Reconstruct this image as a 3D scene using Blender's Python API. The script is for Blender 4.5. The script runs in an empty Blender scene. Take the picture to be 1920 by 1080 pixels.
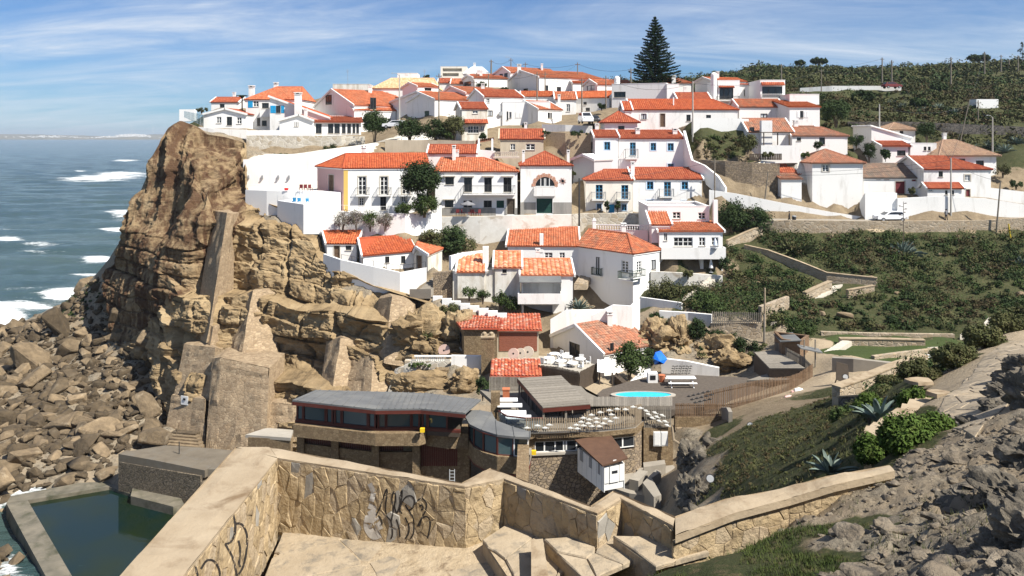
import bpy,math,random
import numpy as np
from mathutils import Vector,Matrix
from mathutils.bvhtree import BVHTree
R=math.radians
sc=bpy.context.scene
col=sc.collection
# ---- camera, sky, sun, exposure
F,HX,HY,ZC=1500.0,960.0,255.0,36.0
cam=bpy.data.cameras.new('camera');camo=bpy.data.objects.new('camera',cam);col.objects.link(camo)
camo.location=(0,0,ZC);camo.rotation_euler=(R(90),0,0)
cam.sensor_width=36;cam.lens=F/1920*36;cam.shift_y=-(540-HY)/1920
cam.clip_start=.1;cam.clip_end=90000
sc.camera=camo
SUN=Vector((1.5,-1.0,2.15)).normalized()
world=bpy.data.worlds.new('World');sc.world=world;world.use_nodes=True
wt=world.node_tree;wt.nodes.clear()
def wn(t,**k):
 n=wt.nodes.new(t)
 for a,b in k.items():setattr(n,a,b)
 return n
sky=wn('ShaderNodeTexSky',sky_type='NISHITA',sun_disc=False,sun_elevation=math.asin(SUN.z),sun_rotation=math.atan2(SUN.x,SUN.y),altitude=30,air_density=1.0,dust_density=.0,ozone_density=3.5)
bg=wn('ShaderNodeBackground');bg.inputs[1].default_value=.06
wo=wn('ShaderNodeOutputWorld')
tc=wn('ShaderNodeTexCoord');sep=wn('ShaderNodeSeparateXYZ');wt.links.new(tc.outputs['Generated'],sep.inputs[0])
def wmath(op,a,b=None):
 n=wn('ShaderNodeMath',operation=op)
 for i,v in enumerate((a,b)):
  if v is None:continue
  if isinstance(v,(int,float)):n.inputs[i].default_value=v
  else:wt.links.new(v,n.inputs[i])
 return n.outputs[0]
den=wmath('ADD',wmath('MAXIMUM',sep.outputs[2],0.0),.16)
cmb=wn('ShaderNodeCombineXYZ')
wt.links.new(wmath('DIVIDE',sep.outputs[0],den),cmb.inputs[0]);wt.links.new(wmath('DIVIDE',sep.outputs[1],den),cmb.inputs[1])
mp=wn('ShaderNodeMapping');mp.inputs['Rotation'].default_value=(0,0,R(-32));mp.inputs['Scale'].default_value=(.34,1.15,1)
mp.inputs['Location'].default_value=(3.1,1.7,0)
wt.links.new(cmb.outputs[0],mp.inputs[0])
def wnoise(scale,detail,rough,dist,src):
 n=wn('ShaderNodeTexNoise');n.inputs['Scale'].default_value=scale;n.inputs['Detail'].default_value=detail
 n.inputs['Roughness'].default_value=rough;n.inputs['Distortion'].default_value=dist
 wt.links.new(src,n.inputs['Vector']);return n.outputs['Fac']
def wramp(src,stops):
 n=wn('ShaderNodeValToRGB');e=n.color_ramp.elements
 e[0].position,e[0].color=stops[0][0],(stops[0][1],)*3+(1,)
 e[1].position,e[1].color=stops[-1][0],(stops[-1][1],)*3+(1,)
 for p,v in stops[1:-1]:
  x=e.new(p);x.color=(v,v,v,1)
 wt.links.new(src,n.inputs[0]);return n.outputs[0]
c1=wramp(wnoise(.8,7,.62,.9,mp.outputs[0]),[(.40,0),(.54,.5),(.68,1)])
c2=wramp(wnoise(2.6,9,.66,1.3,mp.outputs[0]),[(.34,.25),(.66,1)])
cl=wmath('MULTIPLY',c1,c2)
veil=wramp(sep.outputs[2],[(0,.10),(.12,.08),(.5,.03)])
cl=wmath('MINIMUM',wmath('ADD',wmath('MULTIPLY',cl,.92),veil),.85)
mix=wn('ShaderNodeMix',data_type='RGBA');wt.links.new(cl,mix.inputs['Factor'])
hs=wn('ShaderNodeMix',data_type='RGBA',blend_type='MULTIPLY');hs.inputs['Factor'].default_value=1;hs.inputs['B'].default_value=(.30,.575,.91,1)
wt.links.new(sky.outputs[0],hs.inputs['A']);wt.links.new(hs.outputs['Result'],mix.inputs['A']);mix.inputs['B'].default_value=(7.4,8.0,8.8,1)
wt.links.new(mix.outputs['Result'],bg.inputs[0]);wt.links.new(bg.outputs[0],wo.inputs[0])
sl=bpy.data.lights.new('sun','SUN');sl.energy=5.0;sl.angle=R(.5);sl.color=(1,.95,.86)
so=bpy.data.objects.new('sun',sl);col.objects.link(so);so.location=(40,-30,120)
so.rotation_euler=SUN.to_track_quat('Z','Y').to_euler()
vs=sc.view_settings
vs.view_transform='Standard';vs.look='None';vs.exposure=.86;vs.gamma=1;vs.use_curve_mapping=False
sc.cycles.max_bounces=5;sc.cycles.diffuse_bounces=3;sc.cycles.glossy_bounces=2;sc.cycles.transmission_bounces=3
sc.cycles.caustics_reflective=sc.cycles.caustics_refractive=False
# ---- helpers
def P(px,py,Y):
 return Vector(((px-HX)*Y/F,Y,ZC-(py-HY)*Y/F))
def zz(py,Y):return ZC-(py-HY)*Y/F
rng=random.Random(7)
nrng=np.random.default_rng(11)
def lattice(ix,iy,iz,seed):
 h=(ix*374761393+iy*668265263+iz*2147483647+seed*144665)&0xffffffff
 h=((h^(h>>13))*1274126177)&0xffffffff
 h=((h^(h>>16))*2246822519)&0xffffffff
 return((h^(h>>15))&0xffffff)/float(0xffffff)
def vnoise(x,y,z=None,seed=0):
 x=np.asarray(x,float);y=np.asarray(y,float);z=np.zeros_like(x)if z is None else np.asarray(z,float)+0*x
 ix,iy,iz=np.floor(x).astype(np.int64),np.floor(y).astype(np.int64),np.floor(z).astype(np.int64)
 fx,fy,fz=x-ix,y-iy,z-iz
 fx,fy,fz=fx*fx*(3-2*fx),fy*fy*(3-2*fy),fz*fz*(3-2*fz)
 r=0
 for dx in(0,1):
  for dy in(0,1):
   for dz in(0,1):
    r=r+lattice(ix+dx,iy+dy,iz+dz,seed)*(fx if dx else 1-fx)*(fy if dy else 1-fy)*(fz if dz else 1-fz)
 return r*2-1
def fbm(x,y,z=None,seed=0,o=4,g=.5):
 r,a,s=0,1.0,1.0
 for k in range(o):
  r=r+a*vnoise(np.asarray(x)*s,np.asarray(y)*s,None if z is None else np.asarray(z)*s,seed+k*17);a*=g;s*=2.03
 return r
def cellrand(x,y,z,seed):return lattice(np.floor(x).astype(np.int64),np.floor(y).astype(np.int64),np.floor(z).astype(np.int64),seed)
class RBF:
 def __init__(s,p,v,lam=.02):
  p=np.asarray(p,float);v=np.asarray(v,float);s.p=p;n,d=p.shape
  K=np.sqrt(((p[:,None]-p[None])**2).sum(-1));A=np.zeros((n+d+1,)*2)
  A[:n,:n]=-K+np.eye(n)*lam;A[:n,n]=1;A[:n,n+1:]=p;A[n:,:n]=A[:n,n:].T
  b=np.zeros((n+d+1,)+v.shape[1:]);b[:n]=v
  s.w=np.linalg.solve(A,b)
 def __call__(s,q):
  q=np.asarray(q,float);out=[]
  pp=(s.p**2).sum(1)
  for i in range(0,len(q),8000):
   c=q[i:i+8000]
   K=-np.sqrt(np.maximum((c**2).sum(1)[:,None]+pp[None]-2*c@s.p.T,0))
   out.append(K@s.w[:len(s.p)]+s.w[len(s.p)]+c@s.w[len(s.p)+1:])
  return np.concatenate(out)
def tag(o,label=None,cat=None,group=None,kind=None):
 if label:o['label']=label
 if cat:o['category']=cat
 if group:o['group']=group
 if kind:o['kind']=kind
 return o
def empty(name,loc,label=None,cat=None,group=None):
 o=bpy.data.objects.new(name,None);o.location=loc;o.empty_display_size=.3;col.objects.link(o)
 return tag(o,label,cat,group)
def link(name,me,parent=None):
 o=bpy.data.objects.new(name,me);col.objects.link(o)
 if parent:o.parent=parent
 return o
def npmesh(name,V,Fc,mats,parent=None,smooth=False,uv=None,fm=None):
 """V (n,3), Fc (m,k) equal sided faces"""
 me=bpy.data.meshes.new(name);V=np.asarray(V,np.float32);Fc=np.asarray(Fc,np.int32);m,k=Fc.shape
 me.vertices.add(len(V));me.vertices.foreach_set('co',V.ravel())
 me.loops.add(m*k);me.loops.foreach_set('vertex_index',Fc.ravel())
 me.polygons.add(m);me.polygons.foreach_set('loop_start',np.arange(0,m*k,k,dtype=np.int32))
 if smooth:me.polygons.foreach_set('use_smooth',np.ones(m,bool))
 for q in(mats if isinstance(mats,(list,tuple))else[mats]):me.materials.append(q)
 if fm is not None:me.polygons.foreach_set('material_index',np.asarray(fm,np.int32))
 me.update(calc_edges=True);me.validate()
 return link(name,me,parent)
class MB:
 """collects faces in world space; build() makes ONE mesh object, relative to its parent's location"""
 def __init__(s):s.v=[];s.f=[];s.m=[];s.uv=[]
 def face(s,pts,m=0,uv=None):
  i=len(s.v);s.v.extend([tuple(p)for p in pts]);s.f.append(tuple(range(i,i+len(pts))));s.m.append(m)
  s.uv.extend(uv if uv else[(0,0)]*len(pts))
 def hexa(s,b,t,m=0):
  """b, t: four bottom / top points in the same turning order (counterclockwise from above)"""
  b=[Vector(x)for x in b];t=[Vector(x)for x in t];n=len(b)
  s.face(t,m);s.face(b[::-1],m)
  for i in range(n):s.face([b[i],b[(i+1)%n],t[(i+1)%n],t[i]],m)
 def box(s,o,ux,uy,uz,a,b,c,m=0):
  """box spanning a=(a0,a1) along ux, b along uy, c along uz from origin o"""
  q=lambda i,j,k:o+ux*a[i]+uy*b[j]+uz*c[k]
  s.hexa([q(0,0,0),q(1,0,0),q(1,1,0),q(0,1,0)],[q(0,0,1),q(1,0,1),q(1,1,1),q(0,1,1)],m)
 def cbox(s,c,sx,sy,sz,ang=0,m=0):
  ux=Vector((math.cos(ang),math.sin(ang),0));uy=Vector((-math.sin(ang),math.cos(ang),0))
  s.box(Vector(c),ux,uy,Vector((0,0,1)),(-sx/2,sx/2),(-sy/2,sy/2),(0,sz),m)
 def tube(s,pts,r,n=6,m=0,r2=None):
  pts=[Vector(p)for p in pts];rings=[]
  for i,p in enumerate(pts):
   d=(pts[min(i+1,len(pts)-1)]-pts[max(i-1,0)]).normalized()
   a=d.cross(Vector((0,0,1)));a=a.normalized()if a.length>1e-3 else Vector((1,0,0));b=d.cross(a)
   rr=r if r2 is None else r+(r2-r)*i/(len(pts)-1)
   rings.append([p+a*rr*math.cos(2*math.pi*k/n)+b*rr*math.sin(2*math.pi*k/n)for k in range(n)])
  for x,y in zip(rings,rings[1:]):
   for k in range(n):s.face([x[k],x[(k+1)%n],y[(k+1)%n],y[k]],m)
  s.face(rings[0],m);s.face(rings[-1][::-1],m)
 def lathe(s,c,prof,n=12,m=0,ax=None):
  c=Vector(c);rings=[[c+Vector((r*math.cos(2*math.pi*k/n),r*math.sin(2*math.pi*k/n),z))for k in range(n)]for r,z in prof]
  for x,y in zip(rings,rings[1:]):
   for k in range(n):s.face([x[k],x[(k+1)%n],y[(k+1)%n],y[k]],m)
  s.face(rings[0][::-1],m);s.face(rings[-1],m)
 def build(s,name,mats,parent=None,smooth=False,loc=None):
  if not s.f:return None
  off=Vector((0,0,0))
  if parent is not None:off=worldloc(parent)
  elif loc is not None:off=Vector(loc)
  me=bpy.data.meshes.new(name)
  me.from_pydata([(x-off.x,y-off.y,z-off.z)for x,y,z in s.v],[],s.f)
  for q in(mats if isinstance(mats,(list,tuple))else[mats]):me.materials.append(M[q]if isinstance(q,str)else q)
  me.polygons.foreach_set('material_index',s.m)
  if smooth:me.polygons.foreach_set('use_smooth',[True]*len(s.f))
  l=me.uv_layers.new(name='UVMap');l.data.foreach_set('uv',[c for p in s.uv for c in p])
  o=link(name,me,parent)
  if parent is None and loc is not None:o.location=off
  return o
def worldloc(o):
 l=Vector(o.location)
 while o.parent:o=o.parent;l=l+Vector(o.location)
 return l
UZ=Vector((0,0,1))
TP=[]
def T(px,py,Y,k='e'):
 p=P(px,py,Y);TP.append((p.x,p.y,p.z,k))
def TW(x,y,z,k='e'):TP.append((x,y,z,k))
# ---- materials
M={}
def newmat(name):
 m=bpy.data.materials.new(name);m.use_nodes=True;nt=m.node_tree
 M[name]=m;return m,nt,nt.nodes['Principled BSDF']
class N:
 def __init__(s,nt):s.nt=nt
 def n(s,t,**k):
  x=s.nt.nodes.new(t)
  for a,b in k.items():setattr(x,a,b)
  return x
 def put(s,sock,v):
  if isinstance(v,bpy.types.NodeSocket):s.nt.links.new(v,sock)
  else:sock.default_value=(tuple(v)+(1,)if isinstance(v,(tuple,list))and len(v)==3 and sock.type=='RGBA' else v)
 def pos(s):return s.n('ShaderNodeNewGeometry').outputs['Position']
 def uv(s):return s.n('ShaderNodeUVMap',uv_map='UVMap').outputs[0]
 def map(s,v,sx=1,sy=1,sz=1,rot=(0,0,0)):
  x=s.n('ShaderNodeMapping');s.put(x.inputs[0],v);x.inputs['Scale'].default_value=(sx,sy,sz);x.inputs['Rotation'].default_value=rot;return x.outputs[0]
 def noise(s,v,scale,det=4,rough=.55,dist=0,out='Fac'):
  x=s.n('ShaderNodeTexNoise');s.put(x.inputs['Vector'],v);x.inputs['Scale'].default_value=scale
  x.inputs['Detail'].default_value=det;x.inputs['Roughness'].default_value=rough;x.inputs['Distortion'].default_value=dist;return x.outputs[out]
 def vor(s,v,scale,feat='F1',out='Distance',rnd=1):
  x=s.n('ShaderNodeTexVoronoi',feature=feat);s.put(x.inputs['Vector'],v);x.inputs['Scale'].default_value=scale;x.inputs['Randomness'].default_value=rnd;return x.outputs[out]
 def ramp(s,v,stops,interp='LINEAR'):
  x=s.n('ShaderNodeValToRGB');x.color_ramp.interpolation=interp;e=x.color_ramp.elements
  c=lambda q:tuple(q)+(1,)if isinstance(q,(tuple,list))else(q,q,q,1)
  e[0].position,e[0].color=stops[0][0],c(stops[0][1]);e[1].position,e[1].color=stops[-1][0],c(stops[-1][1])
  for p,q in stops[1:-1]:
   y=e.new(p);y.color=c(q)
  s.put(x.inputs[0],v);return x.outputs[0]
 def math(s,op,a,b=0.0):
  x=s.n('ShaderNodeMath',operation=op);s.put(x.inputs[0],a);s.put(x.inputs[1],b);return x.outputs[0]
 def mix(s,f,a,b,mode='MIX'):
  x=s.n('ShaderNodeMix',data_type='RGBA',blend_type=mode);s.put(x.inputs['Factor'],f);s.put(x.inputs['A'],a);s.put(x.inputs['B'],b);return x.outputs['Result']
 def bump(s,h,st=.5,d=.05):
  x=s.n('ShaderNodeBump');s.put(x.inputs['Height'],h);x.inputs['Strength'].default_value=st;x.inputs['Distance'].default_value=d;return x.outputs[0]
 def sepxyz(s,v):
  x=s.n('ShaderNodeSeparateXYZ');s.put(x.inputs[0],v);return x.outputs
 def rnd(s):return s.n('ShaderNodeObjectInfo').outputs['Random']
def mottled(name,a,b,scale=1.2,rough=.85,bump=.3,bs=8,bd=.02,c=None,cscale=.35,cth=(.5,.7),spec=.3,metal=0,objrand=0):
 m,nt,p=newmat(name);g=N(nt);v=g.pos()
 k=g.mix(g.ramp(g.noise(v,scale,6,.62),[(.3,0),(.7,1)]),a,b)
 if c is not None:k=g.mix(g.ramp(g.noise(v,cscale,5,.65,.4),[(cth[0],0),(cth[1],1)]),k,c)
 if objrand:
  hv=g.n('ShaderNodeHueSaturation');g.put(hv.inputs['Color'],k);g.put(hv.inputs['Value'],g.math('ADD',g.math('MULTIPLY',g.rnd(),objrand),1-objrand/2));k=hv.outputs[0]
 g.put(p.inputs['Base Color'],k);p.inputs['Roughness'].default_value=rough;p.inputs['Specular IOR Level'].default_value=spec;p.inputs['Metallic'].default_value=metal
 if bump:g.put(p.inputs['Normal'],g.bump(g.noise(v,bs,6,.65),bump,bd))
 return m
def plaster(name,a,dirt,amt=(.56,.78),grime=(.30,.28,.24),gth=(.68,.85)):
 m,nt,p=newmat(name);g=N(nt);v=g.pos()
 st=g.noise(g.map(v,1.1,1.1,.22),1.0,6,.65)
 k=g.mix(g.ramp(st,[(amt[0],0),(amt[1],1)]),a,dirt)
 k=g.mix(g.math('MULTIPLY',g.ramp(g.noise(v,.55,7,.72,.6),[(gth[0],0),(gth[1],1)]),.6),k,grime)
 k=g.mix(g.math('MULTIPLY',g.noise(v,5,5,.6),.12),k,dirt)
 g.put(p.inputs['Base Color'],k);p.inputs['Roughness'].default_value=.9;p.inputs['Specular IOR Level'].default_value=.15
 g.put(p.inputs['Normal'],g.bump(g.noise(v,3.5,6,.6),.25,.03));return m
plaster('white',(.77,.76,.735),(.50,.48,.44),(.54,.82),(.26,.235,.19),(.62,.8))
plaster('white_clean',(.79,.785,.765),(.60,.585,.55),(.57,.88),(.3,.27,.22),(.7,.88))
plaster('cream',(.76,.71,.62),(.62,.56,.47))
plaster('pinkwhite',(.80,.77,.75),(.69,.65,.62))
plaster('pink',(.62,.40,.38),(.52,.34,.32))
plaster('yellow',(.62,.42,.12),(.5,.34,.12))
plaster('ochre',(.40,.22,.10),(.32,.18,.09))
plaster('oldwhite',(.70,.68,.62),(.50,.46,.38),(.42,.62),(.33,.28,.2),(.52,.72))
plaster('beige',(.52,.45,.34),(.42,.36,.27),(.45,.7))
plaster('greywall',(.46,.46,.46),(.36,.36,.36))
plaster('plinth',(.34,.32,.29),(.25,.24,.22),(.4,.6))
plaster('maroon',(.22,.06,.05),(.18,.05,.05))
def tiles(name,cols,pu=.33,pv=.42,weather=(.25,.13,.08),wth=(.62,.82),rough=.8):
 m,nt,p=newmat(name);g=N(nt);uv=g.uv();s=g.sepxyz(uv)
 cb=g.n('ShaderNodeCombineXYZ')
 g.put(cb.inputs[0],g.math('FLOOR',g.math('DIVIDE',s[0],pu)));g.put(cb.inputs[1],g.math('FLOOR',g.math('DIVIDE',s[1],pv)))
 w=g.n('ShaderNodeTexWhiteNoise',noise_dimensions='3D');g.put(w.inputs['Vector'],cb.outputs[0])
 k=g.ramp(w.outputs['Value'],[(i/max(1,len(cols)-1),c)for i,c in enumerate(cols)])
 v=g.pos()
 k=g.mix(g.math('MULTIPLY',g.ramp(g.noise(v,.7,7,.7,.3),[(wth[0],0),(wth[1],1)]),.75),k,weather)
 g.put(p.inputs['Base Color'],k);p.inputs['Roughness'].default_value=rough;p.inputs['Specular IOR Level'].default_value=.2
 g.put(p.inputs['Normal'],g.bump(g.noise(v,14,4),.2,.02));return m
tiles('orange',[(.44,.105,.036),(.53,.15,.055),(.37,.082,.032),(.56,.18,.075)],weather=(.25,.075,.04),wth=(.58,.82))
tiles('orange_b',[(.46,.13,.055),(.55,.19,.09),(.38,.10,.045),(.52,.22,.12)],weather=(.20,.10,.06),wth=(.5,.74))
tiles('orange_c',[(.40,.085,.032),(.48,.12,.045),(.34,.07,.03),(.50,.15,.065)],weather=(.18,.06,.04),wth=(.55,.8))
tiles('orange_d',[(.42,.12,.05),(.50,.17,.08),(.33,.09,.045),(.47,.20,.11)],weather=(.13,.10,.07),wth=(.46,.68))
tiles('redtile',[(.34,.08,.036),(.43,.12,.055),(.27,.06,.032),(.46,.15,.075)],weather=(.22,.08,.05),wth=(.55,.8))
tiles('limed',[(.62,.20,.08),(.72,.34,.20),(.55,.15,.06),(.74,.42,.28)],pu=.55,weather=(.78,.62,.5),wth=(.6,.85))
tiles('oldtile',[(.40,.15,.08),(.50,.22,.13),(.30,.13,.08),(.46,.26,.17)],weather=(.16,.14,.11),wth=(.45,.7))
tiles('browntile',[(.38,.24,.15),(.44,.29,.19),(.30,.19,.13),(.48,.33,.22)],weather=(.22,.19,.15),wth=(.5,.75))
tiles('greytile',[(.26,.17,.12),(.34,.23,.16),(.2,.14,.11),(.36,.2,.13)],weather=(.14,.13,.11),wth=(.4,.65))
tiles('beigetile',[(.66,.44,.24),(.74,.54,.32),(.55,.30,.15),(.78,.62,.42)],weather=(.6,.42,.26))
tiles('rusttile',[(.50,.10,.05),(.62,.20,.10),(.40,.07,.04),(.70,.44,.32)],weather=(.62,.46,.38),wth=(.55,.75))
def masonry(name,cols,mortar,scale=1.6,sq=(1,1,1.35),bump=.8,bd=.06,stain=None,gap=.055):
 m,nt,p=newmat(name);g=N(nt);v=g.pos()
 wv=g.n('ShaderNodeVectorMath',operation='ADD');g.put(wv.inputs[0],g.map(v,*sq))
 sc_=g.n('ShaderNodeVectorMath',operation='SCALE');g.put(sc_.inputs[0],g.noise(v,1.3,3,out='Color'));sc_.inputs['Scale'].default_value=.25
 g.put(wv.inputs[1],sc_.outputs[0]);vv=wv.outputs[0]
 e=g.vor(vv,scale,'DISTANCE_TO_EDGE');cc=g.vor(vv,scale,'F1','Color');r=g.sepxyz(cc)[0]
 k=g.ramp(r,[(i/max(1,len(cols)-1),c)for i,c in enumerate(cols)])
 k=g.mix(g.math('MULTIPLY',g.noise(v,9,5),.35),k,mortar)
 mk=g.ramp(e,[(gap*.4,0),(gap*1.6,1)]);k=g.mix(mk,mortar,k)
 if stain:k=g.mix(g.ramp(g.noise(v,.35,6,.65),[(.5,0),(.72,1)]),k,stain)
 g.put(p.inputs['Base Color'],k);p.inputs['Roughness'].default_value=.92;p.inputs['Specular IOR Level'].default_value=.15
 h=g.math('ADD',mk,g.math('MULTIPLY',g.noise(v,7,5),.5));g.put(p.inputs['Normal'],g.bump(h,bump,bd));return m
masonry('masonry',[(.27,.195,.12),(.37,.28,.18),(.22,.155,.095),(.41,.315,.205)],(.27,.205,.135),2.3,(1,1,1.9),.7,.05)
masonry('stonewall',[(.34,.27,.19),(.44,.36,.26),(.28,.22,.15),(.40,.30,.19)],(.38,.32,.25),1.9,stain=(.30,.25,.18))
masonry('palestone',[(.50,.46,.38),(.60,.56,.48),(.42,.38,.31),(.38,.30,.2)],(.55,.52,.46),1.2,(1,1,1.3),.5,.06,stain=(.36,.31,.23))
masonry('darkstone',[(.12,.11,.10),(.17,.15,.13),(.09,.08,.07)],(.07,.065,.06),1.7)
masonry('pebble',[(.20,.14,.08),(.27,.20,.12),(.16,.11,.065)],(.15,.11,.065),4.5,(1,1,1.2),.5,.03)
masonry('rubblewall',[(.30,.23,.15),(.40,.31,.21),(.22,.17,.12),(.34,.27,.2)],(.16,.13,.1),3.2,(1,1,1.3),.9,.07)
def rock(name,a,b,c,dark,layer=1.2,bump=.9,streak=None):
 m,nt,p=newmat(name);g=N(nt);v=g.pos()
 w=g.n('ShaderNodeVectorMath',operation='ADD');g.put(w.inputs[0],v)
 s2=g.n('ShaderNodeVectorMath',operation='SCALE');g.put(s2.inputs[0],g.noise(v,.35,4,out='Color'));s2.inputs['Scale'].default_value=1.6
 g.put(w.inputs[1],s2.outputs[0])
 lay=g.noise(g.map(w.outputs[0],.12,.12,layer),1.0,5,.65)
 k=g.ramp(lay,[(.28,dark),(.42,a),(.55,b),(.7,c)])
 k=g.mix(g.ramp(g.noise(v,.9,7,.7),[(.45,0),(.75,.8)]),k,b)
 k=g.mix(g.math('MULTIPLY',g.ramp(g.noise(v,3.3,6,.75),[(.56,0),(.72,1)]),.55),k,dark)
 if streak:k=g.mix(g.math('MULTIPLY',g.ramp(g.noise(g.map(v,1.0,1.0,.08),.55,6,.7),[(.43,0),(.56,1)]),.85),k,streak)
 g.put(p.inputs['Base Color'],k);p.inputs['Roughness'].default_value=.95;p.inputs['Specular IOR Level'].default_value=.1
 h=g.math('ADD',g.noise(g.map(v,.5,.5,2.2),1.6,8,.7),g.math('MULTIPLY',g.noise(v,3.0,7,.75),.8))
 g.put(p.inputs['Normal'],g.bump(h,bump,.25));return m
rock('cliffrock',(.235,.168,.092),(.325,.238,.135),(.40,.31,.185),(.055,.04,.027))
rock('headrock',(.21,.145,.08),(.29,.21,.12),(.36,.27,.165),(.065,.045,.03),.5,1.0,streak=(.07,.034,.02))
mottled('boulderrock',(.09,.067,.042),(.20,.148,.09),1.3,.95,.9,4,.14,c=(.28,.23,.16),cscale=.8,cth=(.58,.78),objrand=1.0)
mottled('weatherrock',(.13,.103,.073),(.24,.20,.148),3,.95,1.0,9,.08,c=(.06,.052,.042),cscale=2.6,cth=(.52,.62))
mottled('darkcrag',(.07,.06,.046),(.15,.128,.095),3,.95,1.0,9,.08,c=(.25,.215,.165),cscale=2.6,cth=(.55,.7))  # dark tone paints in the shadow on the right-edge rocks
mottled('paverock',(.29,.23,.155),(.38,.31,.22),2.2,.92,.6,14,.03,c=(.18,.155,.12),cscale=4,cth=(.5,.68),objrand=.14)
mottled('facestone',(.30,.22,.12),(.42,.325,.20),3.2,.92,.9,9,.05,c=(.17,.125,.075),cscale=4.3,cth=(.52,.7),objrand=.3)
mottled('bluestone',(.22,.205,.18),(.30,.28,.24),2.2,.92,.5,9,.02,objrand=.3)
mottled('palepatch',(.46,.44,.40),(.36,.32,.27),4,.92,.4,9,.02)
mottled('mortar',(.32,.245,.155),(.43,.345,.235),5,.95,.9,14,.04,c=(.18,.13,.08),cscale=3.7,cth=(.54,.7))
mottled('capstone',(.29,.225,.148),(.38,.305,.21),1.6,.92,.6,16,.02,c=(.175,.12,.068),cscale=1.5,cth=(.5,.72))
mottled('terraceconcrete',(.115,.095,.07),(.165,.14,.105),.8,.9,.3,9,.01,c=(.15,.135,.11),cscale=.6)
masonry('darkrubble',[(.16,.13,.09),(.22,.18,.13),(.12,.10,.07)],(.09,.075,.06),3.2,(1,1,1.3),.9,.07)
mottled('deckwood',(.075,.06,.048),(.115,.095,.075),4,.85,.3,20,.01)
mottled('concrete',(.23,.205,.17),(.30,.27,.225),.8,.9,.3,9,.01,c=(.24,.215,.18),cscale=.6)
mottled('paleconcrete',(.33,.30,.25),(.42,.385,.33),.8,.9,.2,9,.01)
mottled('wetconcrete',(.11,.10,.075),(.20,.175,.13),.9,.6,.5,5,.04,c=(.06,.06,.035),cscale=.5)
mottled('palegreen',(.62,.68,.58),(.70,.74,.66),.5,.9,.1,5,.01,c=(.66,.66,.62),cscale=.4)
mottled('roofsheet',(.11,.113,.115),(.15,.152,.15),.6,.75,.15,5,.01,c=(.18,.18,.17),cscale=.35)
mottled('redwood',(.085,.022,.016),(.12,.032,.022),2,.5,.2,12,.01)
mottled('brownroof',(.085,.045,.028),(.115,.062,.038),2,.8,.2,12,.01)
mottled('metal_dark',(.03,.03,.032),(.045,.045,.045),3,.5,0)
mottled('metal_green',(.03,.06,.045),(.04,.075,.055),3,.5,0)
mottled('metal_grey',(.25,.26,.27),(.30,.31,.32),3,.45,0)
mottled('white_paint',(.78,.78,.76),(.72,.72,.70),3,.5,0)
mottled('blue_paint',(.03,.19,.36),(.035,.22,.40),3,.5,0)
mottled('skyblue_paint',(.02,.28,.55),(.025,.33,.60),3,.45,0)
mottled('paleblue',(.58,.66,.76),(.62,.70,.78),3,.8,0)
mottled('stonetrim',(.46,.42,.35),(.54,.50,.43),4,.85,.2)
mottled('greywood',(.17,.15,.12),(.24,.215,.18),5,.85,.3,20,.01,objrand=.35)
mottled('slatwood',(.24,.185,.125),(.31,.25,.175),5,.85,.3,20,.01,objrand=.4)
mottled('brownslat',(.145,.09,.052),(.21,.138,.085),5,.85,.3,20,.01,objrand=.4)
mottled('darkwood',(.06,.045,.032),(.09,.068,.05),5,.8,.3,20,.01)
mottled('doorwood',(.11,.07,.045),(.15,.10,.06),5,.7,.2,20,.01)
mottled('reddoor',(.13,.022,.026),(.16,.028,.03),5,.7,.2,20,.01)
mottled('greendoor',(.012,.05,.04),(.018,.065,.05),5,.6,.1)
mottled('black',(.012,.012,.013),(.02,.02,.02),5,.7,0)
mottled('brickred',(.22,.075,.045),(.29,.11,.07),9,.9,.5,18,.02)
mottled('archbrick',(.40,.20,.13),(.52,.30,.21),9,.9,.4,14,.02)
mottled('millstone',(.46,.38,.30),(.54,.46,.38),4,.9,.4,12,.02)
mottled('pinkstone',(.52,.36,.30),(.58,.42,.36),4,.9,.4,12,.02)
mottled('polewood',(.16,.135,.105),(.22,.19,.15),3,.9,.2,15,.01)
mottled('poleconcrete',(.36,.34,.30),(.42,.40,.36),3,.9,.2,15,.01)
mottled('wirecoat',(.03,.03,.032),(.04,.04,.04),3,.6,0)
mottled('terracotta',(.42,.13,.06),(.48,.17,.08),4,.8,.2)
mottled('tarp',(.01,.13,.62),(.012,.16,.68),3,.4,.5,6,.05)
mottled('cloth_white',(.80,.80,.79),(.74,.74,.73),3,.9,.2,6,.03)
mottled('cloth_grey',(.16,.16,.17),(.2,.2,.21),3,.9,.2,6,.03)
mottled('cloth_black',(.015,.015,.02),(.03,.03,.035),3,.9,.2,6,.03)
mottled('skin',(.45,.26,.18),(.5,.3,.2),3,.6,0)
mottled('yellow_plastic',(.75,.50,.02),(.8,.55,.03),3,.4,0)
mottled('red_plastic',(.55,.03,.03),(.6,.04,.04),3,.4,0)
mottled('fishwhite',(.74,.74,.70),(.64,.63,.58),6,.6,.2)
mottled('ink',(.014,.012,.011),(.035,.03,.026),8,.8,0)
mottled('bark',(.10,.075,.055),(.15,.115,.085),6,.95,.7,14,.03)
mottled('carpaint',(.74,.74,.75),(.76,.76,.77),1,.2,0,spec=.6)
mottled('tyre',(.015,.015,.015),(.02,.02,.02),3,.8,0)
mottled('poolblue',(.03,.42,.62),(.035,.46,.66),1,.5,0)
mottled('pinkpig',(.70,.42,.38),(.74,.48,.44),3,.6,0)
mottled('limerender',(.60,.57,.51),(.70,.68,.63),1.5,.95,.4,6,.03,c=(.40,.34,.26),cscale=.5,cth=(.52,.66))
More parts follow.
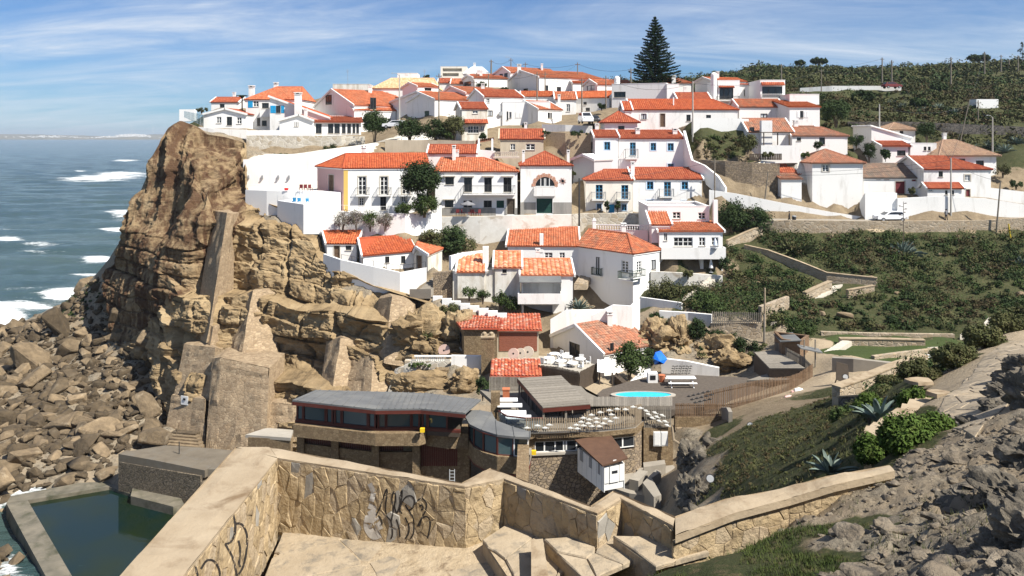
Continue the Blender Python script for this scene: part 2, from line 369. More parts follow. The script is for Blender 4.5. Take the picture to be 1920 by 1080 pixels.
def glass(name,c,rough=.06,spec=.6):
 m,nt,p=newmat(name);g=N(nt)
 g.put(p.inputs['Base Color'],g.mix(g.rnd(),c,tuple(x*1.8+.008 for x in c)));p.inputs['Roughness'].default_value=rough;p.inputs['Specular IOR Level'].default_value=spec
 g.put(p.inputs['Normal'],g.bump(g.noise(g.pos(),.8,2),.06,.05))
glass('glass',(.012,.014,.017));glass('seaglass',(.03,.055,.06),.03,.9);glass('curtainglass',(.30,.31,.32),.1,.5)
m,nt,p=newmat('clearglass');p.inputs['Base Color'].default_value=(.75,.85,.88,1);p.inputs['Roughness'].default_value=.05
p.inputs['Transmission Weight'].default_value=.8;p.inputs['IOR'].default_value=1.05
def foliage(name,a,b,c,scale=.6):
 m,nt,p=newmat(name);g=N(nt);v=g.pos()
 a,b,c=[tuple(q*.66 for q in w)for w in(a,b,c)]
 k=g.mix(g.ramp(g.noise(v,scale,3),[(.35,0),(.65,1)]),a,b)
 k=g.mix(g.ramp(g.noise(v,5,2),[(.5,0),(.75,.8)]),k,c)
 hv=g.n('ShaderNodeHueSaturation');g.put(hv.inputs['Color'],k);g.put(hv.inputs['Value'],g.math('ADD',g.math('MULTIPLY',g.rnd(),.35),.82));k=hv.outputs[0]
 g.put(p.inputs['Base Color'],k);p.inputs['Roughness'].default_value=.8;p.inputs['Specular IOR Level'].default_value=.1
 p.inputs['Subsurface Weight'].default_value=0
 return m
foliage('leaf',(.055,.092,.028),(.085,.125,.038),(.13,.155,.055))
foliage('leaf_dark',(.034,.060,.022),(.055,.085,.030),(.085,.105,.042))
foliage('leaf_olive',(.080,.095,.036),(.125,.128,.052),(.18,.15,.075))
foliage('leaf_bright',(.075,.125,.022),(.10,.16,.035),(.15,.19,.05))
foliage('leaf_pine',(.014,.034,.016),(.022,.046,.020),(.032,.055,.024))
foliage('leaf_brown',(.11,.085,.045),(.15,.115,.06),(.085,.09,.04))
foliage('leaf_flower',(.12,.13,.05),(.28,.22,.22),(.45,.38,.34),3)
foliage('agaveleaf',(.17,.23,.20),(.24,.30,.26),(.33,.36,.26),2)
foliage('yuccaleaf',(.26,.27,.12),(.12,.15,.06),(.40,.38,.2),3)
foliage('grassblade',(.055,.085,.022),(.085,.11,.03),(.14,.135,.05),.8)
m,nt,p=newmat('seawater');g=N(nt);v=g.pos()
at=g.n('ShaderNodeAttribute',attribute_name='foam').outputs['Fac']
fn=g.noise(g.map(v,.35,1.1,1),.045,10,.74,.8);fn2=g.noise(g.map(v,.5,1.6,1),1.5,8,.75,.3)
fo=g.ramp(g.math('ADD',g.math('ADD',g.math('MULTIPLY',fn,1.3),g.math('MULTIPLY',fn2,.7)),g.math('SUBTRACT',at,1.0)),[(.47,0),(.62,1)])
k=g.mix(g.ramp(g.noise(g.map(v,.3,1,1),.035,6,.6),[(.35,0),(.7,1)]),(.030,.060,.060),(.058,.090,.082))
g.put(p.inputs['Base Color'],g.mix(fo,k,(.78,.80,.80)));g.put(p.inputs['Roughness'],g.math('ADD',g.math('MULTIPLY',fo,.6),.14));p.inputs['IOR'].default_value=1.33
hh=g.math('ADD',g.noise(g.map(v,.35,1,1),.5,8,.68),g.math('MULTIPLY',g.noise(g.map(v,.5,1,1),.09,6,.65),2.5))
g.put(p.inputs['Normal'],g.bump(hh,.8,.9))
m,nt,p=newmat('poolwater');g=N(nt);v=g.pos()
g.put(p.inputs['Base Color'],g.mix(g.ramp(g.noise(v,.16,4),[(.4,0),(.62,1)]),(.003,.014,.015),(.009,.017,.005)))
p.inputs['Roughness'].default_value=.06;p.inputs['IOR'].default_value=1.33;g.put(p.inputs['Normal'],g.bump(g.noise(v,1.5,4),.12,.05))
m,nt,p=newmat('groundmix');g=N(nt);v=g.pos()
att=lambda n:g.n('ShaderNodeAttribute',attribute_name=n).outputs['Fac']
nz=g.noise(v,.8,7,.7);nz2=g.noise(v,5,6,.7)
earth=g.mix(g.ramp(nz,[(.35,0),(.65,1)]),(.17,.13,.085),(.26,.205,.135))
earth=g.mix(g.ramp(nz2,[(.5,0),(.7,.6)]),earth,(.13,.105,.07))
grass=g.mix(g.ramp(nz,[(.35,0),(.65,1)]),(.032,.040,.016),(.060,.066,.029))
grass=g.mix(g.ramp(nz2,[(.5,0),(.66,.85)]),grass,(.11,.088,.048))
lawn=g.mix(g.ramp(nz2,[(.35,0),(.65,1)]),(.042,.062,.02),(.066,.085,.03))
rk=g.mix(g.ramp(g.noise(v,3.2,9,.8),[(.36,0),(.54,1)]),(.05,.043,.034),(.27,.23,.17))
rk=g.mix(g.ramp(g.noise(v,.5,5,.6),[(.42,0),(.58,.9)]),rk,(.26,.205,.14))
pav=g.mix(g.ramp(nz2,[(.35,0),(.65,1)]),(.31,.245,.165),(.39,.315,.22))
wh=g.mix(g.ramp(nz2,[(.35,0),(.65,1)]),(.70,.68,.62),(.58,.54,.46))
edge=g.math('MULTIPLY',g.math('SUBTRACT',g.noise(v,.9,8,.75),.5),1.5)
def fx(n):return g.ramp(g.math('ADD',att(n),edge),[(.4,0),(.6,1)])
k=g.mix(fx('grass'),earth,grass);k=g.mix(fx('rocky'),k,rk);k=g.mix(g.ramp(att('lawn'),[(.45,0),(.55,1)]),k,lawn);k=g.mix(g.ramp(att('paved'),[(.45,0),(.55,1)]),k,pav);k=g.mix(fx('whitewash'),k,wh)
g.put(p.inputs['Base Color'],k);p.inputs['Roughness'].default_value=.95;p.inputs['Specular IOR Level'].default_value=.1
g.put(p.inputs['Normal'],g.bump(g.math('ADD',g.noise(v,2.2,9,.75),g.math('MULTIPLY',g.noise(v,11,6,.7),.4)),.8,.16))
# ---- building kit
def tile_patch(mb,poly,pu=.33,pv=.42,amp=.07,thick=.14,jitter=.012):
 """poly: planar roof slope, first edge is the eave (left to right seen from outside); real barrel-tile rows"""
 poly=[Vector(p)for p in poly];o=poly[0];ux=(poly[1]-o).normalized()
 n=Vector((0,0,0))
 for i in range(1,len(poly)-1):n+=(poly[i]-o).cross(poly[i+1]-o)
 n.normalize()
 if n.z<0:n=-n
 vv=n.cross(ux)
 q=[((p-o).dot(ux),(p-o).dot(vv))for p in poly]
 u0,u1=min(a for a,b in q),max(a for a,b in q)
 def span(u):
  ys=[]
  for(a,b),(c,d)in zip(q,q[1:]+q[:1]):
   if abs(a-c)<1e-6:
    if abs(u-a)<1e-4:ys+=[b,d]
   elif min(a,c)-1e-6<=u<=max(a,c)+1e-6:ys.append(b+(d-b)*(u-a)/(c-a))
  return(min(ys),max(ys))if ys else(0,0)
 nc=max(1,round((u1-u0)/pu));du=(u1-u0)/nc
 prof=[(0,0),(.22,.8),(.42,1),(.62,.8),(.84,0),(1,0)]
 for k in range(nc):
  a=u0+k*du;cols=[]
  for fr,h in prof:
   u=min(max(a+fr*du,u0+1e-4),u1-1e-4);lo,hi=span(u);cols.append((u,lo,hi,h*amp))
  top=max(c[2]for c in cols);bot=min(c[1]for c in cols);nr=max(1,math.ceil((top-bot)/pv));ph=rng.uniform(-.3,0)*pv
  for r in range(nr+1):
   v0,v1=bot+ph+r*pv,bot+ph+(r+1)*pv;jt=rng.uniform(-jitter,jitter)
   L0=[];L1=[]
   for u,lo,hi,h in cols:
    a0=min(max(v0,lo),hi);a1=min(max(v1,lo),hi)
    L0.append((u,a0,h+.035+jt));L1.append((u,a1,h+jt))
   for i in range(len(cols)-1):
    if max(L1[i][1]-L0[i][1],L1[i+1][1]-L0[i+1][1])<.01:continue
    w=[L0[i],L0[i+1],L1[i+1],L1[i]]
    mb.face([o+ux*x+vv*y+n*z for x,y,z in w],0,[(a+.01+(x-a)*.97,v0+.01+max(0,min(.96,(y-v0)/pv))*pv*.97)for x,y,z in w])
 mb.hexa([p-n*thick for p in poly],[p+n*.004 for p in poly])
def ridge_caps(mb,lines,r=.13):
 for a,b in lines:
  a,b=Vector(a),Vector(b);L=(b-a).length;n=max(1,int(L/.45))
  for i in range(n):
   p,q=a+(b-a)*(i/n),a+(b-a)*((i+1.06)/n);mb.tube([p,q],r*1.08,7,0,r*.92)
KIND={'w':('white_paint','glass',2,2,None),'ws':('white_paint','glass',2,3,'stonetrim'),'f':('white_paint','glass',2,4,'stonetrim'),'fw':('white_paint','glass',2,4,None),'w4':('white_paint','glass',4,2,None),'w1':('white_paint','glass',1,1,None),'wc':('white_paint','curtainglass',2,2,'stonetrim'),'b':('blue_paint','glass',2,2,'paleblue'),'B':('blue_paint','glass',2,4,None),'k':('metal_dark','glass',2,1,None),'kf':('metal_dark','glass',2,2,None),'k3':('metal_dark','glass',3,1,None),'kc':('metal_dark','curtainglass',2,1,None)}
DOOR={'d':'doorwood','dg':'greendoor','db':'skyblue_paint','dr':'reddoor','dk':'darkwood','dw':'white_paint','dm':'metal_grey','dt':'slatwood','sh':'skyblue_paint','sw':'white_paint'}
def fit_opening(root,kind,o,us,un,s0,s1,z0,z1,proud=False,parent=None,nopane=False):
 """o: wall origin at z=0, us along the wall, un outward normal"""
 rec=.03 if proud else-.13
 if kind in DOOR:
  mb=MB();t=.05;f0=rec
  mb.box(o,us,un,UZ,(s0,s1),(f0-.05,f0),(z0,z1))
  nx=2 if s1-s0>.7 else 1;ny=3 if z1-z0>1.3 else 1
  for i in range(nx):
   for j in range(ny):
    a0=s0+(s1-s0)*(i+.14)/nx;a1=s0+(s1-s0)*(i+.86)/nx;b0=z0+(z1-z0)*(j+.1)/ny;b1=z0+(z1-z0)*(j+.9)/ny
    mb.box(o,us,un,UZ,(a0,a1),(f0,f0+.025),(b0,b1))
  nm='shutter' if kind in('sh','sw')else 'door'
  d=mb.build(nm,DOOR[kind],root)
  if nm=='door':
   mb=MB();fw=.09
   for a,b,c,e in((s0-fw,s0,z0,z1+fw),(s1,s1+fw,z0,z1+fw),(s0,s1,z1,z1+fw)):
    mb.box(o,us,un,UZ,(a,b),(-.02,.035),(c,e))
   mb.build('door_frame','stonetrim' if kind in('d','dr','dk')else 'white_paint',d)
  return d
 if kind=='v':
  return None
 fm,pm,nx,ny,sur=KIND[kind]
 mb=MB();fw=min(.09,(s1-s0)*.1);f1=rec+.04
 for a,b,c,e in((s0,s0+fw,z0,z1),(s1-fw,s1,z0,z1),(s0+fw,s1-fw,z0,z0+fw),(s0+fw,s1-fw,z1-fw,z1)):
  mb.box(o,us,un,UZ,(a,b),(rec-.05,f1),(c,e))
 for i in range(1,nx):
  c=s0+(s1-s0)*i/nx;t=fw*.75 if nx==2 or i==nx//2 else fw*.4;mb.box(o,us,un,UZ,(c-t,c+t),(rec-.05,f1-.006),(z0+fw,z1-fw))
 for j in range(1,ny):
  c=z0+(z1-z0)*j/ny;mb.box(o,us,un,UZ,(s0+fw,s1-fw),(rec-.05,f1-.012),(c-fw*.32,c+fw*.32))
 w=mb.build('window',fm,root)
 mb=MB();mb.face([o+us*a+un*(rec-.02)+UZ*b for a,b in((s0,z0),(s1,z0),(s1,z1),(s0,z1))]);mb.build('pane',pm,w)
 if sur:
  mb=MB();t=.16
  for a,b,c,e in((s0-t,s0,z0-t*.5,z1+t),(s1,s1+t,z0-t*.5,z1+t),(s0,s1,z1,z1+t),(s0,s1,z0-t*.5,z0)):
   mb.box(o,us,un,UZ,(a,b),(-.05,.04),(c,e))
  mb.build('surround',sur,w)
 else:
  mb=MB();mb.box(o,us,un,UZ,(s0-.06,s1+.06),(-.05,.09),(z0-.07,z0));mb.build('sill','stonetrim',w)
 return w
def hit(px,py,o,nrm):
 d=Vector(((px-HX)/F,1,-(py-HY)/F));c=Vector((0,0,ZC));t=(Vector(o)-c).dot(nrm)/d.dot(nrm);return c+d*t
def wall_face(mb,p,q,zb,zp,zq,holes,apex=None,m=0):
 """vertical wall from p to q (xy), outward normal to the right of p->q; tops zp, zq; holes (s0,s1,z0,z1,depth)"""
 p=Vector((p[0],p[1],0));q=Vector((q[0],q[1],0));L=(q-p).length;us=(q-p)/L;un=Vector((us.y,-us.x,0))
 zt=min(zp,zq);hs=[h for h in holes if h[3]<=zt+.02 and h[0]>.01 and h[1]<L-.01]
 xs=sorted({0,L}|{h[0]for h in hs}|{h[1]for h in hs});zs=sorted({zb,zt}|{h[2]for h in hs if h[2]>zb}|{h[3]for h in hs if h[3]<zt})
 at=lambda s,z,d=0:p+us*s+UZ*z-un*d
 for a,b in zip(xs,xs[1:]):
  for c,e in zip(zs,zs[1:]):
   cx,cz=(a+b)/2,(c+e)/2
   if any(h[0]<cx<h[1]and h[2]<cz<h[3]for h in hs):continue
   mb.face([at(a,c),at(b,c),at(b,e),at(a,e)],m)
 for h in hs:
  a,b,c,e,d=h[:5];c=max(c,zb);e=min(e,zt)
  for r in(((a,c),(a,e)),((b,e),(b,c)),((a,e),(b,e)),((b,c),(a,c))):
   mb.face([at(*r[0]),at(*r[1]),at(*r[1],d),at(*r[0],d)],m)
  mb.face([at(a,c,d),at(b,c,d),at(b,e,d),at(a,e,d)],m)
 top=[at(0,zt)]+[at(L,zt)]
 if zq>zt:top.append(at(L,zq))
 if apex:top.append(at(apex[0]*L,apex[1]))
 if zp>zt:top.append(at(0,zp))
 if len(top)>2:mb.face(top,m)
 return p,us,un,L
HOUSES={}
def house(nm,label,x0,x1,ye,yb,Y0,Y1,D,rt='gx',yr=None,wm='white',rm='orange',op=(),ch=(),bl=None,br=None,found=3,a=(0,0),ov=.22,verge=True,cat='house',group=None,plinth=None,T_=True,rf=.5,ye1=None,cornice=True,tag_wall=None,sidewm=None):
 A=P(x0,ye,Y0);B=P(x1,ye,Y1);ze=A.z;zb=zz(yb,Y0);A.z=B.z=0
 ze1=ze if ye1 is None else zz(ye1,Y1)
 ux=(B-A).normalized();uy=Vector((-ux.y,ux.x,0));W=(B-A).length
 def flat(t):v=P(t[0],HY,t[1]);v.z=0;return v
 C=flat(br)if br else B+uy*D;K=flat(bl)if bl else A+uy*D
 if rm=='orange':rm=['orange','orange_b','orange_d','orange_b','orange_c'][sum(map(ord,label))%5]
 root=empty(nm,(A.x,A.y,zb),label,cat,group)
 cs=[A,B,C,K];tops=[ze,ze1,ze1,ze];apex=[None]*4
 mid=lambda a,b,t=.5:a+(b-a)*t
 ridge=None;slopes=[];caps=[];vlines=[]
 if yr is not None:
  if rt in('gx','hip'):
   p,q=mid(A,K,rf),mid(B,C,rf);zr=zz(yr,(p.y+q.y)/2)
   r0,r1=(mid(p,q,a[0]),mid(p,q,1-a[1]));ridge=(r0+UZ*zr,r1+UZ*zr)
   if a[0]==0:apex[3]=(1-rf,zr)
   if a[1]==0:apex[1]=(rf,zr)
  elif rt=='gy':
   p,q=mid(A,B,rf),mid(K,C,rf);zr=zz(yr,p.y);ridge=(mid(p,q,a[0])+UZ*zr,mid(p,q,1-a[1])+UZ*zr)
   if a[0]==0:apex[0]=(rf,zr)
   if a[1]==0:apex[2]=(1-rf,zr)
  elif rt=='pyr':
   c=(A+B+C+K)/4;zr=zz(yr,c.y);ridge=(c+UZ*zr,c+UZ*zr)
  elif rt=='sb':tops[2]=tops[3]=zz(yr,(C.y+K.y)/2)
  elif rt=='sr':tops[1]=tops[2]=zz(yr,B.y)
  elif rt=='sl':tops[0]=tops[3]=zz(yr,A.y)
 cen=(A+B+C+K)/4
 def ex(v,d):w=v-cen;w.z=0;return v+w.normalized()*d
 E=[cs[i]+UZ*tops[i]for i in range(4)]
 X=[Vector(e)for e in E]
 if rt!='flat':
  d1=ov
  for i in range(4):
   nb=[(cs[i]-cs[(i+1)%4]).normalized(),(cs[i]-cs[(i+3)%4]).normalized()]
   X[i]=E[i]+(nb[0]+nb[1])*d1
 lift=UZ*.05
 if ridge:
  r0,r1=ridge;drop=.5*ov
  for i in range(4):X[i].z-=drop*.6
  r0=r0+UZ*.02;r1=r1+UZ*.02
  if rt in('gx','hip'):
   ra=r0-ux*ov if a[0]==0 else r0;rb=r1+ux*ov if a[1]==0 else r1
   slopes=[([X[0],X[1],rb,ra],1),([X[2],X[3],ra,rb],0)]
   if a[0]>0:slopes.append(([X[3],X[0],ra],1));caps+=[(X[0],ra),(X[3],ra)]
   elif verge:vlines+=[(X[0],ra),(ra,X[3])]
   if a[1]>0:slopes.append(([X[1],X[2],rb],1));caps+=[(X[1],rb),(X[2],rb)]
   elif verge:vlines+=[(X[1],rb),(rb,X[2])]
   caps.append((ra,rb))
  elif rt=='gy':
   ra=r0-uy*ov if a[0]==0 else r0;rb=r1+uy*ov if a[1]==0 else r1
   slopes=[([X[3],X[0],ra,rb],1),([X[1],X[2],rb,ra],1)]
   if a[0]>0:slopes.append(([X[0],X[1],ra],1));caps+=[(X[0],ra),(X[1],ra)]
   elif verge:vlines+=[(X[0],ra),(ra,X[1])]
   if a[1]>0:slopes.append(([X[2],X[3],rb],0))
   caps.append((ra,rb))
  else:
   slopes=[([X[i],X[(i+1)%4],r0],1)for i in range(4)];caps+=[(X[i],r0)for i in range(4)]
 elif rt=='sb':slopes=[([X[0],X[1],X[2],X[3]],1)];vlines=[(X[0],X[3]),(X[1],X[2])]if verge else[]
 elif rt=='sr':slopes=[([X[3],X[0],X[1],X[2]],1)];vlines=[(X[0],X[1])]if verge else[]
 elif rt=='sl':slopes=[([X[1],X[2],X[3],X[0]],1)];vlines=[(X[0],X[1])]if verge else[]
 mb=MB();holes=[[],[],[],[]];fits=[]
 fi={'f':0,'r':1,'b':2,'l':3}
 for t in op:
  kind,a0,a1,b0,b1=t[:5];k=fi[t[5]]if len(t)>5 else 0
  p,q=cs[k],cs[(k+1)%4];us=(q-p).normalized();un=Vector((us.y,-us.x,0));L=(q-p).length
  h0,h1=hit(a0,b1,p,un),hit(a1,b0,p,un);s0,s1=sorted(((h0-p).dot(us),(h1-p).dot(us)));hm=hit((a0+a1)/2,b0,p,un);hn=hit((a0+a1)/2,b1,p,un);z0,z1=hn.z,hm.z
  zt=min(tops[k],tops[(k+1)%4]);proud=z1>zt-.03 or s0<.05 or s1>L-.05
  if z1-zt<.4 and z1>zt-.03 and s0>.05 and s1<L-.05:z1=zt-.06;proud=False
  if kind in('sh','sw'):proud=True
  if not proud:holes[k].append((s0,s1,z0,z1,1.6 if kind=='v' else.2))
  fits.append((kind,p,us,un,s0,s1,z0,z1,proud))
 for k in range(4):
  wall_face(mb,cs[k],cs[(k+1)%4],zb-found,tops[k],tops[(k+1)%4],holes[k],apex[k],m=1 if(sidewm and k==3)else 0)
 if rt=='flat':mb.face([c+UZ*(ze-.35)for c in cs])
 mb.build('wall',[wm,sidewm or wm],root)
 if rt=='flat':
  mb=MB();t=.22
  for i in range(4):
   p,q=cs[i],cs[(i+1)%4];us=(q-p).normalized();un=Vector((us.y,-us.x,0));L=(q-p).length
   mb.box(p,us,un,UZ,(-.03,L-t+.0),(-t,.03),(tops[i]-.02,tops[i]+.08))
  mb.build('parapet_cap',wm,root)
 for poly,vis in slopes:
  mb=MB()
  if vis:tile_patch(mb,poly,.55 if rm=='limed' else.33,amp=.1 if rm=='limed' else.07)
  else:
   n=(poly[1]-poly[0]).cross(poly[2]-poly[0]).normalized();mb.hexa([p-n*.1 for p in poly],[p+n*.03 for p in poly])
  mb.build('roof',rm,root)
 if caps:
  mb=MB();ridge_caps(mb,caps);mb.build('ridge_tiles',rm,root,True)
 if vlines:
  for p,q in vlines:
   mb=MB();d=(q-p).normalized();sd=d.cross(UZ).normalized();up=sd.cross(d)
   mb.box(p,d,sd,up,(-.05,(q-p).length+.05),(-.11,.11),(-.2,.14));mb.build('verge','white' if wm not in('cream','beige')else wm,root)
 if cornice and rt not in('flat',):
  for k in(0,1,3):
   if apex[k]or abs(tops[k]-tops[(k+1)%4])>.05:continue
   p,q=cs[k],cs[(k+1)%4];us=(q-p).normalized();un=Vector((us.y,-us.x,0));mb=MB()
   mb.box(p,us,un,UZ,(-.02,(q-p).length+.02),(.003,.12),(tops[k]-.3,tops[k]-.08));mb.build('cornice','white' if wm=='pink' else wm,root)
 if plinth:
  pm,hp=plinth
  for k in(0,):
   p,q=cs[k],cs[(k+1)%4];us=(q-p).normalized();un=Vector((us.y,-us.x,0));L=(q-p).length
   cuts=sorted([(h[0]-.1,h[1]+.1)for h in holes[k]if h[2]<zb+hp]);x=0
   for c0,c1 in cuts+[(L,L)]:
    if c0>x:mb=MB();mb.box(p,us,un,UZ,(x,c0),(.003,.05),(zb-found,zb+hp));mb.build('plinth',pm,root)
    x=max(x,c1)
 for kind,p,us,un,s0,s1,z0,z1,proud in fits:fit_opening(root,kind,p,us,un,s0,s1,z0,z1,proud)
 for t in ch:chimney(root,*t)
 if not ch and ridge and cat=='house' and rt in('gx','hip','gy')and W>3.5 and sum(map(ord,label))%3:
  r0,r1=ridge;f_=[.22,.78,.35,.6][sum(map(ord,label))%4];c=r0+(r1-r0)*f_+(uy if rt!='gy' else ux)*.9;w_=.5+.05*(len(label)%4);mb=MB();c.z=r0.z-1.2
  mb.cbox(c,w_,w_,2.0);mb.cbox(c+UZ*2.0,w_*1.2,w_*1.2,.09)
  for sx in(-1,1):
   for sy in(-1,1):mb.cbox(c+Vector((sx*w_*.38,sy*w_*.38,2.09)),w_*.22,w_*.22,.2)
  mb.cbox(c+UZ*2.29,w_*1.2,w_*1.2,.1);mb.build('chimney','white',root)
 if T_:
  nseg=max(1,int(W/3.5))
  for i in range(nseg+1):
   c=A+(B-A)*(i/nseg)-uy*.45;TW(c.x,c.y,zb-.2,'e')
   c=K+(C-K)*(i/nseg);TW(c.x,c.y,zb-.3,'e')
 HOUSES[label]=(root,A,ux,uy,W,zb,ze)
 root['_front']=(A.x,A.y,ux.x,ux.y)
 return root
def chimney(root,x0,x1,yt,yb,Y,mat='white',cap=True,depth=None):
 a,b=P(x0,yt,Y),P(x1,yt,Y);w=b.x-a.x;d=depth or w;zb=zz(yb,Y);mb=MB()
 c=Vector(((a.x+b.x)/2,Y+d/2,0))
 h=a.z-zb
 if cap and h>1.0:
  mb.cbox(c+UZ*(zb-.8),w,d,h+.8-.42)
  mb.cbox(c+UZ*(a.z-.42),w*1.18,d*1.18,.09)
  for sx in(-1,1):
   for sy in(-1,1):mb.cbox(c+Vector((sx*w*.38,sy*d*.38,a.z-.33)),w*.2,d*.2,.2)
  mb.cbox(c+UZ*(a.z-.13),w*1.22,d*1.22,.13)
 else:mb.cbox(c+UZ*(zb-.8),w,d,h+.8)
 o=mb.build('chimney',mat,root)
 if cap and h>1.0:
  mb=MB();mb.cbox(c+UZ*(a.z-.33),w*.55,d*.55,.2);mb.build('flue','black',o)
 return o
def frame_of(root):
 x,y,cx,cy=root['_front'];o=Vector((x,y,0));us=Vector((cx,cy,0));return o,us,Vector((us.y,-us.x,0))
def balcony(root,x0,x1,yt,yb,dep=.9,mat='metal_dark',slab='white',solid=False,o=None,us=None,un=None,brackets=True):
 if o is None:o,us,un=frame_of(root)
 of=o+un*dep;h0,h1=hit(x0,yb,of,un),hit(x1,yt,of,un);s0,s1=(h0-of).dot(us),(h1-of).dot(us);z0=h0.z;z1=hit(x0,yt,of,un).z
 mb=MB();mb.box(o,us,un,UZ,(s0,s1),(.003,dep),(z0-.14,z0))
 b=mb.build('balcony',slab,root)
 mb=MB()
 if solid:
  for a,c,d,e in((s0,s1,dep-.13,dep),(s0,s0+.13,.003,dep-.13),(s1-.13,s1,.003,dep-.13)):mb.box(o,us,un,UZ,(a,c),(d,e),(z0,z1))
  mb.build('balcony_front',slab,b);return b
 r=.025
 for a,c,d,e in((s0,s1,dep-.05,dep),(s0,s0+.05,.003,dep-.05),(s1-.05,s1,.003,dep-.05)):
  mb.box(o,us,un,UZ,(a,c),(d,e),(z1-.06,z1));mb.box(o,us,un,UZ,(a,c),(d+.01,e-.01),(z0+.06,z0+.1))
 n=max(3,int((s1-s0)/.17))
 for i in range(n+1):
  s=s0+(s1-s0-.03)*i/n;mb.box(o,us,un,UZ,(s,s+.03),(dep-.04,dep-.01),(z0,z1-.06))
 for s in(s0,s1-.03):
  for k in range(1,5):mb.box(o,us,un,UZ,(s,s+.03),(dep*k/5-.015,dep*k/5+.015),(z0,z1-.06))
 mb.build('railing',mat,b);return b
def wall(nm,label,pts,th=.35,mat='white',cat='wall',retain=True,found=1.0,cap=None,k='e',T_=True,group=None,merl=0):
 """pts: (px, y top, y bottom, Y) along the visible face, left to right"""
 tops=[P(a,b,d)for a,b,c,d in pts];bots=[P(a,c,d)-UZ*found for a,b,c,d in pts]
 n=len(pts);nr=[]
 for i in range(n):
  d=tops[min(i+1,n-1)]-tops[max(i-1,0)];d.z=0;d.normalize();nr.append(Vector((-d.y,d.x,0)))
 mb=MB()
 for i in range(n-1):
  a,b,c,d=bots[i],bots[i+1],tops[i+1],tops[i];A2,B2=nr[i]*th,nr[i+1]*th
  mb.face([a,b,c,d]);mb.face([d,c,c+B2,d+A2]);mb.face([b+B2,a+A2,d+A2,c+B2])
 for i in(0,n-1):mb.face([bots[i],tops[i],tops[i]+nr[i]*th,bots[i]+nr[i]*th])
 base=(tops[0]+bots[0])/2;base.z=min(b.z for b in bots)
 if cap:
  root=empty(nm,base,label,cat,group);mb.build('wall_face',mat,root);mb=MB()
  for i in range(n-1):
   q=lambda j,d,z:tops[j]+nr[j]*d+UZ*z
   mb.hexa([q(i,-.06,.002),q(i+1,-.06,.002),q(i+1,th+.06,.002),q(i,th+.06,.002)],[q(i,-.06,.09),q(i+1,-.06,.09),q(i+1,th+.06,.09),q(i,th+.06,.09)])
  mb.build('coping',cap,root);o=root
 else:
  o=mb.build(nm,mat,None,loc=base);tag(o,label,cat,group)
 if T_:
  for i in range(n-1):
   m_=max(1,int((tops[i+1]-tops[i]).length/3))
   for j in range(m_+(i==n-2)):
    s_=j/m_;b_=bots[i]*(1-s_)+bots[i+1]*s_;t_=tops[i]*(1-s_)+tops[i+1]*s_
    f=b_-nr[i]*.9;TW(f.x,f.y,b_.z+found-.05,k)
    f=t_+nr[i]*(th+2.0)
    if retain:TW(f.x,f.y,t_.z-.35,k)
 return o
def pole(px,yt,yb,Y,label,mat='polewood',r=.11,arm=True,dx=0,lamp=False,nm='utility_pole',group='utility poles over the village'):
 b=P(px,yb,Y);t=P(px+dx,yt,Y);root=empty(nm,b,label,'pole',group)
 mb=MB();mb.tube([b-UZ*1.2,t],r*1.2,8,0,r*.75);mb.build('shaft',mat,root,True)
 if arm:
  mb=MB();mb.cbox(t-UZ*.55,1.1,.1,.1)
  for s in(-.45,0,.45):mb.lathe(t+Vector((s,0,-.45)),[(.03,0),(.06,.05),(.06,.12),(.02,.16)],6)
  mb.build('crossarm',mat,root)
 if lamp:
  mb=MB();mb.tube([t-UZ*.2,t+Vector((-.5,-.3,.2)),t+Vector((-1.1,-.5,.25))],.04,6);mb.lathe(t+Vector((-1.2,-.5,.15)),[(.05,0),(.16,.05),(.1,.14)],8);mb.build('lamp_arm','metal_grey',root)
 return root
def wire(a,b,sag=.8,r=.022,label='thin black overhead cable strung across the right hand cluster'):
 a,b=Vector(a),Vector(b);pts=[a+(b-a)*t-UZ*(4*sag*t*(1-t))for t in[i/10 for i in range(11)]]
 mb=MB();mb.tube(pts,r,4);o=mb.build('overhead_cable','wirecoat',None,loc=a);return tag(o,label,'cable','overhead cables')
# ---- the village, house by house (pixel x0 x1, eave y, base y, distance of both front corners, depth)
H=house
# --- cliff-top group, far left
H('cottage','small white gabled cottage at the cliff edge behind the low white wall',382,462,213.5,238,150,150,9,'gy',203.5,rm='redtile',op=[('w',406,415,219,231),('kf',425,435,219,235),('w',444,453,220,232)],wm='white_clean')
H('house','low white house with dark red roof furthest left on the cliff top',396,446,191,205,172,172,7,'gx',182.5,rm='redtile',op=[('k',412,421,195,202)])
A3=H('house','white two-storey cliff house with bright blue shutters and hipped orange roof',461,563,186,243,154,154,11,'hip',163,a=(.42,.1),op=[('w',475,485,189,200),('sh',465,474,188,202),('k3',491,504,193,203),('kf',482,488,221,236),('k',491,500,226,236)],ch=[(466,475,160,182,156),(513,520,154,168,160)])
balcony(A3,487,507,205,218,1.2,solid=True)
A3b=H('house','wing with a long orange roof falling rightwards and a tall square white chimney',506,617,221,253,149,149,7,'sl',180,op=[('k',518,526,198,212),('sh',507,517,198,212),('sh',527,533,198,212),('k',592,602,231,248),('k',605,614,231,248)],ch=[(552,563,173,216,147.5)])
H('house','plain white gable end with narrow vent slits beside the conservatory',524,587,225,254,146,146,6,'gy',215,rf=.58,rm='redtile',op=[('k',552,553.5,229,237),('k',555,556.5,229,237),('k',558,559.5,229,237)],wm='white_clean')
H('conservatory','glazed conservatory with white posts and low tiled roof above the stone wall',588,677,228.5,252,147,149,6,'sb',217,rm='redtile',op=[('k',592,603,232,250),('k',615,625,232,250),('k',627,637,232,250),('k',641,648,232,250),('k',651,658,232,250),('k',661,666,232,250),('k',668,673,232,250)],ov=.5,cat='conservatory')
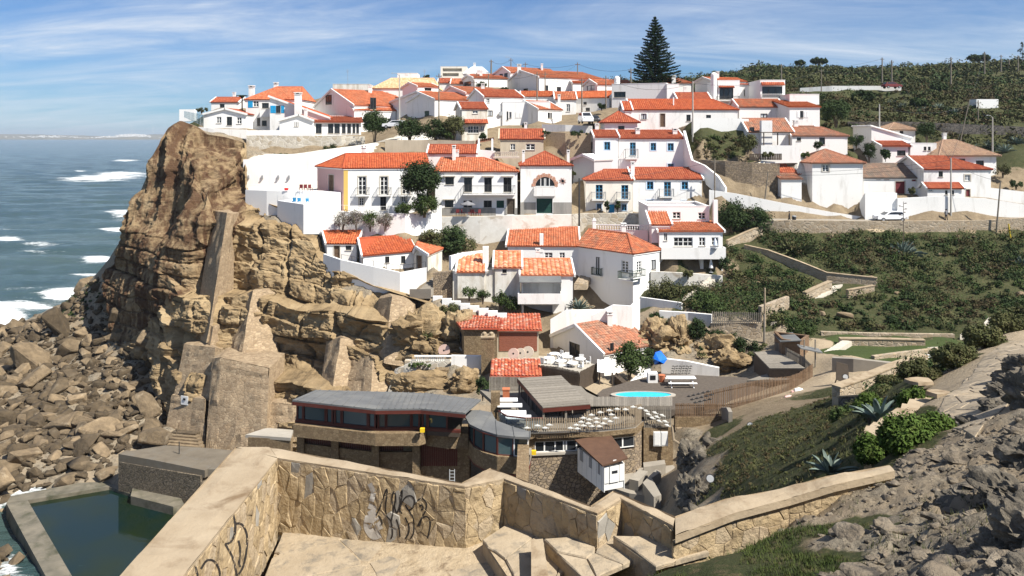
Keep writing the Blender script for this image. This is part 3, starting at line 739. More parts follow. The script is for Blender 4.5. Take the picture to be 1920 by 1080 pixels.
A4=H('house','white house whose shaded gable has one dark framed attic window',590,664,200,243,163,153,14,'gy',167.5,rf=.46,op=[('k',611,622,178,196)],T_=True)
H('dormer','orange roofed wing with a tall dormer window right of the gabled cliff house',664,742,206,243,153,158,9,'sb',172,op=[('k',694,705,183,205),('kf',727,733,222,238)])
H('house','flat pale house roof just showing behind the cliff houses',624,692,158,178,178,178,8,'flat',wm='oldwhite')
# --- upper rows, left to centre
H('house','wide white house with a pale sandy coloured hipped roof on the skyline',699,820,165,186,167,167,12,'hip',147,rm='beigetile',a=(.22,.1),op=[('w',720,728,173,184)],ch=[])
H('rooftop_room','white flat-topped rooftop room behind the sandy hipped roof',745,782,137.5,150,176,176,5,'flat',cat='house',T_=False)
H('house','narrow shaded house with thin orange roof right of the sandy hipped roof',783,822,161,174,160,163,6,'gx',156,wm='pinkwhite',op=[('k',796,809,162.5,170)])
H('house','white barn-like house with a big shaded gable and dark green door',733,815,191,222,160,147,10,'gy',171.5,rf=.62,op=[('dg',790,805,208,226)],wm='white')
H('house','white house with brick red corner pilaster and small side door',816,856,189,208,148,152,8,'gx',176,wm='white',op=[('d',826,830,193,205),('d',845,849,195,204)])
H('house','white house with broad orange roof behind the brick red cornered one',826,874,177,195,162,155,10,'gy',162,op=[('k',860,869,186,192)],rf=.42)
B5=H('house','tall white house with dark red roof and satellite dish on its wall',908,980,180.5,234,143,146,8,'gx',168.5,rm='redtile',op=[('w',912,918,184.5,193),('kc',915,924,207,217.5)])
B6=H('house','narrow weathered two-storey house with a second tiled roof over its bay',866,914,203,263,136,137,7,'gx',192,rm='redtile',wm='oldwhite',op=[('w',886,896,207,213),('w4',877,898,236,250),('w',901,908,236,244)])
H('house','white flat-roofed house with dark railings on its roof terrace',942,1032,191,233,144,144,9,'flat',wm='white_clean',op=[('kf',950,953,209,225),('kc',955,959,210,221),('sw',966,980,210,222),('k',1026,1031,211,221)])
H('house','small white house with orange roof and stepped chimney wall by the van',1009,1053,204,224,142,146,7,'gx',190,op=[('k',1027,1035,211,222)])
H('house','white house end with one narrow window and a square chimney near the van',1042,1080,186,213,150,150,8,'gx',172.5,op=[('w',1062,1069,195,209)],ch=[(1046,1051,177,190,149)])
H('house','long low house with orange roof above the terrace with dark railings',978,1042,180,200,155,155,7,'gx',171.5)
H('house','shaded house with orange roof directly behind the parked van',1060,1142,183.5,212,158,155,8,'gx',171.5,wm='white',op=[('k',1094,1100,191,196),('k',1098,1106,202,208)])
H('house','large skyline house with grey shaded gable and attic window pair',924,957,140,168,190,183,13,'gy',125.5,rf=.6,op=[('k',936,943,137,145),('k',945,952,137,145),('k',928,940,156,166)])
H('house','large skyline house with wide shaded gable and orange roof to the right',953,1011,152,173,184,170,16,'gy',131.5,rf=.4,op=[('k',981,990,166,171),('kf',1021,1028,160,172,'r'),('k',1044,1052,163,172,'r')],ch=[(970,977,120,135,178)])
H('house','pale hotel-like block with long balconies on the skyline',826,875,125,150,215,215,10,'flat',wm='cream',op=[('v',830,866,128,134),('v',830,860,137,143)])
H('house','skyline house with white hipped roof beside the balcony block',869,917,138,152,200,200,10,'hip',126,a=(.3,.3),rm='white',wm='white')
H('house','little house with shaded gable and dark window below the white hipped roof',867,888,149,164,183,176,8,'gy',141,op=[('k',870,883,153,162)])
H('house','orange roofed house tucked below the skyline gables',880,925,150,164,186,186,8,'gx',140)
H('house','tiny orange roof left of the little shaded gable',846,868,157,168,182,182,6,'gx',148)
H('house','tiny red roof far behind the sandy hipped roof',822,846,155,168,185,185,6,'gx',147,rm='redtile')
H('house','little white gabled house right of the orange skyline roof',1057,1074,158,172,178,172,9,'gy',148,op=[('k',1060,1066,160,170)])
H('house','white gabled house with wide dark dormer window near the round chimney',1093,1120,161,176,170,164,9,'gy',149,op=[('kc',1100,1115,160,170)])
# --- upper rows, right
C1=H('house','long windowless white flat block with one wide window at its left',1147,1250,158,198,150,147,9,'flat',wm='white',op=[('k3',1151,1173,172,182.5)])
H('house','white end block stepping forward beside the long flat block',1250.5,1273,158,198,146,146,8,'flat',wm='white_clean',T_=False)
H('house','house with orange hipped roof behind the long white flat block',1220,1296,155,176,164,164,11,'hip',144,a=(.38,.34),ch=[(1260,1267,141,155,162)])
H('house','grey gabled house with a small orange roof left of the tall round-topped chimney',1303,1335,154,176,166,160,8,'gy',145)
H('house','orange roof in front of the round-topped chimney',1272,1332,186,198,143,143,6,'gx',174,rm='redtile')
C4=H('house','modern white block with dark glazed doors beside the round-topped chimney',1346,1387,151,190,147,147,8,'flat',wm='white_clean',op=[('k3',1349,1375,164,186)])
H('house','plain white wall house sloping down between two modern blocks',1387,1426,158,190,149,149,7,'sl',157,wm='white',verge=False,op=[('k',1395,1397,168,180),('k',1411,1413,168,180)])
C5=H('house','square white modern house with dark loggia and strip of tiles on top',1425.5,1472,150.5,190,142,142,8,'flat',wm='white_clean',op=[('k3',1429,1467,162,183)])
C6=H('house','long single-storey white house with the longest orange roof',1184,1383,205,236,134,134,8,'hip',186.5,a=(.0,.18),op=[('kc',1202,1212,213,224),('sw',1199,1202,213,224),('sw',1212,1215,213,224),('d',1238,1247,213,238),('k',1287,1295,215,227),('k',1324,1333,215.5,222)],ch=[(1262,1264,182,200,135.5,'white',False)])
H('house','small orange lean-to at the left end of the longest roof',1171,1184,206,225,132,132,6,'gx',191)
C7=H('pavilion','little white pavilion with pointed orange hipped roof below the parked van',1134,1195,228,246,129,129,6.5,'pyr',209,rm='redtile',ov=.45,op=[('k',1159,1171,236,243)],cat='house')
H('house','white house with orange roof left of the far right tall box house',1386,1470,200,226,137,137,7,'gx',186.5,op=[('kc',1426,1439,213,221)])
H('house','white box house with white shutters at the right edge of the old centre',1480.5,1537,200,240,131,131,8,'sb',188,verge=False,op=[('k',1500,1506,208,221),('sw',1494,1500,208,221),('sw',1507,1516,208,221)])
H('rooftop_room','plain white parapet block on top of the white shuttered box house',1480.5,1536,177,196,137,137,5,'flat',cat='house',T_=False,found=0)
C11=H('house','white three-storey house with blue windows, higher of the two blue-windowed ones',1160,1281,258.5,327,124,124,9,'gx',244.5,rm='redtile',wm='white_clean',op=[('B',1181,1192,267,291),('b',1220,1230,268,282),('b',1252,1263,268.5,282.5),('b',1252,1263,307,314)],ch=[(1192,1200,239,255,126),(1262,1270,240,256,126)])
balcony(C11,1173,1197,279,297,.8,'metal_grey')
H('house','left tower of the higher blue-windowed house with its own red roof',1116,1159,256,327,123,123,8,'gx',244.5,rm='redtile',wm='white_clean',op=[('b',1133,1144,266,281),('b',1132,1142,305,316),('kf',1108,1111,266,280,'l')])
C12=H('house','white house with weathered roof and broad white chimney above the pergola terrace',1404,1486,247,275,126,126,8,'gx',222.5,rm='oldtile',op=[('k',1405,1414,238.5,249)],ch=[(1428,1448,226,262,124.5,'white',False,1.0)])
H('house','white house with weathered hipped roof right of the pergola terrace',1485,1589,254,290,125,125,7,'hip',239,rm='oldtile',a=(0,.3),op=[('kf',1494,1502,256.5,264),('kf',1536,1547,257,271)])
H('house','upper white house with small weathered roof behind the pergola house',1484,1524,236,262,131,131,6,'gx',224,rm='oldtile')
# --- right hand cluster above the road
H('house','small white house with brown pyramid roof, highest of the right cluster',1669,1716,242,266,133,133,6,'pyr',230,rm='browntile',ov=.5,op=[('k',1687,1694,245,252)])
D2=H('house','white house with stepped side walls and small red roof in the right cluster',1634,1708,258,306,129,129,7,'sl',235,wm='white',verge=False,rm='white')
H('house','small white house front with red roof and open window shutters',1655,1703,272,307,125,125,5,'gx',265,rm='redtile',ov=.4,op=[('kf',1657,1662,280,286),('kf',1682,1698,282,292),('k',1686,1691,302,307)])
H('house','white box house with two little arched windows behind the red roofed farmhouse',1707,1756,269,296,125,125,6,'flat',op=[('kf',1732,1737,275,282),('kf',1740,1745,275,282)])
H('house','white house with broad brown hipped roof at the far right of the cluster',1763,1868,290,323,122,122,10,'hip',263,rm='browntile',a=(.36,.4),ov=.5,op=[('k',1798,1810,297.5,304),('kf',1830,1845,301,313)])
H('house','tall white house with weathered pyramid roof and single window above the boulders',1523,1618,304,372,117,117,9,'pyr',280,rm='oldtile',ov=.35,op=[('ws',1542,1554,309,322)])
H('barn','long low white barn with grey-brown roof and dark red door',1619,1729,332.5,368,118,118,8,'gx',307,rm='greytile',verge=False,op=[('dr',1679,1697,340,364),('dr',1643,1652,334,337.5),('dr',1658,1668,334,338),('dr',1710,1718,335,340)],cat='barn')
H('farmhouse','white farmhouse with big red roof between barn and brown hipped house',1732,1858,316.5,371,116,116,9,'hip',293,rm='redtile',a=(0,.45),op=[('k',1760,1768,321,331.5),('wc',1809,1819,328,339),('dr',1811,1819,355,369)])
H('porch','small tiled porch with cream side wall in front of the farmhouse',1739,1803,352,369,114.4,114.4,2,'gx',343,rm='redtile',ov=.3,op=[('w',1741,1749,351,358),('k',1772,1777,357,365),('k',1785,1789,357,365)],wm='white')
H('shed','rust-roofed white shed left of the weathered pyramid roof',1463,1522,326,352,120,120,6,'gx',300,rm='redtile',verge=False,cat='shed')
H('shed','small white shed with sloping brown tile strip below the rust-roofed one',1465,1503,335,371,116.5,116.5,3,'sb',325,rm='oldtile',verge=False,cat='shed')
# --- middle terrace
E1=H('house','white house with pink side wall and yellow corner, French windows and balconies',644,800,314.5,397,112,114,9,'hip',288,a=(.16,.02),bl=(595,119),br=(803,123),op=[('f',672,686.5,331,365),('f',713,727,331,365),('f',754,768,331,364),('ws',674,682,371,385),('kf',713,724,369,394),('ws',753,761,368,378),('d',616,626,328,359,'l')],sidewm='pink',wm='white_clean')
for x in(667,708,747):balcony(E1,x,x+26,352,366.5,.8)
o,us,un=frame_of(E1);mb=MB();mb.box(o,us,un,UZ,(.02,.62),(.003,.05),(worldloc(E1).z-2,zz(314.5,112)-.3));mb.build('corner_pilaster','yellow',E1)
E2=H('house','white house with long balcony, umbrella terrace and hipped orange roof',816,970,320.5,405,114,114,9,'hip',296,a=(.04,.42),wm='white_clean',op=[('k',835,851,332,346),('kf',870,885,333,360),('kf',908,922,333,360),('kf',944,959,333,360),('k',834,850,375,389),('k',869,885,376,389),('k',907,922,376,389),('dg',931,945,376,390),('dk',951,965,373,402)],plinth=('plinth',1.15))
balcony(E2,868,966,348,364,1.3)
o,us,un=frame_of(E2)
for i,(x0,x1)in enumerate(((831,854),(866,889),(904,926),(940,963),(831,854))):
 y=330 if i<4 else 373.5
 h0,h1=hit(x0,y,o,un),hit(x1,y,o,un);mb=MB();mb.box(o,us,un,UZ,((h0-o).dot(us),(h1-o).dot(us)),(.003,.4),(h0.z-.08,h0.z+.05));mb.build('window_hood','stonetrim',E2)
H('house','small upper house with two orange roof panes and a white chimney between them',803,892,287,310,121,121,6,'gx',271.5,wm='white',rm='redtile',op=[('k',859,874,293,299)],ch=[(848,854,272,302,117.5)])
E3=H('house','white house with brick arched window, sunburst ornament and dark green garage',976,1072,309.5,400,116,116,9,'pyr',284,wm='white',rm='redtile',op=[('fw',1014,1030,333,350.5),('dg',1006,1036,372,400)],ch=[(979,984,281,303,117),(1063,1068,281,303,117)],plinth=('plinth',1.6))
balcony(E3,1001,1042,351.5,366,1.0,solid=True,slab='white')
H('shed','grey gabled shed with white roof edge between sunburst and blue-windowed houses',1074,1114,298,328,123,120,6,'gy',290,wm='greywall',rm='white',cat='shed')
E5=H('house','cream-white house with blue windows and blue front door, right half, lower row',1187,1316,335,399,118,118,8,'gx',314.5,rm='redtile',wm='white',op=[('b',1213,1225,340.5,355),('B',1245,1258,341,368),('b',1278,1290,341,355),('b',1213,1225,375,382),('b',1245,1258,375,382),('b',1278,1290,376,383)])
E5b=H('house','cream-white house with blue windows and blue front door, left half, lower row',1098,1186.5,337,399,117.6,117.6,8,'hip',318,a=(.36,0),rm='redtile',wm='cream',op=[('B',1117,1130,346.5,373),('B',1165,1178,347,373),('b',1119,1128,382,394.5),('db',1142,1152,383,399),('b',1166,1175,383,395)],ch=[(1183,1190,303,330,119)])
balcony(E5b,1110,1136,360,374.5,.8,'metal_grey');balcony(E5b,1157,1182,360,375,.8,'metal_grey');balcony(E5,1237,1264,354,369,.8,'metal_grey')
for e,lst in((E5,[(1278,341)]),):pass
H('house','beige weathered house with red roof above the balustrade',938,1019,260,285,126,126,7,'gx',242.5,rm='redtile',wm='beige',op=[('w',957,966,269.5,281),('w',986,1003,269.5,281)],sidewm='beige')
# --- lower terraces
E6=H('house','tall white house, upper block with two paired windows',1215,1330,387,440,107,107,8,'flat',wm='pinkwhite',op=[('w',1261,1276,397.5,410),('w',1309,1323,398.5,410.5)],ch=[(1338,1346,375,430,106,'pinkwhite',False)])
E6b=H('house','tall white house, lower block with orange lean-to roof and covered loggia',1236,1355,433,514,102.5,102.5,5,'sb',414,wm='white_clean',op=[('w4',1263,1299,445,462),('w',1310.5,1322.5,445,461),('w',1334,1347,445,460),('w',1245,1251,436,451),('v',1263,1313,485.5,510),('v',1319,1352,485.5,510)])
balcony(E6b,1240,1361,464.5,484,1.2,solid=True,slab='white')
H('house','narrow orange lean-to between the two blocks of the tall white house',1222,1257,421,440,103.2,103.2,3,'sb',396,wm='pinkwhite')
E7=H('house','white house with broad orange roof and slim chimney, left wing of the L',952,1085,459.5,520,105.5,105,9,'gx',426,rf=.75,op=[('w',1021,1036,473.5,484),('w',1049,1059,473.5,484),('d',1086,1090,475,515)],ch=[(1012,1019,439,462,105.2,'white',False,.7)],wm='white_clean')
E7b=H('house','white house with faceted orange roof and green corner balcony, right wing of the L',1083,1187,460.5,562,105,98.2,5,'gx',436,a=(0,.32),br=(1237,101.5),bl=(1128,109),op=[('kc',1117,1125,482,515),('fw',1165,1178,489,511),('fw',1194,1203,490,511,'r'),('kc',1221,1230,487,506,'r')],wm='white_clean',found=6,verge=False)
E8b=H('house','low white house on the cliff terrace with the largest orange roof of three',681,777,478,512,101,103.5,9,'gx',444,ye1=469,op=[('k',722,730,481,493),('k',752,760,480,493.5)],wm='white_clean',verge=True,bl=(668,108),br=(748,112))
H('house','small white end house on the cliff terrace with brown door and ribbed roof',613,668,455.5,487,104,104,6,'gx',433,op=[('d',626,637,459,485),('kf',648,659,458.5,469)],wm='white_clean',bl=(601,109))
H('house','right end of the cliff terrace house with weathered side wall',777,802,472,515,102.5,100.5,8,'gy',463,rf=.2,op=[('d',781,791,479,504)],wm='oldwhite',br=(829,106),bl=(770,110))
E9=H('house','weathered white house with ribbed roofs and a small balustrade garden',849,972,508,562,95.5,95.5,5,'flat',wm='oldwhite',op=[('w',881,900,515,527),('wc',943.5,957.5,529,549)],found=5)
H('house_wing','left ribbed tile roof of the weathered white house',858,908,508.5,512,95.2,95.2,5,'gx',477,rm='limed',wm='oldwhite',rf=.9,cat='house',T_=False,ch=[(905,916,463,492,97,'white',False)])
H('house_wing','upper ribbed tile roof with small black window beside the slanted chimney',928,976,500,514,95.3,95.3,5,'gx',471.5,rm='limed',wm='oldwhite',rf=.9,cat='house',T_=False,op=[('k',942,950,503,512)])
E9b=H('house','white house with ribbed roof over a shaded veranda and white balcony',978,1074,514.5,594,94,94,6,'gx',485.5,rm='limed',rf=.9,wm='white',found=4,op=[('v',980,1052,522,566),('v',982,1036,572,592)])
balcony(E9b,971,1054,551,568,1.6,solid=True,slab='white')
mb=MB();o,us,un=frame_of(E9b);h=hit(974,523,o+un*1.7,un);h1=hit(1053,523,o+un*1.7,un);s0,s1=(h-o).dot(us),(h1-o).dot(us)
zt=hit(1000,516,o,un).z-.1;mb.hexa([o+us*s0+un*1.7+UZ*(zt-.5),o+us*s1+un*1.7+UZ*(zt-.5),o+us*s1+un*.01+UZ*zt,o+us*s0+un*.01+UZ*zt],[o+us*s0+un*1.7+UZ*(zt-.4),o+us*s1+un*1.7+UZ*(zt-.4),o+us*s1+un*.01+UZ*(zt+.1),o+us*s0+un*.01+UZ*(zt+.1)])
mb.build('veranda_roof','roofsheet',E9b)
E10=H('shed','brown shed with tumbled red tiles and slatted red-brown front',932,1010,617,665,84,84,6,'sb',589,rm='rusttile',wm='beige',verge=False,cat='shed',found=4,ov=.35)
H('shed','left part of the tumbled red tile shed with tan stone wall and dark glazed side',870,931,614,668,83,83,7,'sb',592,rm='rusttile',wm='pebble',verge=False,cat='shed',found=4,ov=.35,bl=(853,89),op=[('k',856,866,618,648,'l')])
E11=H('house','white house whose shaded textured gable faces the patio, dark doorway',1037,1133,628,674,90,82.5,6.5,'gy',609,rf=.48,rm='oldtile',wm='white',op=[('k',1067,1087,642,669),('k',1144,1150,643,668,'r')],found=4,verge=True)
o,us,un=frame_of(E3);c=hit(1022,350,o,un);mb=MB();n=14
for i in range(n):
 a0,a1=math.pi*i/n,math.pi*(i+.88)/n
 q=lambda a,r,d:c+us*(r*math.cos(a))+UZ*(r*math.sin(a))+un*d
 r0,r1=1.42,1.85+(.12 if i%2 else 0)
 mb.hexa([q(a0,r0,-.05),q(a1,r0,-.05),q(a1,r1,-.05),q(a0,r1,-.05)],[q(a0,r0,.06),q(a1,r0,.06),q(a1,r1,.06),q(a0,r1,.06)])
mb.build('brick_arch','archbrick',E3)
mb=MB();pts=[c+us*(1.4*math.cos(math.pi*i/16))+UZ*(1.4*math.sin(math.pi*i/16))+un*.02 for i in range(17)];mb.face(pts);w=mb.build('arched_pane','glass',E3)
mb=MB()
for s in(-.62,-.1,.1,.62):mb.box(c,us,un,UZ,(s-.05,s+.05),(.025,.07),(0,1.2))
mb.box(c,us,un,UZ,(-1.38,1.38),(.025,.068),(-.02,.1));mb.build('arched_window_bars','white_paint',w)
c=hit(1055,339.5,o,un);mb=MB()
for i in range(16):
 a=math.pi*i/8;r1=.52 if i%2 else.38;q=lambda a,r,d:c+us*(r*math.cos(a))+UZ*(r*math.sin(a))+un*d
 mb.hexa([q(a-.12,.22,.01),q(a+.12,.22,.01),q(a+.03,r1,.01),q(a-.03,r1,.01)],[q(a-.12,.22,.06),q(a+.12,.22,.06),q(a+.03,r1,.06),q(a-.03,r1,.06)])
mb.build('sunburst','archbrick',E3);mb=MB();mb.face([c+us*(.2*math.cos(i*.4))+UZ*(.2*math.sin(i*.4))+un*.03 for i in range(16)]);mb.build('round_window','glass',E3)
mb=MB();p=P(1015,297,119);mb.cbox(p-UZ*.7+Vector((.68,0,0)),1.36,1.6,.75);d=mb.build('dormer','metal_dark',E3)
mb=MB();[mb.cbox(p-UZ*.6+Vector((.38+.62*i,-.82,0)),.5,.04,.5)for i in range(2)];mb.build('pane','curtainglass',d)
o,us,un=frame_of(E10);mb=MB();h0,h1=hit(936,658,o,un),hit(1007,619,o,un)
zl,zh=h0.z,h1.z;s0,s1=(h0-o).dot(us),(h1-o).dot(us);k=0
while zl<zh-.1:
 mb=MB();mb.box(o,us,un,UZ,(s0,s1),(.003,.06),(zl,zl+.19));mb.build('slat','brickred',E10);zl+=.21
o,us,un=frame_of(B6);h0,h1=hit(869,231,o,un),hit(914,231,o,un);s0,s1=(h0-o).dot(us),(h1-o).dot(us);mb=MB()
zq=hit(890,223.5,o,un).z;tile_patch(mb,[o+us*s0+un*.9+UZ*h0.z,o+us*s1+un*.9+UZ*h0.z,o+us*s1+un*.02+UZ*zq,o+us*s0+un*.02+UZ*zq]);mb.build('bay_roof','redtile',B6)
o,us,un=frame_of(B5);c=hit(937,213,o,un);mb=MB();mb.tube([c,c+un*.35],.03,6);mb.tube([c+un*.3,c+un*.42],.38,12,0,.42);mb.build('satellite_dish','metal_grey',B5)
o,us,un=frame_of(C5);h0,h1=hit(1427,159.5,o,un),hit(1470,159.5,o,un);zq=hit(1440,154,o,un).z;mb=MB();tile_patch(mb,[h0+un*.5,h1+un*.5,Vector((h1.x,h1.y,zq))+un*.02,Vector((h0.x,h0.y,zq))+un*.02]);mb.build('tile_strip','redtile',C5)
o,us,un=frame_of(C4);h0,h1=hit(1347,164,o,un),hit(1376,164,o,un);mb=MB();tile_patch(mb,[h0+un*.6,h1+un*.6,h1+un*.02+UZ*.3,h0+un*.02+UZ*.3]);mb.build('tile_strip','redtile',C4)
balcony(C4,1345,1387,180,188,1.0)
balcony(C5,1428,1468,176,184,.3,'white_paint')
balcony(E7b,1158,1187,508,522,.9,'metal_green')
B_=P(1187,255,98.2);C_=P(1237,255,101.5);B_.z=C_.z=0;usr=(C_-B_).normalized();balcony(E7b,1187.5,1211,508,521.5,.8,'metal_green',o=B_,us=usr,un=Vector((usr.y,-usr.x,0)))
o,us,un=frame_of(E7b);balcony(E7b,1108,1125,501,515,.5,'metal_green')
for(x0,x1,yt,yb,Y,lb)in((1334,1345.5,135,190,146.5,'tall white chimney tower with rounded top beside the modern block'),(1152,1163,142,160,151,'short white round-topped chimney on the long flat block')):
 a,b=P(x0,yt,Y),P(x1,yt,Y);r=(b.x-a.x)/2;zb=zz(yb,Y);mb=MB();c=Vector(((a.x+b.x)/2,Y+r,zb-.5));h=a.z-zb+.5
 mb.lathe(c,[(r,0),(r,h-r)]+[(r*math.cos(t),h-r+r*math.sin(t))for t in(.3,.6,.9,1.2,1.5)],16);tag(mb.build('chimney_tower','white_clean',None,True,loc=c),lb,'chimney')
# ---- retaining walls, terraces, road walls
wall('retaining_wall','pale stone retaining wall under the cliff-top houses',[(462,254,292,145),(560,255,287,144),(640,254,278,144),(684,256,274,145)],.5,'palestone')
wall('retaining_wall','shaded white wall on stone footing below the cliff-edge cottage',[(370,238,246,147),(400,241,252,146.5),(462,243,262,146)],.4,'white',found=.3)
wall('parapet_wall','low white parapet on the pale stone wall in front of the chimney house',[(462,244,254,145.1),(524,244,254,144.6)],.25,'white_clean',retain=False,T_=False,found=0)
wall('wall','white end block of the cliff-top garden wall',[(336,205,219,160),(364,205,217,160)],1.2,'white_clean',T_=False)
for i in range(6):
 x0=345+i*6.2;w=wall('glass_screen','tall glass wind screen panels leading to the cliff-edge cottage',[(x0,208+i*1.2,219+i*3,158-i*1.6),(x0+5.6,209+i*1.2,221.5+i*3,156.6-i*1.6)],.05,'clearglass','wind screen',T_=False,found=.1,group='glass wind screen panels')
wall('terrace_wall','long sloping white wall with pinkish tint left of the pink-sided house',[(456,299,372,122),(500,298,368,122),(560,291,360,122),(600,285,357,122),(660,280,340,124)],.5,'pinkwhite','wall',k='w')
for k,x in enumerate((466,492,522,542)):
 c=P(x,333,121.9);mb=MB();mb.cbox(c,.22,.3,.35);mb.cbox(c+Vector((0,-.1,-.12)),.3,.3,.1);tag(mb.build('wall_lamp','metal_grey',None,loc=c),'small lamp on the long pinkish white wall','lamp','lamps on the pinkish wall')
def slab(nm,label,pts,mat,th=.25,cat='terrace',kind=None,k='p',T_=True):
 """horizontal-ish sheet: pts (px, py, Y) counterclockwise from above"""
 t=[P(*p)for p in pts];mb=MB();mb.hexa([p-UZ*th for p in t],t);o=mb.build(nm,mat,None,loc=t[0]);tag(o,label,None if kind else cat,None,kind)
 if T_:
  for p in t:TW(p.x,p.y,p.z-th-.05,k)
 return o
for a in[(462,300,126),(520,298,126),(580,290,126),(640,281,128),(690,272,132),(462,296,140),(540,292,140),(620,282,140),(690,270,140),(740,276,134),(780,262,140),(560,294,133),(760,290,128),(660,276,136),(790,288,127)]:T(*a,'w')
wall('terrace_wall','white pool terrace wall, upper step beside the cliff',[(460,356,385,114.5),(500,357,393,113),(632,362,400,111)],3.0,'white_clean',retain=False,k='r')
wall('terrace_wall','white terrace block facing right above the terraced cliff house',[(520,376,405,110.5),(569,383,425,107),(628,383,425,107.5)],4.0,'white_clean',retain=False,k='r')
wall('garden_wall','white garden wall with flowering shrubs below the French window house',[(628,395,425,109),(700,402,432,107),(760,400,436,107),(800,402,432,109),(828,385,430,111)],.5,'white')
wall('retaining_wall','tall stained white retaining wall under the umbrella terrace',[(826,407,470,111.5),(900,406,478,111),(960,404,468,111),(1072,402,440,112)],.5,'limerender',found=2.5)
wall('retaining_wall','stone and lime wall under the house with the blue front door',[(1073,402,430,115),(1100,400,430,115.5),(1200,400,428,115.5)],.5,'palestone')
wall('terrace_wall','pinkish white terrace wall below the balustrade beside the tall white house',[(1116,430,470,107.5),(1215,432,480,105.2)],.4,'pinkwhite')
bw=empty('balustrade',P(1116,430,107.4),'white balustrade along the roof terrace left of the tall white house','balustrade')
for t in range(22):
 f=t/21;c=P(1117+f*96,430+f*2,107.5-2.3*f);mb=MB();mb.lathe(c,[(.07,0),(.04,.1),(.09,.3),(.04,.55),(.07,.62)],6);mb.build('baluster','white_clean',bw,True)
mb=MB();a,b=P(1115,421,107.6),P(1214,423,105.2);mb.box(a,(b-a).normalized(),Vector((0,1,0)),UZ,(0,(b-a).length),(-.1,.12),(-.08,.06));mb.build('rail','white_clean',bw)
mb=MB();c=P(1114,430,107.4);mb.cbox(c,.45,.45,1.15);mb.cbox(c+UZ*1.15,.55,.55,.12);mb.cbox(c+UZ*1.27,.3,.3,.25);mb.build('post','white_clean',bw)
bw=empty('balustrade',P(926,284,122),'small stone balustrade in front of the beige weathered house','balustrade')
for t in range(12):
 c=P(928+t*3.7,293,122);mb=MB();mb.lathe(c,[(.09,0),(.05,.1),(.11,.3),(.05,.55),(.08,.62)],6);mb.build('baluster','stonetrim',bw,True)
mb=MB();a=P(926,285,122);mb.box(a,Vector((1,0,0)),Vector((0,1,0)),UZ,(0,3.8),(-.12,.12),(-.08,.04));mb.box(a,Vector((1,0,0)),Vector((0,1,0)),UZ,(-.1,3.9),(-.15,2.5),(-.95,-.66));mb.build('rail','stonetrim',bw)
wall('garden_wall','long beige wall behind the French window house',[(722,262,290,132),(800,263,293,131),(890,264,296,129)],.4,'beige')
wall('garden_wall','white wall beside the beige weathered house',[(890,280,300,122.5),(928,283,300,122.2)],.4,'white')
wall('earth_bank','bare ochre earth bank between the beige house and the blue-windowed tower',[(1012,246,290,129),(1060,249,296,127),(1108,250,300,127)],1.5,'mortar','bank',found=2)
wall('garden_wall','white wall below the parking place of the van',[(1016,233,248,137),(1060,234,249,135),(1110,236,250,134)],.4,'white')
wall('garden_wall','tall blank white retaining wall above the grassy bank',[(1298,222,256,129),(1350,221,257,129),(1404,223,252,129)],.4,'white',k='g')
wall('terrace_wall','white base wall of the pergola terrace',[(1427,272.5,294,121),(1501,273,293,121)],.4,'white',k='w')
wall('stone_wall','rough dry stone bank above the zigzag white walls',[(1308,299,330,122),(1360,302,345,119),(1410,305,350,118),(1462,308,350,118)],.8,'rubblewall')
wall('stair_wall','stepped white wall climbing beside the higher blue-windowed house',[(1281,245,300,124),(1296,300,318,121),(1320,310,330,119),(1345,330,352,117),(1360,352,366,116)],.4,'white')
wall('road_wall','long white wall along the road descending from the blue-windowed houses',[(1330,356,400,116),(1380,363,410,115.5),(1470,381,415,115),(1560,398,416,114.5),(1640,410,416,114.2)],.4,'white')
wall('terrace_wall','white rounded retaining block with lamps under the grey-brown barn',[(1612,378,412,115.5),(1622,361,407,113.4),(1682,362,410,113.4)],.6,'white_clean')
wall('road_wall','white wall below the farmhouse beside the road',[(1683,372,411,113),(1760,368,412,112.8),(1850,372,413,112.8),(1925,384,413,112.8),(2100,380,413,112.8)],.4,'white')
wall('garden_wall','white garden walls at the right edge above the road',[(1858,352,384,116),(1925,360,390,116),(2050,360,390,116)],.4,'white')
wall('garden_wall','small white wall with ramp roof beside the dry stone bank',[(1405,313,338,119.5),(1440,309,338,119.5)],1.5,'oldwhite')
wall('garden_wall','sloping white wall under the rust-roofed shed',[(1440,318,345,118.5),(1466,330,352,118)],.5,'white')
wall('road_retaining_wall','long stone retaining wall below the road',[(1380,424,440,113),(1420,415,440,112),(1480,413,436,111),(1640,415,440,110.5),(1780,414,446,110.5),(1850,413,444,110.5),(1925,408,440,110.5),(2150,405,440,110.5)],.5,'stonewall',retain=False,k='g')
slab('road','',[(1360,421,112.5),(1640,417,111),(2150,412,111),(2150,411.5,112.5),(1690,413,112.9),(1640,415,113.8),(1330,407,115.6)],'concrete',.3,kind='structure')
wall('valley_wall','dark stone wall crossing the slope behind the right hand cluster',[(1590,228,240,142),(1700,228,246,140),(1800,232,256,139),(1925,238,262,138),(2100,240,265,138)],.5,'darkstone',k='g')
wall('hill_wall','long low white wall high on the scrub hillside',[(1500,165,172,190),(1560,161,170,188),(1690,161,169,186)],.4,'white',retain=False,k='g')
wall('shed_wall','lone white hut wall high on the right hillside',[(1831,186,204,165),(1872,186,204,165)],2.5,'white_clean','hut',retain=False,k='g')
wall('terrace_parapet','white parapet following the terrace of the low cliff house',[(606,476,512,101.5),(638,487,516,99.5),(700,500,532,98),(750,511,546,97),(800,502,528,97.5)],.35,'white_clean',k='r')
wall('garden_wall','white wall above the orange roofs of the cliff terrace',[(604,428,445,112),(650,428,446,111),(735,440,452,110)],.4,'white')
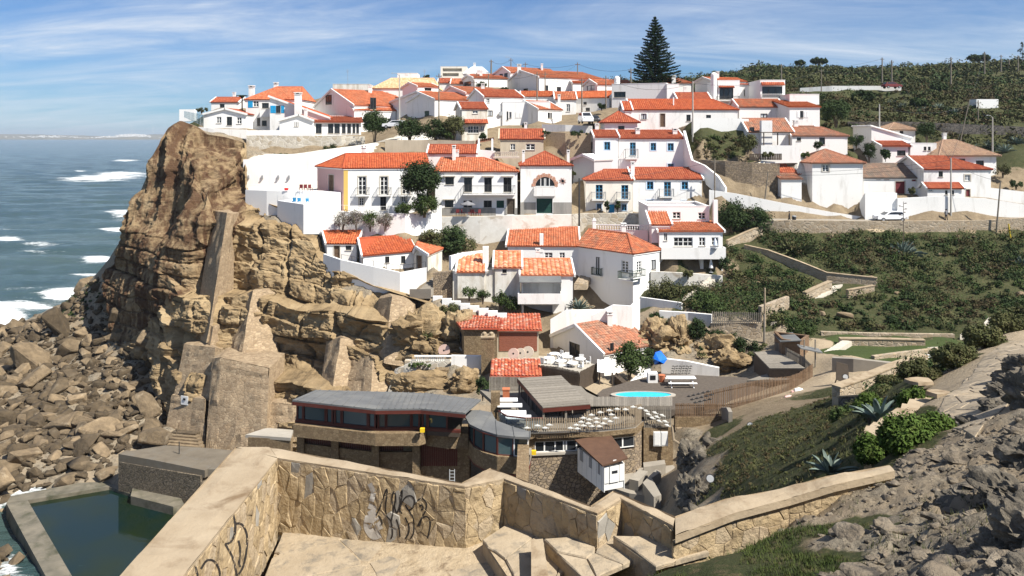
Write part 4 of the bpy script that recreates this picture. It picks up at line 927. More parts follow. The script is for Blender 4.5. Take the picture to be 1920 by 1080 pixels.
mb=MB();c=P(733,415,108.5);mb.cbox(P(737,449,108.5),.6,.5,3.2);tag(mb.build('gate_post','white_clean',None,loc=P(737,449,108.5)),'square white pillar above the cliff terrace roofs','pillar')
wall('garden_wall','crumbling stone wall beside the concrete steps below the weathered house',[(812,512,560,96),(848,508,560,96)],.8,'rubblewall')
wall('garden_wall','white curved wall left of the ribbed roofs',[(846,480,512,97),(870,474,500,99),(905,470,490,100)],.35,'white_clean',T_=False)
sp=empty('stepped_parapet',P(812,560,92),'white stepped parapet descending to the tumbled tile shed','parapet')
for i in range(8):
 x=812+i*17.2;a=P(x,555+i*4.6,92-i*.5);mb=MB();mb.cbox(a+Vector((.53,0,-1.1)),1.07,.35,1.1);mb.build('step_block','white_clean',sp)
 TW(a.x,a.y-.6,a.z-.9,'r');TW(a.x,a.y+.8,a.z-.3,'r')
wall('garden_wall','white wall behind the patio gable house',[(1032,600,640,90),(1062,582,640,90),(1180,580,620,91)],.35,'white',T_=True)
wall('garden_wall','white wall with small dark niche above the patio gable house',[(1110,592,612,88),(1150,572,612,88),(1186,574,620,88),(1200,560,600,90)],.35,'white',T_=False)
wall('terrace_wall','white low terrace wall with lounge chairs below the green balcony',[(1200,557,582,95),(1278,568,583,92)],.35,'white',k='g')
wall('terrace_wall','white wall running to the wooden picket fence',[(1236,583,594,90),(1290,586,602,89),(1334,590,626,87.5)],.35,'white',k='r')
wall('retaining_wall','rubble stone wall under the wooden picket fence',[(1332,607,636,86.5),(1428,606,640,85.5)],.4,'stonewall',k='r')
wall('terrace_wall','weathered low wall under the loggia of the tall white house',[(1220,509,530,100),(1290,512,535,99),(1355,517,535,99)],.35,'limerender',k='g')
wall('terrace_wall','white painted wall with plant drawings beside the swimming pool',[(1240,672,715,82),(1290,678,716,81),(1348,690,716,80)],.4,'white',k='r')
wall('terrace_wall','curved white kerb wall left of the pool oven',[(1182,722,738,76),(1206,700,722,79),(1222,690,712,81)],.4,'white',k='p')
wall('terrace_wall','white patio wall between stone pillar and balustrade',[(846,667,696,80),(902,668,698,80)],.4,'white',k='r')
wall('terrace_wall','stone wall between the two lawns',[(1575,636,652,80),(1660,637,653,79.5),(1735,639,650,79)],.5,'stonewall',cap='capstone',k='l')
wall('terrace_wall','low stone kerb above the upper lawn',[(1540,622,630,84),(1640,625,631,83.5),(1790,627,632,83)],.4,'stonewall',k='g')
wall('terrace_wall','low stone wall with pale rocks edging the lower lawn',[(1640,668,678,73),(1700,660,672,75),(1780,651,663,77)],.4,'stonewall',k='l')
wall('terrace_wall','grey concrete wall below the lower lawn',[(1560,671,694,70),(1600,673,700,69),(1690,683,700,68)],.5,'concrete',k='p')
wall('stair_wall','stone parapet of the zigzag stairway, upper flight',[(1365,452,462,108),(1400,436,452,109.5),(1430,424,440,111)],.4,'stonewall',cap='capstone',k='g')
wall('stair_wall','stone parapet of the zigzag stairway, long middle flight',[(1395,460,470,107),(1440,470,484,105),(1500,492,510,102),(1550,512,530,100),(1645,522,538,98)],.4,'stonewall',cap='capstone',k='g')
wall('stair_wall','stone parapet of the zigzag stairway, lower blocks',[(1512,550,565,94),(1530,541,562,95),(1560,528,550,97)],.5,'stonewall',cap='capstone',k='g')
wall('stair_wall','short stone parapet right of the zigzag stairway',[(1590,545,556,95),(1640,536,545,96)],.4,'stonewall',cap='capstone',k='g')
wall('stair_wall','stone wall with dark niche below the lower scrub',[(1428,575,604,88),(1480,556,590,90)],.5,'stonewall',k='g')
def steps(label,a,b,n,w,mat='concrete',cat='steps',dz=None):
 """n steps from a (bottom, left end) to b (top): each a block; w vector of width"""
 a,b=Vector(a),Vector(b);root=empty('steps',a,label,cat)
 for i in range(n):
  p=a+(b-a)*(i/n);q=a+(b-a)*((i+1)/n);mb=MB();d=q-p;d.z=0;h=q.z-p.z
  lo=UZ*(-.7);base=[p+lo,p+w+lo,p+w+d*1.02+lo,p+d*1.02+lo];top=[x-lo+UZ*h for x in base]
  mb.hexa(base,top);mb.build('step',mat,root)
 return root
steps('flight of stone steps on the lawn slope beside the stone wall',P(1545,660,77),P(1580,638,80),6,Vector((1.6,.6,0)),'stonetrim')
steps('stone steps climbing right of the upper lawn',P(1800,627,82),P(1845,607,86),7,Vector((1.6,.6,0)),'stonetrim')
steps('upper stone steps near the right edge below the scrub',P(1845,605,86),P(1858,590,90),6,Vector((1.7,0,0)),'stonetrim')
steps('short dark steps between the two lawns',P(1735,652,78.5),P(1740,641,80.5),4,Vector((1.2,0,0)),'stonetrim')
steps('stone steps in the zigzag stairway blocks',P(1528,560,94.5),P(1565,535,98),7,Vector((1.3,.8,0)),'stonetrim')
steps('stone steps at the dark niche',P(1445,606,87),P(1465,592,89.5),5,Vector((1.5,.5,0)),'concrete')
steps('rough stone steps through the scrub beside the loggia',P(1280,560,94.5),P(1335,517,99.5),12,Vector((1.4,.6,0)),'stonetrim')
steps('concrete steps beside the crumbling stone wall',P(782,548,95),P(822,512,99),9,Vector((1.6,.5,0)),'concrete')
steps('dark stone steps by the brown door of the L house',P(1076,533,101),P(1088,516,104.5),6,Vector((1.6,0,0)),'stonewall')
mb=MB();mb.hexa([P(768,560,94.8),P(808,560,94),P(808,560,95.5),P(768,560,96.3)],[P(768,542,94.8),P(808,542,94),P(808,542,95.5),P(768,542,96.3)]);tag(mb.build('stair_block','concrete',None,loc=P(788,560,95)),'plain concrete block at the foot of the steps by the cliff','block')
# ---- cliff: a steep rock face from the headland round to the ravine
CT=[(206,515),(216,498),(226,474),(240,438),(257,388),(268,357),(275,337),(284,300),(300,262),(316,240),(338,227),(365,236),(385,250),(420,256),(458,268),(459,290),(460,352),(478,372),(510,384),(560,400),(592,428),(602,472),(640,506),(700,536),(765,556),(812,572),(850,600),(872,660),(905,690)]
CTL=np.array(CT,float)
dl=np.r_[0,np.cumsum(np.hypot(np.diff(CTL[:,0]),np.diff(CTL[:,1])))]
NU,NV=520,330
uu=np.linspace(0,dl[-1],NU);tx=np.interp(uu,dl,CTL[:,0]);ty=np.interp(uu,dl,CTL[:,1])
bx=np.interp(uu,dl[[0,4,8,11,14,16,19,22,25,28]],[206,222,268,290,310,330,430,600,790,930]);by=np.interp(uu,dl[[0,4,8,11,14,16,19,22,25,28]],[560,640,720,800,856,862,866,860,800,780])
vv_=np.linspace(0,1,NV)[None]
PX=tx[:,None]*(1-vv_)+bx[:,None]*vv_;PY=ty[:,None]*(1-vv_)+by[:,None]*vv_
CC=[(340,225,128),(300,262,124),(380,250,126),(420,256,126),(450,270,126),(270,340,125),(250,390,124),(232,440,123),(218,480,123),(200,500,127),(222,540,120),(240,620,116),(350,300,117),(350,345,112.5),(440,300,122),(445,345,119),(300,330,121),(300,400,117),(300,450,114.5),(350,400,111),(350,450,108),(285,550,112),(340,550,104),(310,640,104),(350,640,99),(400,350,113),(400,380,110),(395,420,106.5),(450,385,113),(480,375,114),(520,390,111.5),(590,430,108.5),(470,450,107),(400,470,111),(560,450,106),(600,480,103.5),(640,512,99),(700,540,97.5),(768,560,94),(470,500,103),(580,520,100),(650,560,94.5),(720,575,92),(760,592,90),(400,560,103),(420,600,99),(500,620,97),(600,640,93),(700,640,90),(380,700,96),(450,700,93),(550,700,89.5),(650,700,87.5),(760,680,85),(300,760,97),(330,850,88.5),(480,850,86),(450,760,90),(600,760,85.5),(700,760,83.5),(800,720,81.5),(860,700,81),(830,600,90),(850,640,86),(905,690,82),(800,800,80),(920,780,79)]
CC=np.array(CC,float);fy=RBF(CC[:,:2]/100,CC[:,2],.01)
YY=fy(np.stack([PX,PY],-1).reshape(-1,2)/100).reshape(PX.shape)
W=np.stack([(PX-HX)*YY/F,YY,ZC-(PY-HY)*YY/F],-1)
tu=np.gradient(W,axis=0);tv=np.gradient(W,axis=1);nn=np.cross(tu,tv);nn/=np.linalg.norm(nn,axis=-1,keepdims=True)+1e-9
nn[nn[...,1]>0]*=-1
k3=np.ones(9)/9
for ax in(0,1):
 for c in range(3):nn[...,c]=np.apply_along_axis(lambda q:np.convolve(np.pad(q,4,'edge'),k3,'valid'),ax,nn[...,c])
x,y,z=W[...,0],W[...,1],W[...,2]
sg=lambda t:1/(1+np.exp(-t))
head=sg((455-PX)/14)*sg((560-PY-(PX-330)*.9)/22)
warp=fbm(x*.09,z*.09,y*.05,3,4)*1.2
zl=z+warp*.8+x*.05;th=2.1
lay=cellrand(zl/th,zl*0,zl*0,5);fr=(zl/th)%1
joint=fbm(x*.35,z*.12,None,8,3)*1.5
blk=cellrand((x+joint+lay*7)/3.1,zl/th,zl*0,9)
bed=np.minimum(fr,1-fr)*2
sl_z=np.clip(tv[...,1]/np.where(np.abs(tv[...,2])<1e-4,1e-4,tv[...,2]),-2.5,2.5)
for ax in(0,1):sl_z=np.apply_along_axis(lambda q:np.convolve(np.pad(q,4,'edge'),k3,'valid'),ax,sl_z)
zb_=(zl+fbm(x*.07,y*.05,None,44,2)*2.2)/7.6;fb=zb_%1
stair=sl_z*(.5-fb)*7.6*.66+sl_z*(.5-fr)*th*.16
xb=(x+joint*1.5)/5.6+cellrand(zb_,zl*0,zl*0,15)*3;big=cellrand(xb,zb_*2,zl*0,19);xbf=xb%1
strata=(lay-.5)*.45+(blk-.5)*.8+(big-.5)*2.3-np.clip(.06-bed,0,1)*4-np.clip(.07-np.minimum(xbf,1-xbf),0,1)*16
xf=((x+joint+lay*7)/3.1)%1;crack=np.clip(.05-np.minimum(xf,1-xf),0,1)*11*(blk>.35)
strata=strata-crack
gully=fbm(x*.32+fbm(z*.1,x*.1,None,2,2),z*.05,y*.1,21,4)*1.7-np.abs(fbm(x*.22,z*.035,None,31,3))*2.4
bulge=fbm(x*.1,z*.13,y*.1,40,3)*1.8
lowlay=sg((19.5-z-x*.04)/.5)*head
dsp=(1-head)*strata*1.05+head*(gully*(1-.75*lowlay)+bulge*.5+lowlay*((lay-.5)*1.2-np.clip(.2-bed,0,1)*2+1.1))+fbm(x*.9,z*1.1,y*.9,50,5,.6)*.26+fbm(x*.3,z*.3,y*.3,60,3)*.45*(1-head)
edge_=np.clip(np.arange(NV)/10.,0,1)[None];
nh=nn.copy();nh[...,2]*=.25;nh/=np.linalg.norm(nh,axis=-1,keepdims=True)+1e-9
W=W+nh*(dsp*(.12+.88*edge_))[...,None];W[...,1]+=stair*(1-head)*edge_
back=W[:,:1].copy();back[...,1]+=7;back[...,2]-=.5;back[...,0]+=back[...,0]/back[...,1]*7
b2=W[:,:1].copy();b2[...,1]+=.8;b2[...,2]-=.02
W=np.concatenate([back,b2,W],1)
left=W[:1].copy()+np.array([-3.0,22,-3]);W=np.concatenate([left,W],0)
nu,nv=W.shape[:2];ii=np.arange(nu*nv).reshape(nu,nv)
Fq=np.stack([ii[:-1,:-1],ii[:-1,1:],ii[1:,1:],ii[1:,:-1]],-1).reshape(-1,4)
hm=np.concatenate([np.zeros((1,nv))+1,np.concatenate([head[:,:1],head[:,:1],head],1)],0)
fm=(hm[:-1,:-1].reshape(-1)>.5).astype(int)
cl=npmesh('cliff',W.reshape(-1,3),Fq,[M['cliffrock'],M['headrock']],None,True,fm=fm)
cl.data.set_sharp_from_angle(angle=R(38));tag(cl,kind='structure')
for a,b,c in CC:
 T(a,b,c+6.5,'r')
def buttress(label,L,m,Rr,back=7,nm='buttress',mat='masonry',rough=.34):
 pts=[L,m,Rr];tp=[P(*p[:3])for p in pts];bt=[P(*p[3:])for p in pts]
 mb=MB();bk=Vector((0,back,0));NS=14
 def grid(a0,a1,b0,b1,nx):
  for i in range(nx):
   for j in range(NS):
    def q(s,t):
     p=(a0+(a1-a0)*s)*(1-t)+(b0+(b1-b0)*s)*t;e=min(s,1-s,t,1-t)*4
     d=rough*float(vnoise(np.array([p.x*.9]),np.array([p.y*.9]),np.array([p.z*.9]),5)[0])*min(1,e*3+.5);return p+Vector((d*.5,-abs(d),d*.2))
    mb.face([q(i/nx,(j+1)/NS),q((i+1)/nx,(j+1)/NS),q((i+1)/nx,j/NS),q(i/nx,j/NS)])
 grid(tp[0],tp[1],bt[0],bt[1],8);grid(tp[1],tp[2],bt[1],bt[2],8)
 mb.face([tp[0],tp[1],tp[2],tp[2]+bk,tp[0]+bk]);mb.face([tp[0]+bk,bt[0]+bk,bt[0],tp[0]]);mb.face([tp[2],bt[2],bt[2]+bk,tp[2]+bk])
 o=mb.build(nm,mat,None,loc=bt[1]);return tag(o,label,'buttress','masonry buttresses on the cliff')
buttress('tall slender masonry buttress climbing the middle of the cliff',(399,395,112,362,634,102),(426,399,106.4,388,642,96),(440,401,109.5,408,640,99))
buttress('short capped masonry block at the foot of the slender buttress',(366,608,102,358,660,100),(400,612,97,392,664,95),(415,612,99,410,664,97),5)
buttress('broad masonry buttress with sunlit face in the centre of the cliff',(452,556,103.4,418,672,96.8),(474,545,99,452,674,93.3),(520,552,101.2,520,672,95.6))
buttress('upper masonry block at the lower left corner of the cliff',(345,645,98,325,748,94),(404,652,94,394,752,90.5),(414,655,96,408,756,92.5),6)
buttress('lower masonry block with small white sign at the lower left corner of the cliff',(322,741,94,304,846,90),(384,748,90,384,856,87),(392,750,92,392,858,88.5),6)
buttress('big flat masonry wall at the foot of the cliff with small notice board',(398,672,92.3,384,858,86),(414,670,91,410,858,85.2),(505,690,88,498,842,83),6)
buttress('rough masonry panel left of the restaurant roof',(478,752,89,452,835,86),(494,752,87.3,490,838,84.3),(556,760,85.5,556,838,83.5),6)
buttress('leaning sunlit masonry pier above the restaurant roof',(612,640,93,598,750,87),(640,632,90.3,620,752,84.5),(668,640,91,655,752,86),6)
buttress('broad rounded masonry pier right of the leaning one',(655,670,90,640,748,86),(700,668,87,695,752,83.3),(745,690,88,735,750,84.5),6)
buttress('pale masonry strip at the right end of the cliff beside the shadowed cleft',(710,560,95,700,640,91),(735,556,92,720,680,86.5),(776,575,92.5,770,690,86),6)
buttress('tall stone block under the pale strip',(742,690,86.5,726,742,84),(772,688,84,770,742,82),(842,690,84.5,842,742,82),5,mat='palestone')
mb=MB();c=P(346,759,91.5);mb.cbox(c,1.0,.06,1.0,-.35);tag(mb.build('sign','white_paint',None,loc=c),'small white square sign on the lower left cliff masonry','sign')
mb=MB();mb.cbox(c+Vector((0,-.07,.55)),.3,.06,.22,-.35);mb.build('sign_symbol','black',bpy.data.objects['sign'])
mb=MB();c=P(420,797,88);mb.cbox(c,.4,.06,.5,.1);tag(mb.build('notice','white_paint',None,loc=c),'tiny white notice on the big flat cliff masonry','sign')
for lab,pts in(('pale concrete slab roof left of the restaurant',[(460,815,81),(545,821,79.5),(550,806,84),(500,802,84.5)]),):
 t=[P(*p)for p in pts];mb=MB();mb.hexa([p-UZ*.3 for p in t],t);o=mb.build('ledge','paleconcrete',None,loc=t[0]);tag(o,lab,'ledge')
wall('ledge_wall','pebbled wall under the pale concrete slab',[(465,820,842,80.8),(545,824,850,79.6)],.4,'pebble',retain=False,T_=False)
# ---- manual ground points
for a in[(0,612,150),(60,600,147),(100,580,142),(160,545,138),(195,516,135),(230,580,126),(0,660,126),(80,650,122),(0,740,106),(0,820,92),(0,900,80),(100,700,112),(200,700,107),(200,630,118),(260,640,113),(310,680,104),(320,800,91),(300,760,96),(200,800,91),(100,800,93),(60,880,83),(150,890,81),(230,880,82),(-100,650,136),(-200,800,100),(-200,950,76),(280,840,87),(330,858,83.5),(260,890,80),(-20,955,75.5),(0,1035,67.6),(30,1090,63.6),(-80,1000,70.5),(-60,1080,64),(-5,925,79)]:T(*a,'r')
for a in[(-330,200),(-200,160),(-150,130),(-120,250),(-160,100),(-110,75),(-90,200),(-110,400),(-200,600),(-500,400),(-600,1100),(-100,800),(-80,158),(-90,170),(-60,62),(-80,50),(-60,40),(-30,45)]:TW(a[0],a[1],-4,'r')
for a in[(-45,72),(-38,66),(-32,60),(-44,74.5),(-40,76),(-36,75),(-33,72),(-31,68),(-36,70),(-42,70),(-34,66),(-47,77),(-29,64),(-38,73)]:TW(a[0],a[1],-2.2,'r')
for a in[(-70,172,30),(-66,185,32),(-50,200,38),(-75,220,8),(-30,230,40),(-60,260,20)]:TW(*a,'g')
for a in[(340,240,165),(700,172,195),(800,164,215),(900,160,225),(1000,160,235),(1100,160,235),(1180,155,240),(640,180,200),(560,190,200)]:T(*a,'g')
for a in[(-40,420,38),(20,420,42),(60,500,44),(0,900,30),(200,900,40),(500,900,50),(900,1100,60)]:TW(*a,'g')
for a in[(1250,160,255),(1300,151,290),(1345,144,320),(1430,141,340),(1530,133,350),(1580,139,350),(1640,145,350),(1700,139,360),(1760,131,370),(1850,129,380),(1890,134,390),(1940,134,390),(2100,125,390),(2300,122,390),(1320,170,200),(1450,165,215),(1560,170,205),(1600,190,185),(1700,185,190),(1800,170,220),(1900,165,235),(2100,165,235),(1560,205,165),(1680,210,160),(1800,215,160),(1900,220,158),(2100,215,160),(1560,225,146),(1640,222,148),(1750,226,145),(1850,228,145),(1560,262,133),(1600,275,128),(1620,250,135),(1730,262,130),(1760,255,132),(1900,290,127),(1960,300,125),(2100,300,125),(1300,270,126),(1340,275,125),(1390,280,124),(1350,296,122.5),(1400,300,122)]:T(*a,'g')
for a in[(230,500,52),(330,480,56),(100,500,46),(150,700,45)]:TW(*a,'g')
for a in[(1480,355,117.6),(1520,375,116.5),(1570,385,115.5),(1440,350,117.6),(1400,352,117.6)]:T(*a,'e')
for a in[(1400,470,106),(1420,500,102),(1400,540,97),(1380,570,92),(1320,545,96),(1340,590,90),(1470,470,106),(1530,455,107.5),(1620,455,107.5),(1720,455,107.5),(1820,455,107.5),(1920,455,107),(2100,455,107),(1470,540,96),(1480,590,89),(1540,580,91),(1600,575,91.5),(1700,560,93.5),(1800,545,96),(1900,525,98.5),(2100,520,99),(1600,500,102),(1750,490,103.5),(1900,485,104),(1560,615,86),(1650,617,85.5),(1760,615,85.5),(1850,592,89.5),(1920,585,90),(2100,580,90),(1920,640,70),(2100,660,66),(1280,560,95),(1250,550,96),(1500,620,84)]:T(*a,'g')
for a in[(1600,631,82.5),(1700,633,82),(1780,634,81.5),(1590,657,76.5),(1660,660,76),(1720,655,77.5),(1600,668,73),(1640,664,74.5),(1590,655,79),(1720,652,78.3)]:T(*a,'l')
for a in[(1540,672,74.5),(1540,700,71.5),(1560,715,69),(1500,640,81),(1480,612,85.5),(1545,640,80)]:T(*a,'p')
for a in[(1170,745,70),(1300,745,70),(1250,720,75),(1370,715,76),(1420,725,74),(1100,690,81),(1050,685,82),(960,672,82.5),(1000,690,80)]:T(a[0],a[1]+5,a[2],'p')
for a in[(1240,640,87),(1300,640,86.5),(1360,640,86),(1220,600,92),(1410,640,85),(1380,690,80),(880,600,92),(930,585,94),(830,650,87.5),(800,660,88),(860,690,84)]:T(*a,'r')
for a in[(-16,70,11.5),(-8,68,11),(0,66,10.5),(-20,62,5),(-14,58,5),(-4,55,4),(2,54,5),(6,53,6),(9,55,8.5),(-6,50,2),(3,47,3),(8,48,5),(-16,50,0),(-24,56,1),(-28,66,1.5),(-24,72,3)]:TW(*a,'r')
for a in[(1200,905,58),(1190,880,60.5),(1250,880,60),(1230,930,56),(1260,870,61)]:T(a[0],a[1]+8,a[2],'p')
for a in[(1290,815,63),(1330,830,58),(1288,880,53),(1275,915,50),(1300,960,43),(1285,985,38)]:T(*a,'r')
for a in[(1240,970,44),(1230,1000,38),(1150,1000,42)]:T(a[0],a[1]+60,a[2],'r')
for a in[(1350,795,61.5),(1400,800,57),(1350,835,53),(1400,850,47),(1350,890,45),(1320,930,42),(1360,950,33),(1420,930,30),(1420,880,37),(1480,850,38),(1480,800,49),(1540,770,53),(1580,745,56),(1560,800,41),(1540,860,31),(1500,905,25),(1590,880,23.5),(1620,850,25),(1640,810,28),(1680,800,25)]:T(*a,'g')
for a in[(1430,776,60),(1500,758,61),(1380,815,58),(1330,800,64)]:T(*a,'e')
for a in[(1560,735,62),(1600,720,62),(1650,700,62),(1700,690,62),(1720,720,50),(1680,735,48),(1780,690,48),(1850,655,52),(1620,740,52)]:T(*a,'g')
for a in[(1905,640,33),(1870,660,30),(1830,700,26),(1880,700,25.5),(1780,740,22),(1850,750,21),(1745,780,19.5),(1820,790,19),(1890,740,21.5),(1730,810,17.6),(1780,815,17.2),(1905,622,37),(1945,634,36),(1965,650,32),(1950,690,26)]:T(*a,'p')
for a in[(1760,690,33),(1820,650,36),(1720,750,24),(1700,780,22),(1690,830,17),(1870,618,40),(1900,600,44),(1640,870,16.5)]:T(*a,'g')
for a in[(1690,860,14.5),(1780,850,14.5),(1880,830,14.8),(1640,900,13.2),(1740,900,12.6),(1850,890,12.2),(1580,940,12),(1680,960,11),(1800,960,10.2),(1900,950,9.4),(1520,985,11.2),(1600,1020,9.8),(1720,1040,8.8),(1850,1040,7.8),(1920,1000,7.8),(1920,1080,6.2),(1700,1080,7.8),(1905,880,11.2),(1910,790,15),(1925,730,18.5)]:T(*a,'r')
for a in[(1420,1020,10.8),(1340,1045,10.6),(1450,1060,9.6),(1250,1060,10.4),(1350,1080,9.4),(1100,1075,10.6),(1550,1060,9.2),(1560,1000,10.6),(1620,985,10.6)]:T(*a,'g')
for a in[(18.5,20,30.4),(14.8,14,31.8),(10,9,33.2),(8,4,34.2),(25.5,30,28.2),(20,12,34),(12,2,35),(2,1,34.2),(-1,2,33.4),(4,5,32.2),(1,7,30.6),(34,42,26.6)]:TW(*a,'r')
for a in[(-3,11.5,28.9),(0,11.5,28.9),(-4,9.5,28.6),(-1,9,28.9),(.5,10.2,29.1),(2,11,29.3),(-2.5,13,28.6),(-4,6,28.8),(-2,5,29.5),(-1,13,28.6)]:TW(*a,'p')
for a in[(-7.5,12,24),(-6,15.5,24),(-3,16.5,24),(0,15.5,24.5),(2.3,14.6,25),(-12,10,18),(-12,16,14),(-6,22,12),(0,22,13),(4,20,17),(-20,20,4),(-6,34,2),(2,34,5),(-25,35,-2),(-8,6,25),(-9,1,26),(5,26,15)]:TW(*a,'r')
for a in[(4.3,15,26.6),(6,17.5,26.6),(7,15.3,28.4),(8.2,18,27.6)]:TW(*a,'g')
# ---- terrain sheet
tp=np.array([t[:3]for t in TP]);tk=np.array([t[3]for t in TP])
_,keep=np.unique(np.round(tp[:,:2]*2).astype(int),axis=0,return_index=True);tp=tp[keep];tk=tk[keep]
tf=RBF(tp[:,:2]/20,tp[:,2],.004)
print('terrain points',len(tp))
gx=np.arange(-420,2340,6.5);gx=gx[:len(gx)//2*2+1]if len(gx)%2==0 else gx
gx=gx[:(len(gx)-1)//2*2+1];gy=2.2*1.0118**np.arange(0,529)
GX,GY=np.meshgrid((gx-HX)/F,gy,indexing='ij');GX=GX*(GY+1.5)
q=np.stack([GX,GY],-1).reshape(-1,2)
def up2(a):
 r=np.zeros((a.shape[0]*2-1,a.shape[1]));r[::2]=a;r[1::2]=(a[:-1]+a[1:])/2
 return r
qc=np.stack([GX[::2],GY[::2]],-1);shp=qc.shape[:2];qc=qc.reshape(-1,2)
Z=up2(tf(qc/20).reshape(shp)).reshape(-1)
kinds={'g':'grass','r':'rocky','l':'lawn','p':'paved','w':'whitewash'}
wk={k:np.zeros(len(qc))for k in kinds};pp_=(tp[:,:2]**2).sum(1)
for i in range(0,len(qc),8000):
 c=qc[i:i+8000];d=np.maximum((c**2).sum(1)[:,None]+pp_[None]-2*c@tp[:,:2].T,0)+.05;w=1/(d*d);w/=w.sum(1,keepdims=True)
 for k in kinds:wk[k][i:i+8000]=w[:,tk==k].sum(1)
for k in kinds:wk[k]=up2(wk[k].reshape(shp)).reshape(-1)
x,y=q[:,0],q[:,1]
near=np.clip((30-y)/20,0,1)
amp=np.clip(1-wk['p']*1.6-wk['l']*1.5,.02,1)
wob=fbm(x*1.3,y*1.3,None,76,3)*.5
plates=cellrand((x+wob)*1.5,(y-wob)*1.1,x*0,6)*.08+cellrand((x-wob)*3.7,(y+wob)*2.9,x*0,7)*.035
Z=Z+amp*(fbm(x*.25,y*.25,None,70,4)*.12*np.clip(y/30,.1,2)*(.15+.85*np.clip(wk['g']+wk['r'],0,1))+near*(fbm(x*1.1,y*1.1,None,71,5,.6)*.05+wk['r']*(.04*fbm(x*4.6,y*4.6,None,72,5,.7)+plates*.7+.10*np.maximum(0,fbm(x*.8,y*.8,None,73,4,.6))))+wk['r']*fbm(x*.5,y*.5,None,74,4)*.35*np.clip((y-20)/30,0,1))
far=np.clip((y-170)/100,0,1);Z=Z+far*wk['g']*fbm(x*.03,y*.03,None,75,4)*2.2
nu,nv=GX.shape;ii=np.arange(nu*nv).reshape(nu,nv)
Fq=np.stack([ii[:-1,:-1],ii[1:,:-1],ii[1:,1:],ii[:-1,1:]],-1).reshape(-1,4)
V=np.stack([x,y,Z],-1);ZG=Z.reshape(nu,nv)
low=(V[Fq][:,:,2].max(1)>-3.5);Fq=Fq[low]
gr=npmesh('ground',V,Fq,[M['groundmix']],None,True);tag(gr,kind='structure')
for k,n in kinds.items():
 a=gr.data.attributes.new(n,'FLOAT','POINT');a.data.foreach_set('value',wk[k].astype(np.float32))
lgy=np.log(gy/2.2)/np.log(1.0118)
def ground_z(X,Y):
 X=np.asarray(X,float);Y=np.asarray(Y,float)
 a=np.clip((X/(Y+1.5)*F+HX-gx[0])/6.5,0,nu-1.001);b=np.clip(np.log(np.maximum(Y,2.2)/2.2)/np.log(1.0118),0,nv-1.001)
 i,j=a.astype(int),b.astype(int);s,t=a-i,b-j
 return ZG[i,j]*(1-s)*(1-t)+ZG[i+1,j]*s*(1-t)+ZG[i,j+1]*(1-s)*t+ZG[i+1,j+1]*s*t
def gkind(X,Y,k):
 G_=wk[k].reshape(nu,nv)
 a=np.clip((np.asarray(X)/(np.asarray(Y)+1.5)*F+HX-gx[0])/6.5,0,nu-1.001).astype(int);b=np.clip(np.log(np.maximum(Y,2.2)/2.2)/np.log(1.0118),0,nv-1.001).astype(int)
 return G_[a,b]
# ---- sea, far coast
sx=np.arange(-900,1400,5.);sy=52*1.0085**np.arange(0,1000);sy=sy[sy<9000];sy=np.r_[sy,10500,13000,17000,24000]
SX,SY=np.meshgrid((sx-HX)/F,sy,indexing='ij');SX=SX*SY
x,y=SX.ravel(),SY.ravel()
fade=np.clip(1-(y-250)/2500,.0,1);wx=fbm(x*.004,y*.004,None,5,3)*14
SZ=fade*(.55*np.sin((y+wx*1.5+x*.12)*.19)+.35*np.sin((y*1.0-x*.25+wx)*.31+1.3)+.5*fbm(x*.035,y*.10,None,8,5,.55))
px_=HX+F*x/y;py_=HY+F*ZC/y
foam=np.zeros_like(x)
for cx,cy,rx,ry,s in[(190,334,120,9,.40),(230,326,80,6,.40),(150,322,22,4,.3),(235,301,40,1.6,.4),(225,399,46,9,.40),(215,429,40,7,.40),(190,488,55,11,.40),(150,505,60,5,.22),(15,450,50,13,.42),(80,460,85,5,.36),(30,427,90,5,.30),(120,405,110,4,.22),(60,470,120,4,.26),(140,378,120,3,.2),(40,540,120,6,.3),(100,520,70,8,.22),(40,572,90,24,.46),(130,548,75,14,.40),(0,600,70,22,.5),(170,515,60,9,.38),(180,470,90,10,.10),(60,500,80,6,.12),(-60,560,80,40,.36),(-100,430,90,10,.34),(-160,340,120,8,.3)]:
 foam=np.maximum(foam,s*np.exp(-((px_-cx)/rx)**2-((py_-cy)/ry)**2)*1.72)
gz=ground_z(x,np.minimum(y,1090));shore=np.exp(-np.clip(-gz-.2,0,9)*.9)*(y<300);foam=np.maximum(foam,shore*.42)+.05*np.clip(fbm(x*.02,y*.03,None,14,3),0,1)
nu2,nv2=SX.shape;ii=np.arange(nu2*nv2).reshape(nu2,nv2)
Fs=np.stack([ii[:-1,:-1],ii[1:,:-1],ii[1:,1:],ii[:-1,1:]],-1).reshape(-1,4)
se=npmesh('sea',np.stack([x,y,SZ],-1),Fs,[M['seawater']],None,True);tag(se,kind='structure')
a=se.data.attributes.new('foam','FLOAT','POINT');a.data.foreach_set('value',foam.astype(np.float32))
mottled('coastland',(.10,.10,.075),(.17,.15,.11),.004,.95,0)
cx=np.linspace(-800,320,160);D0=8200.
hpx=7.5+3.5*fbm(cx*.012,cx*0,None,3,4)+np.clip((cx-150)/120,0,1)*3;hpx=np.clip(hpx,2,20)*np.clip((330-cx)/60,.15,1)
V=[]
for i,c in enumerate(cx):
 X=(c-HX)*D0/F;h=hpx[i]*D0/F;V+=[(X,D0,-2),(X,D0+30,h*.55),(X,D0+500,h),(X,D0+1800,h*.95)]
ii=np.arange(len(V)).reshape(-1,4);Fc=np.stack([ii[:-1,:-1],ii[1:,:-1],ii[1:,1:],ii[:-1,1:]],-1).reshape(-1,4)
o=npmesh('far_coast',V,Fc,[M['coastland']],None,True);tag(o,kind='structure')
mb=MB();r2=random.Random(4)
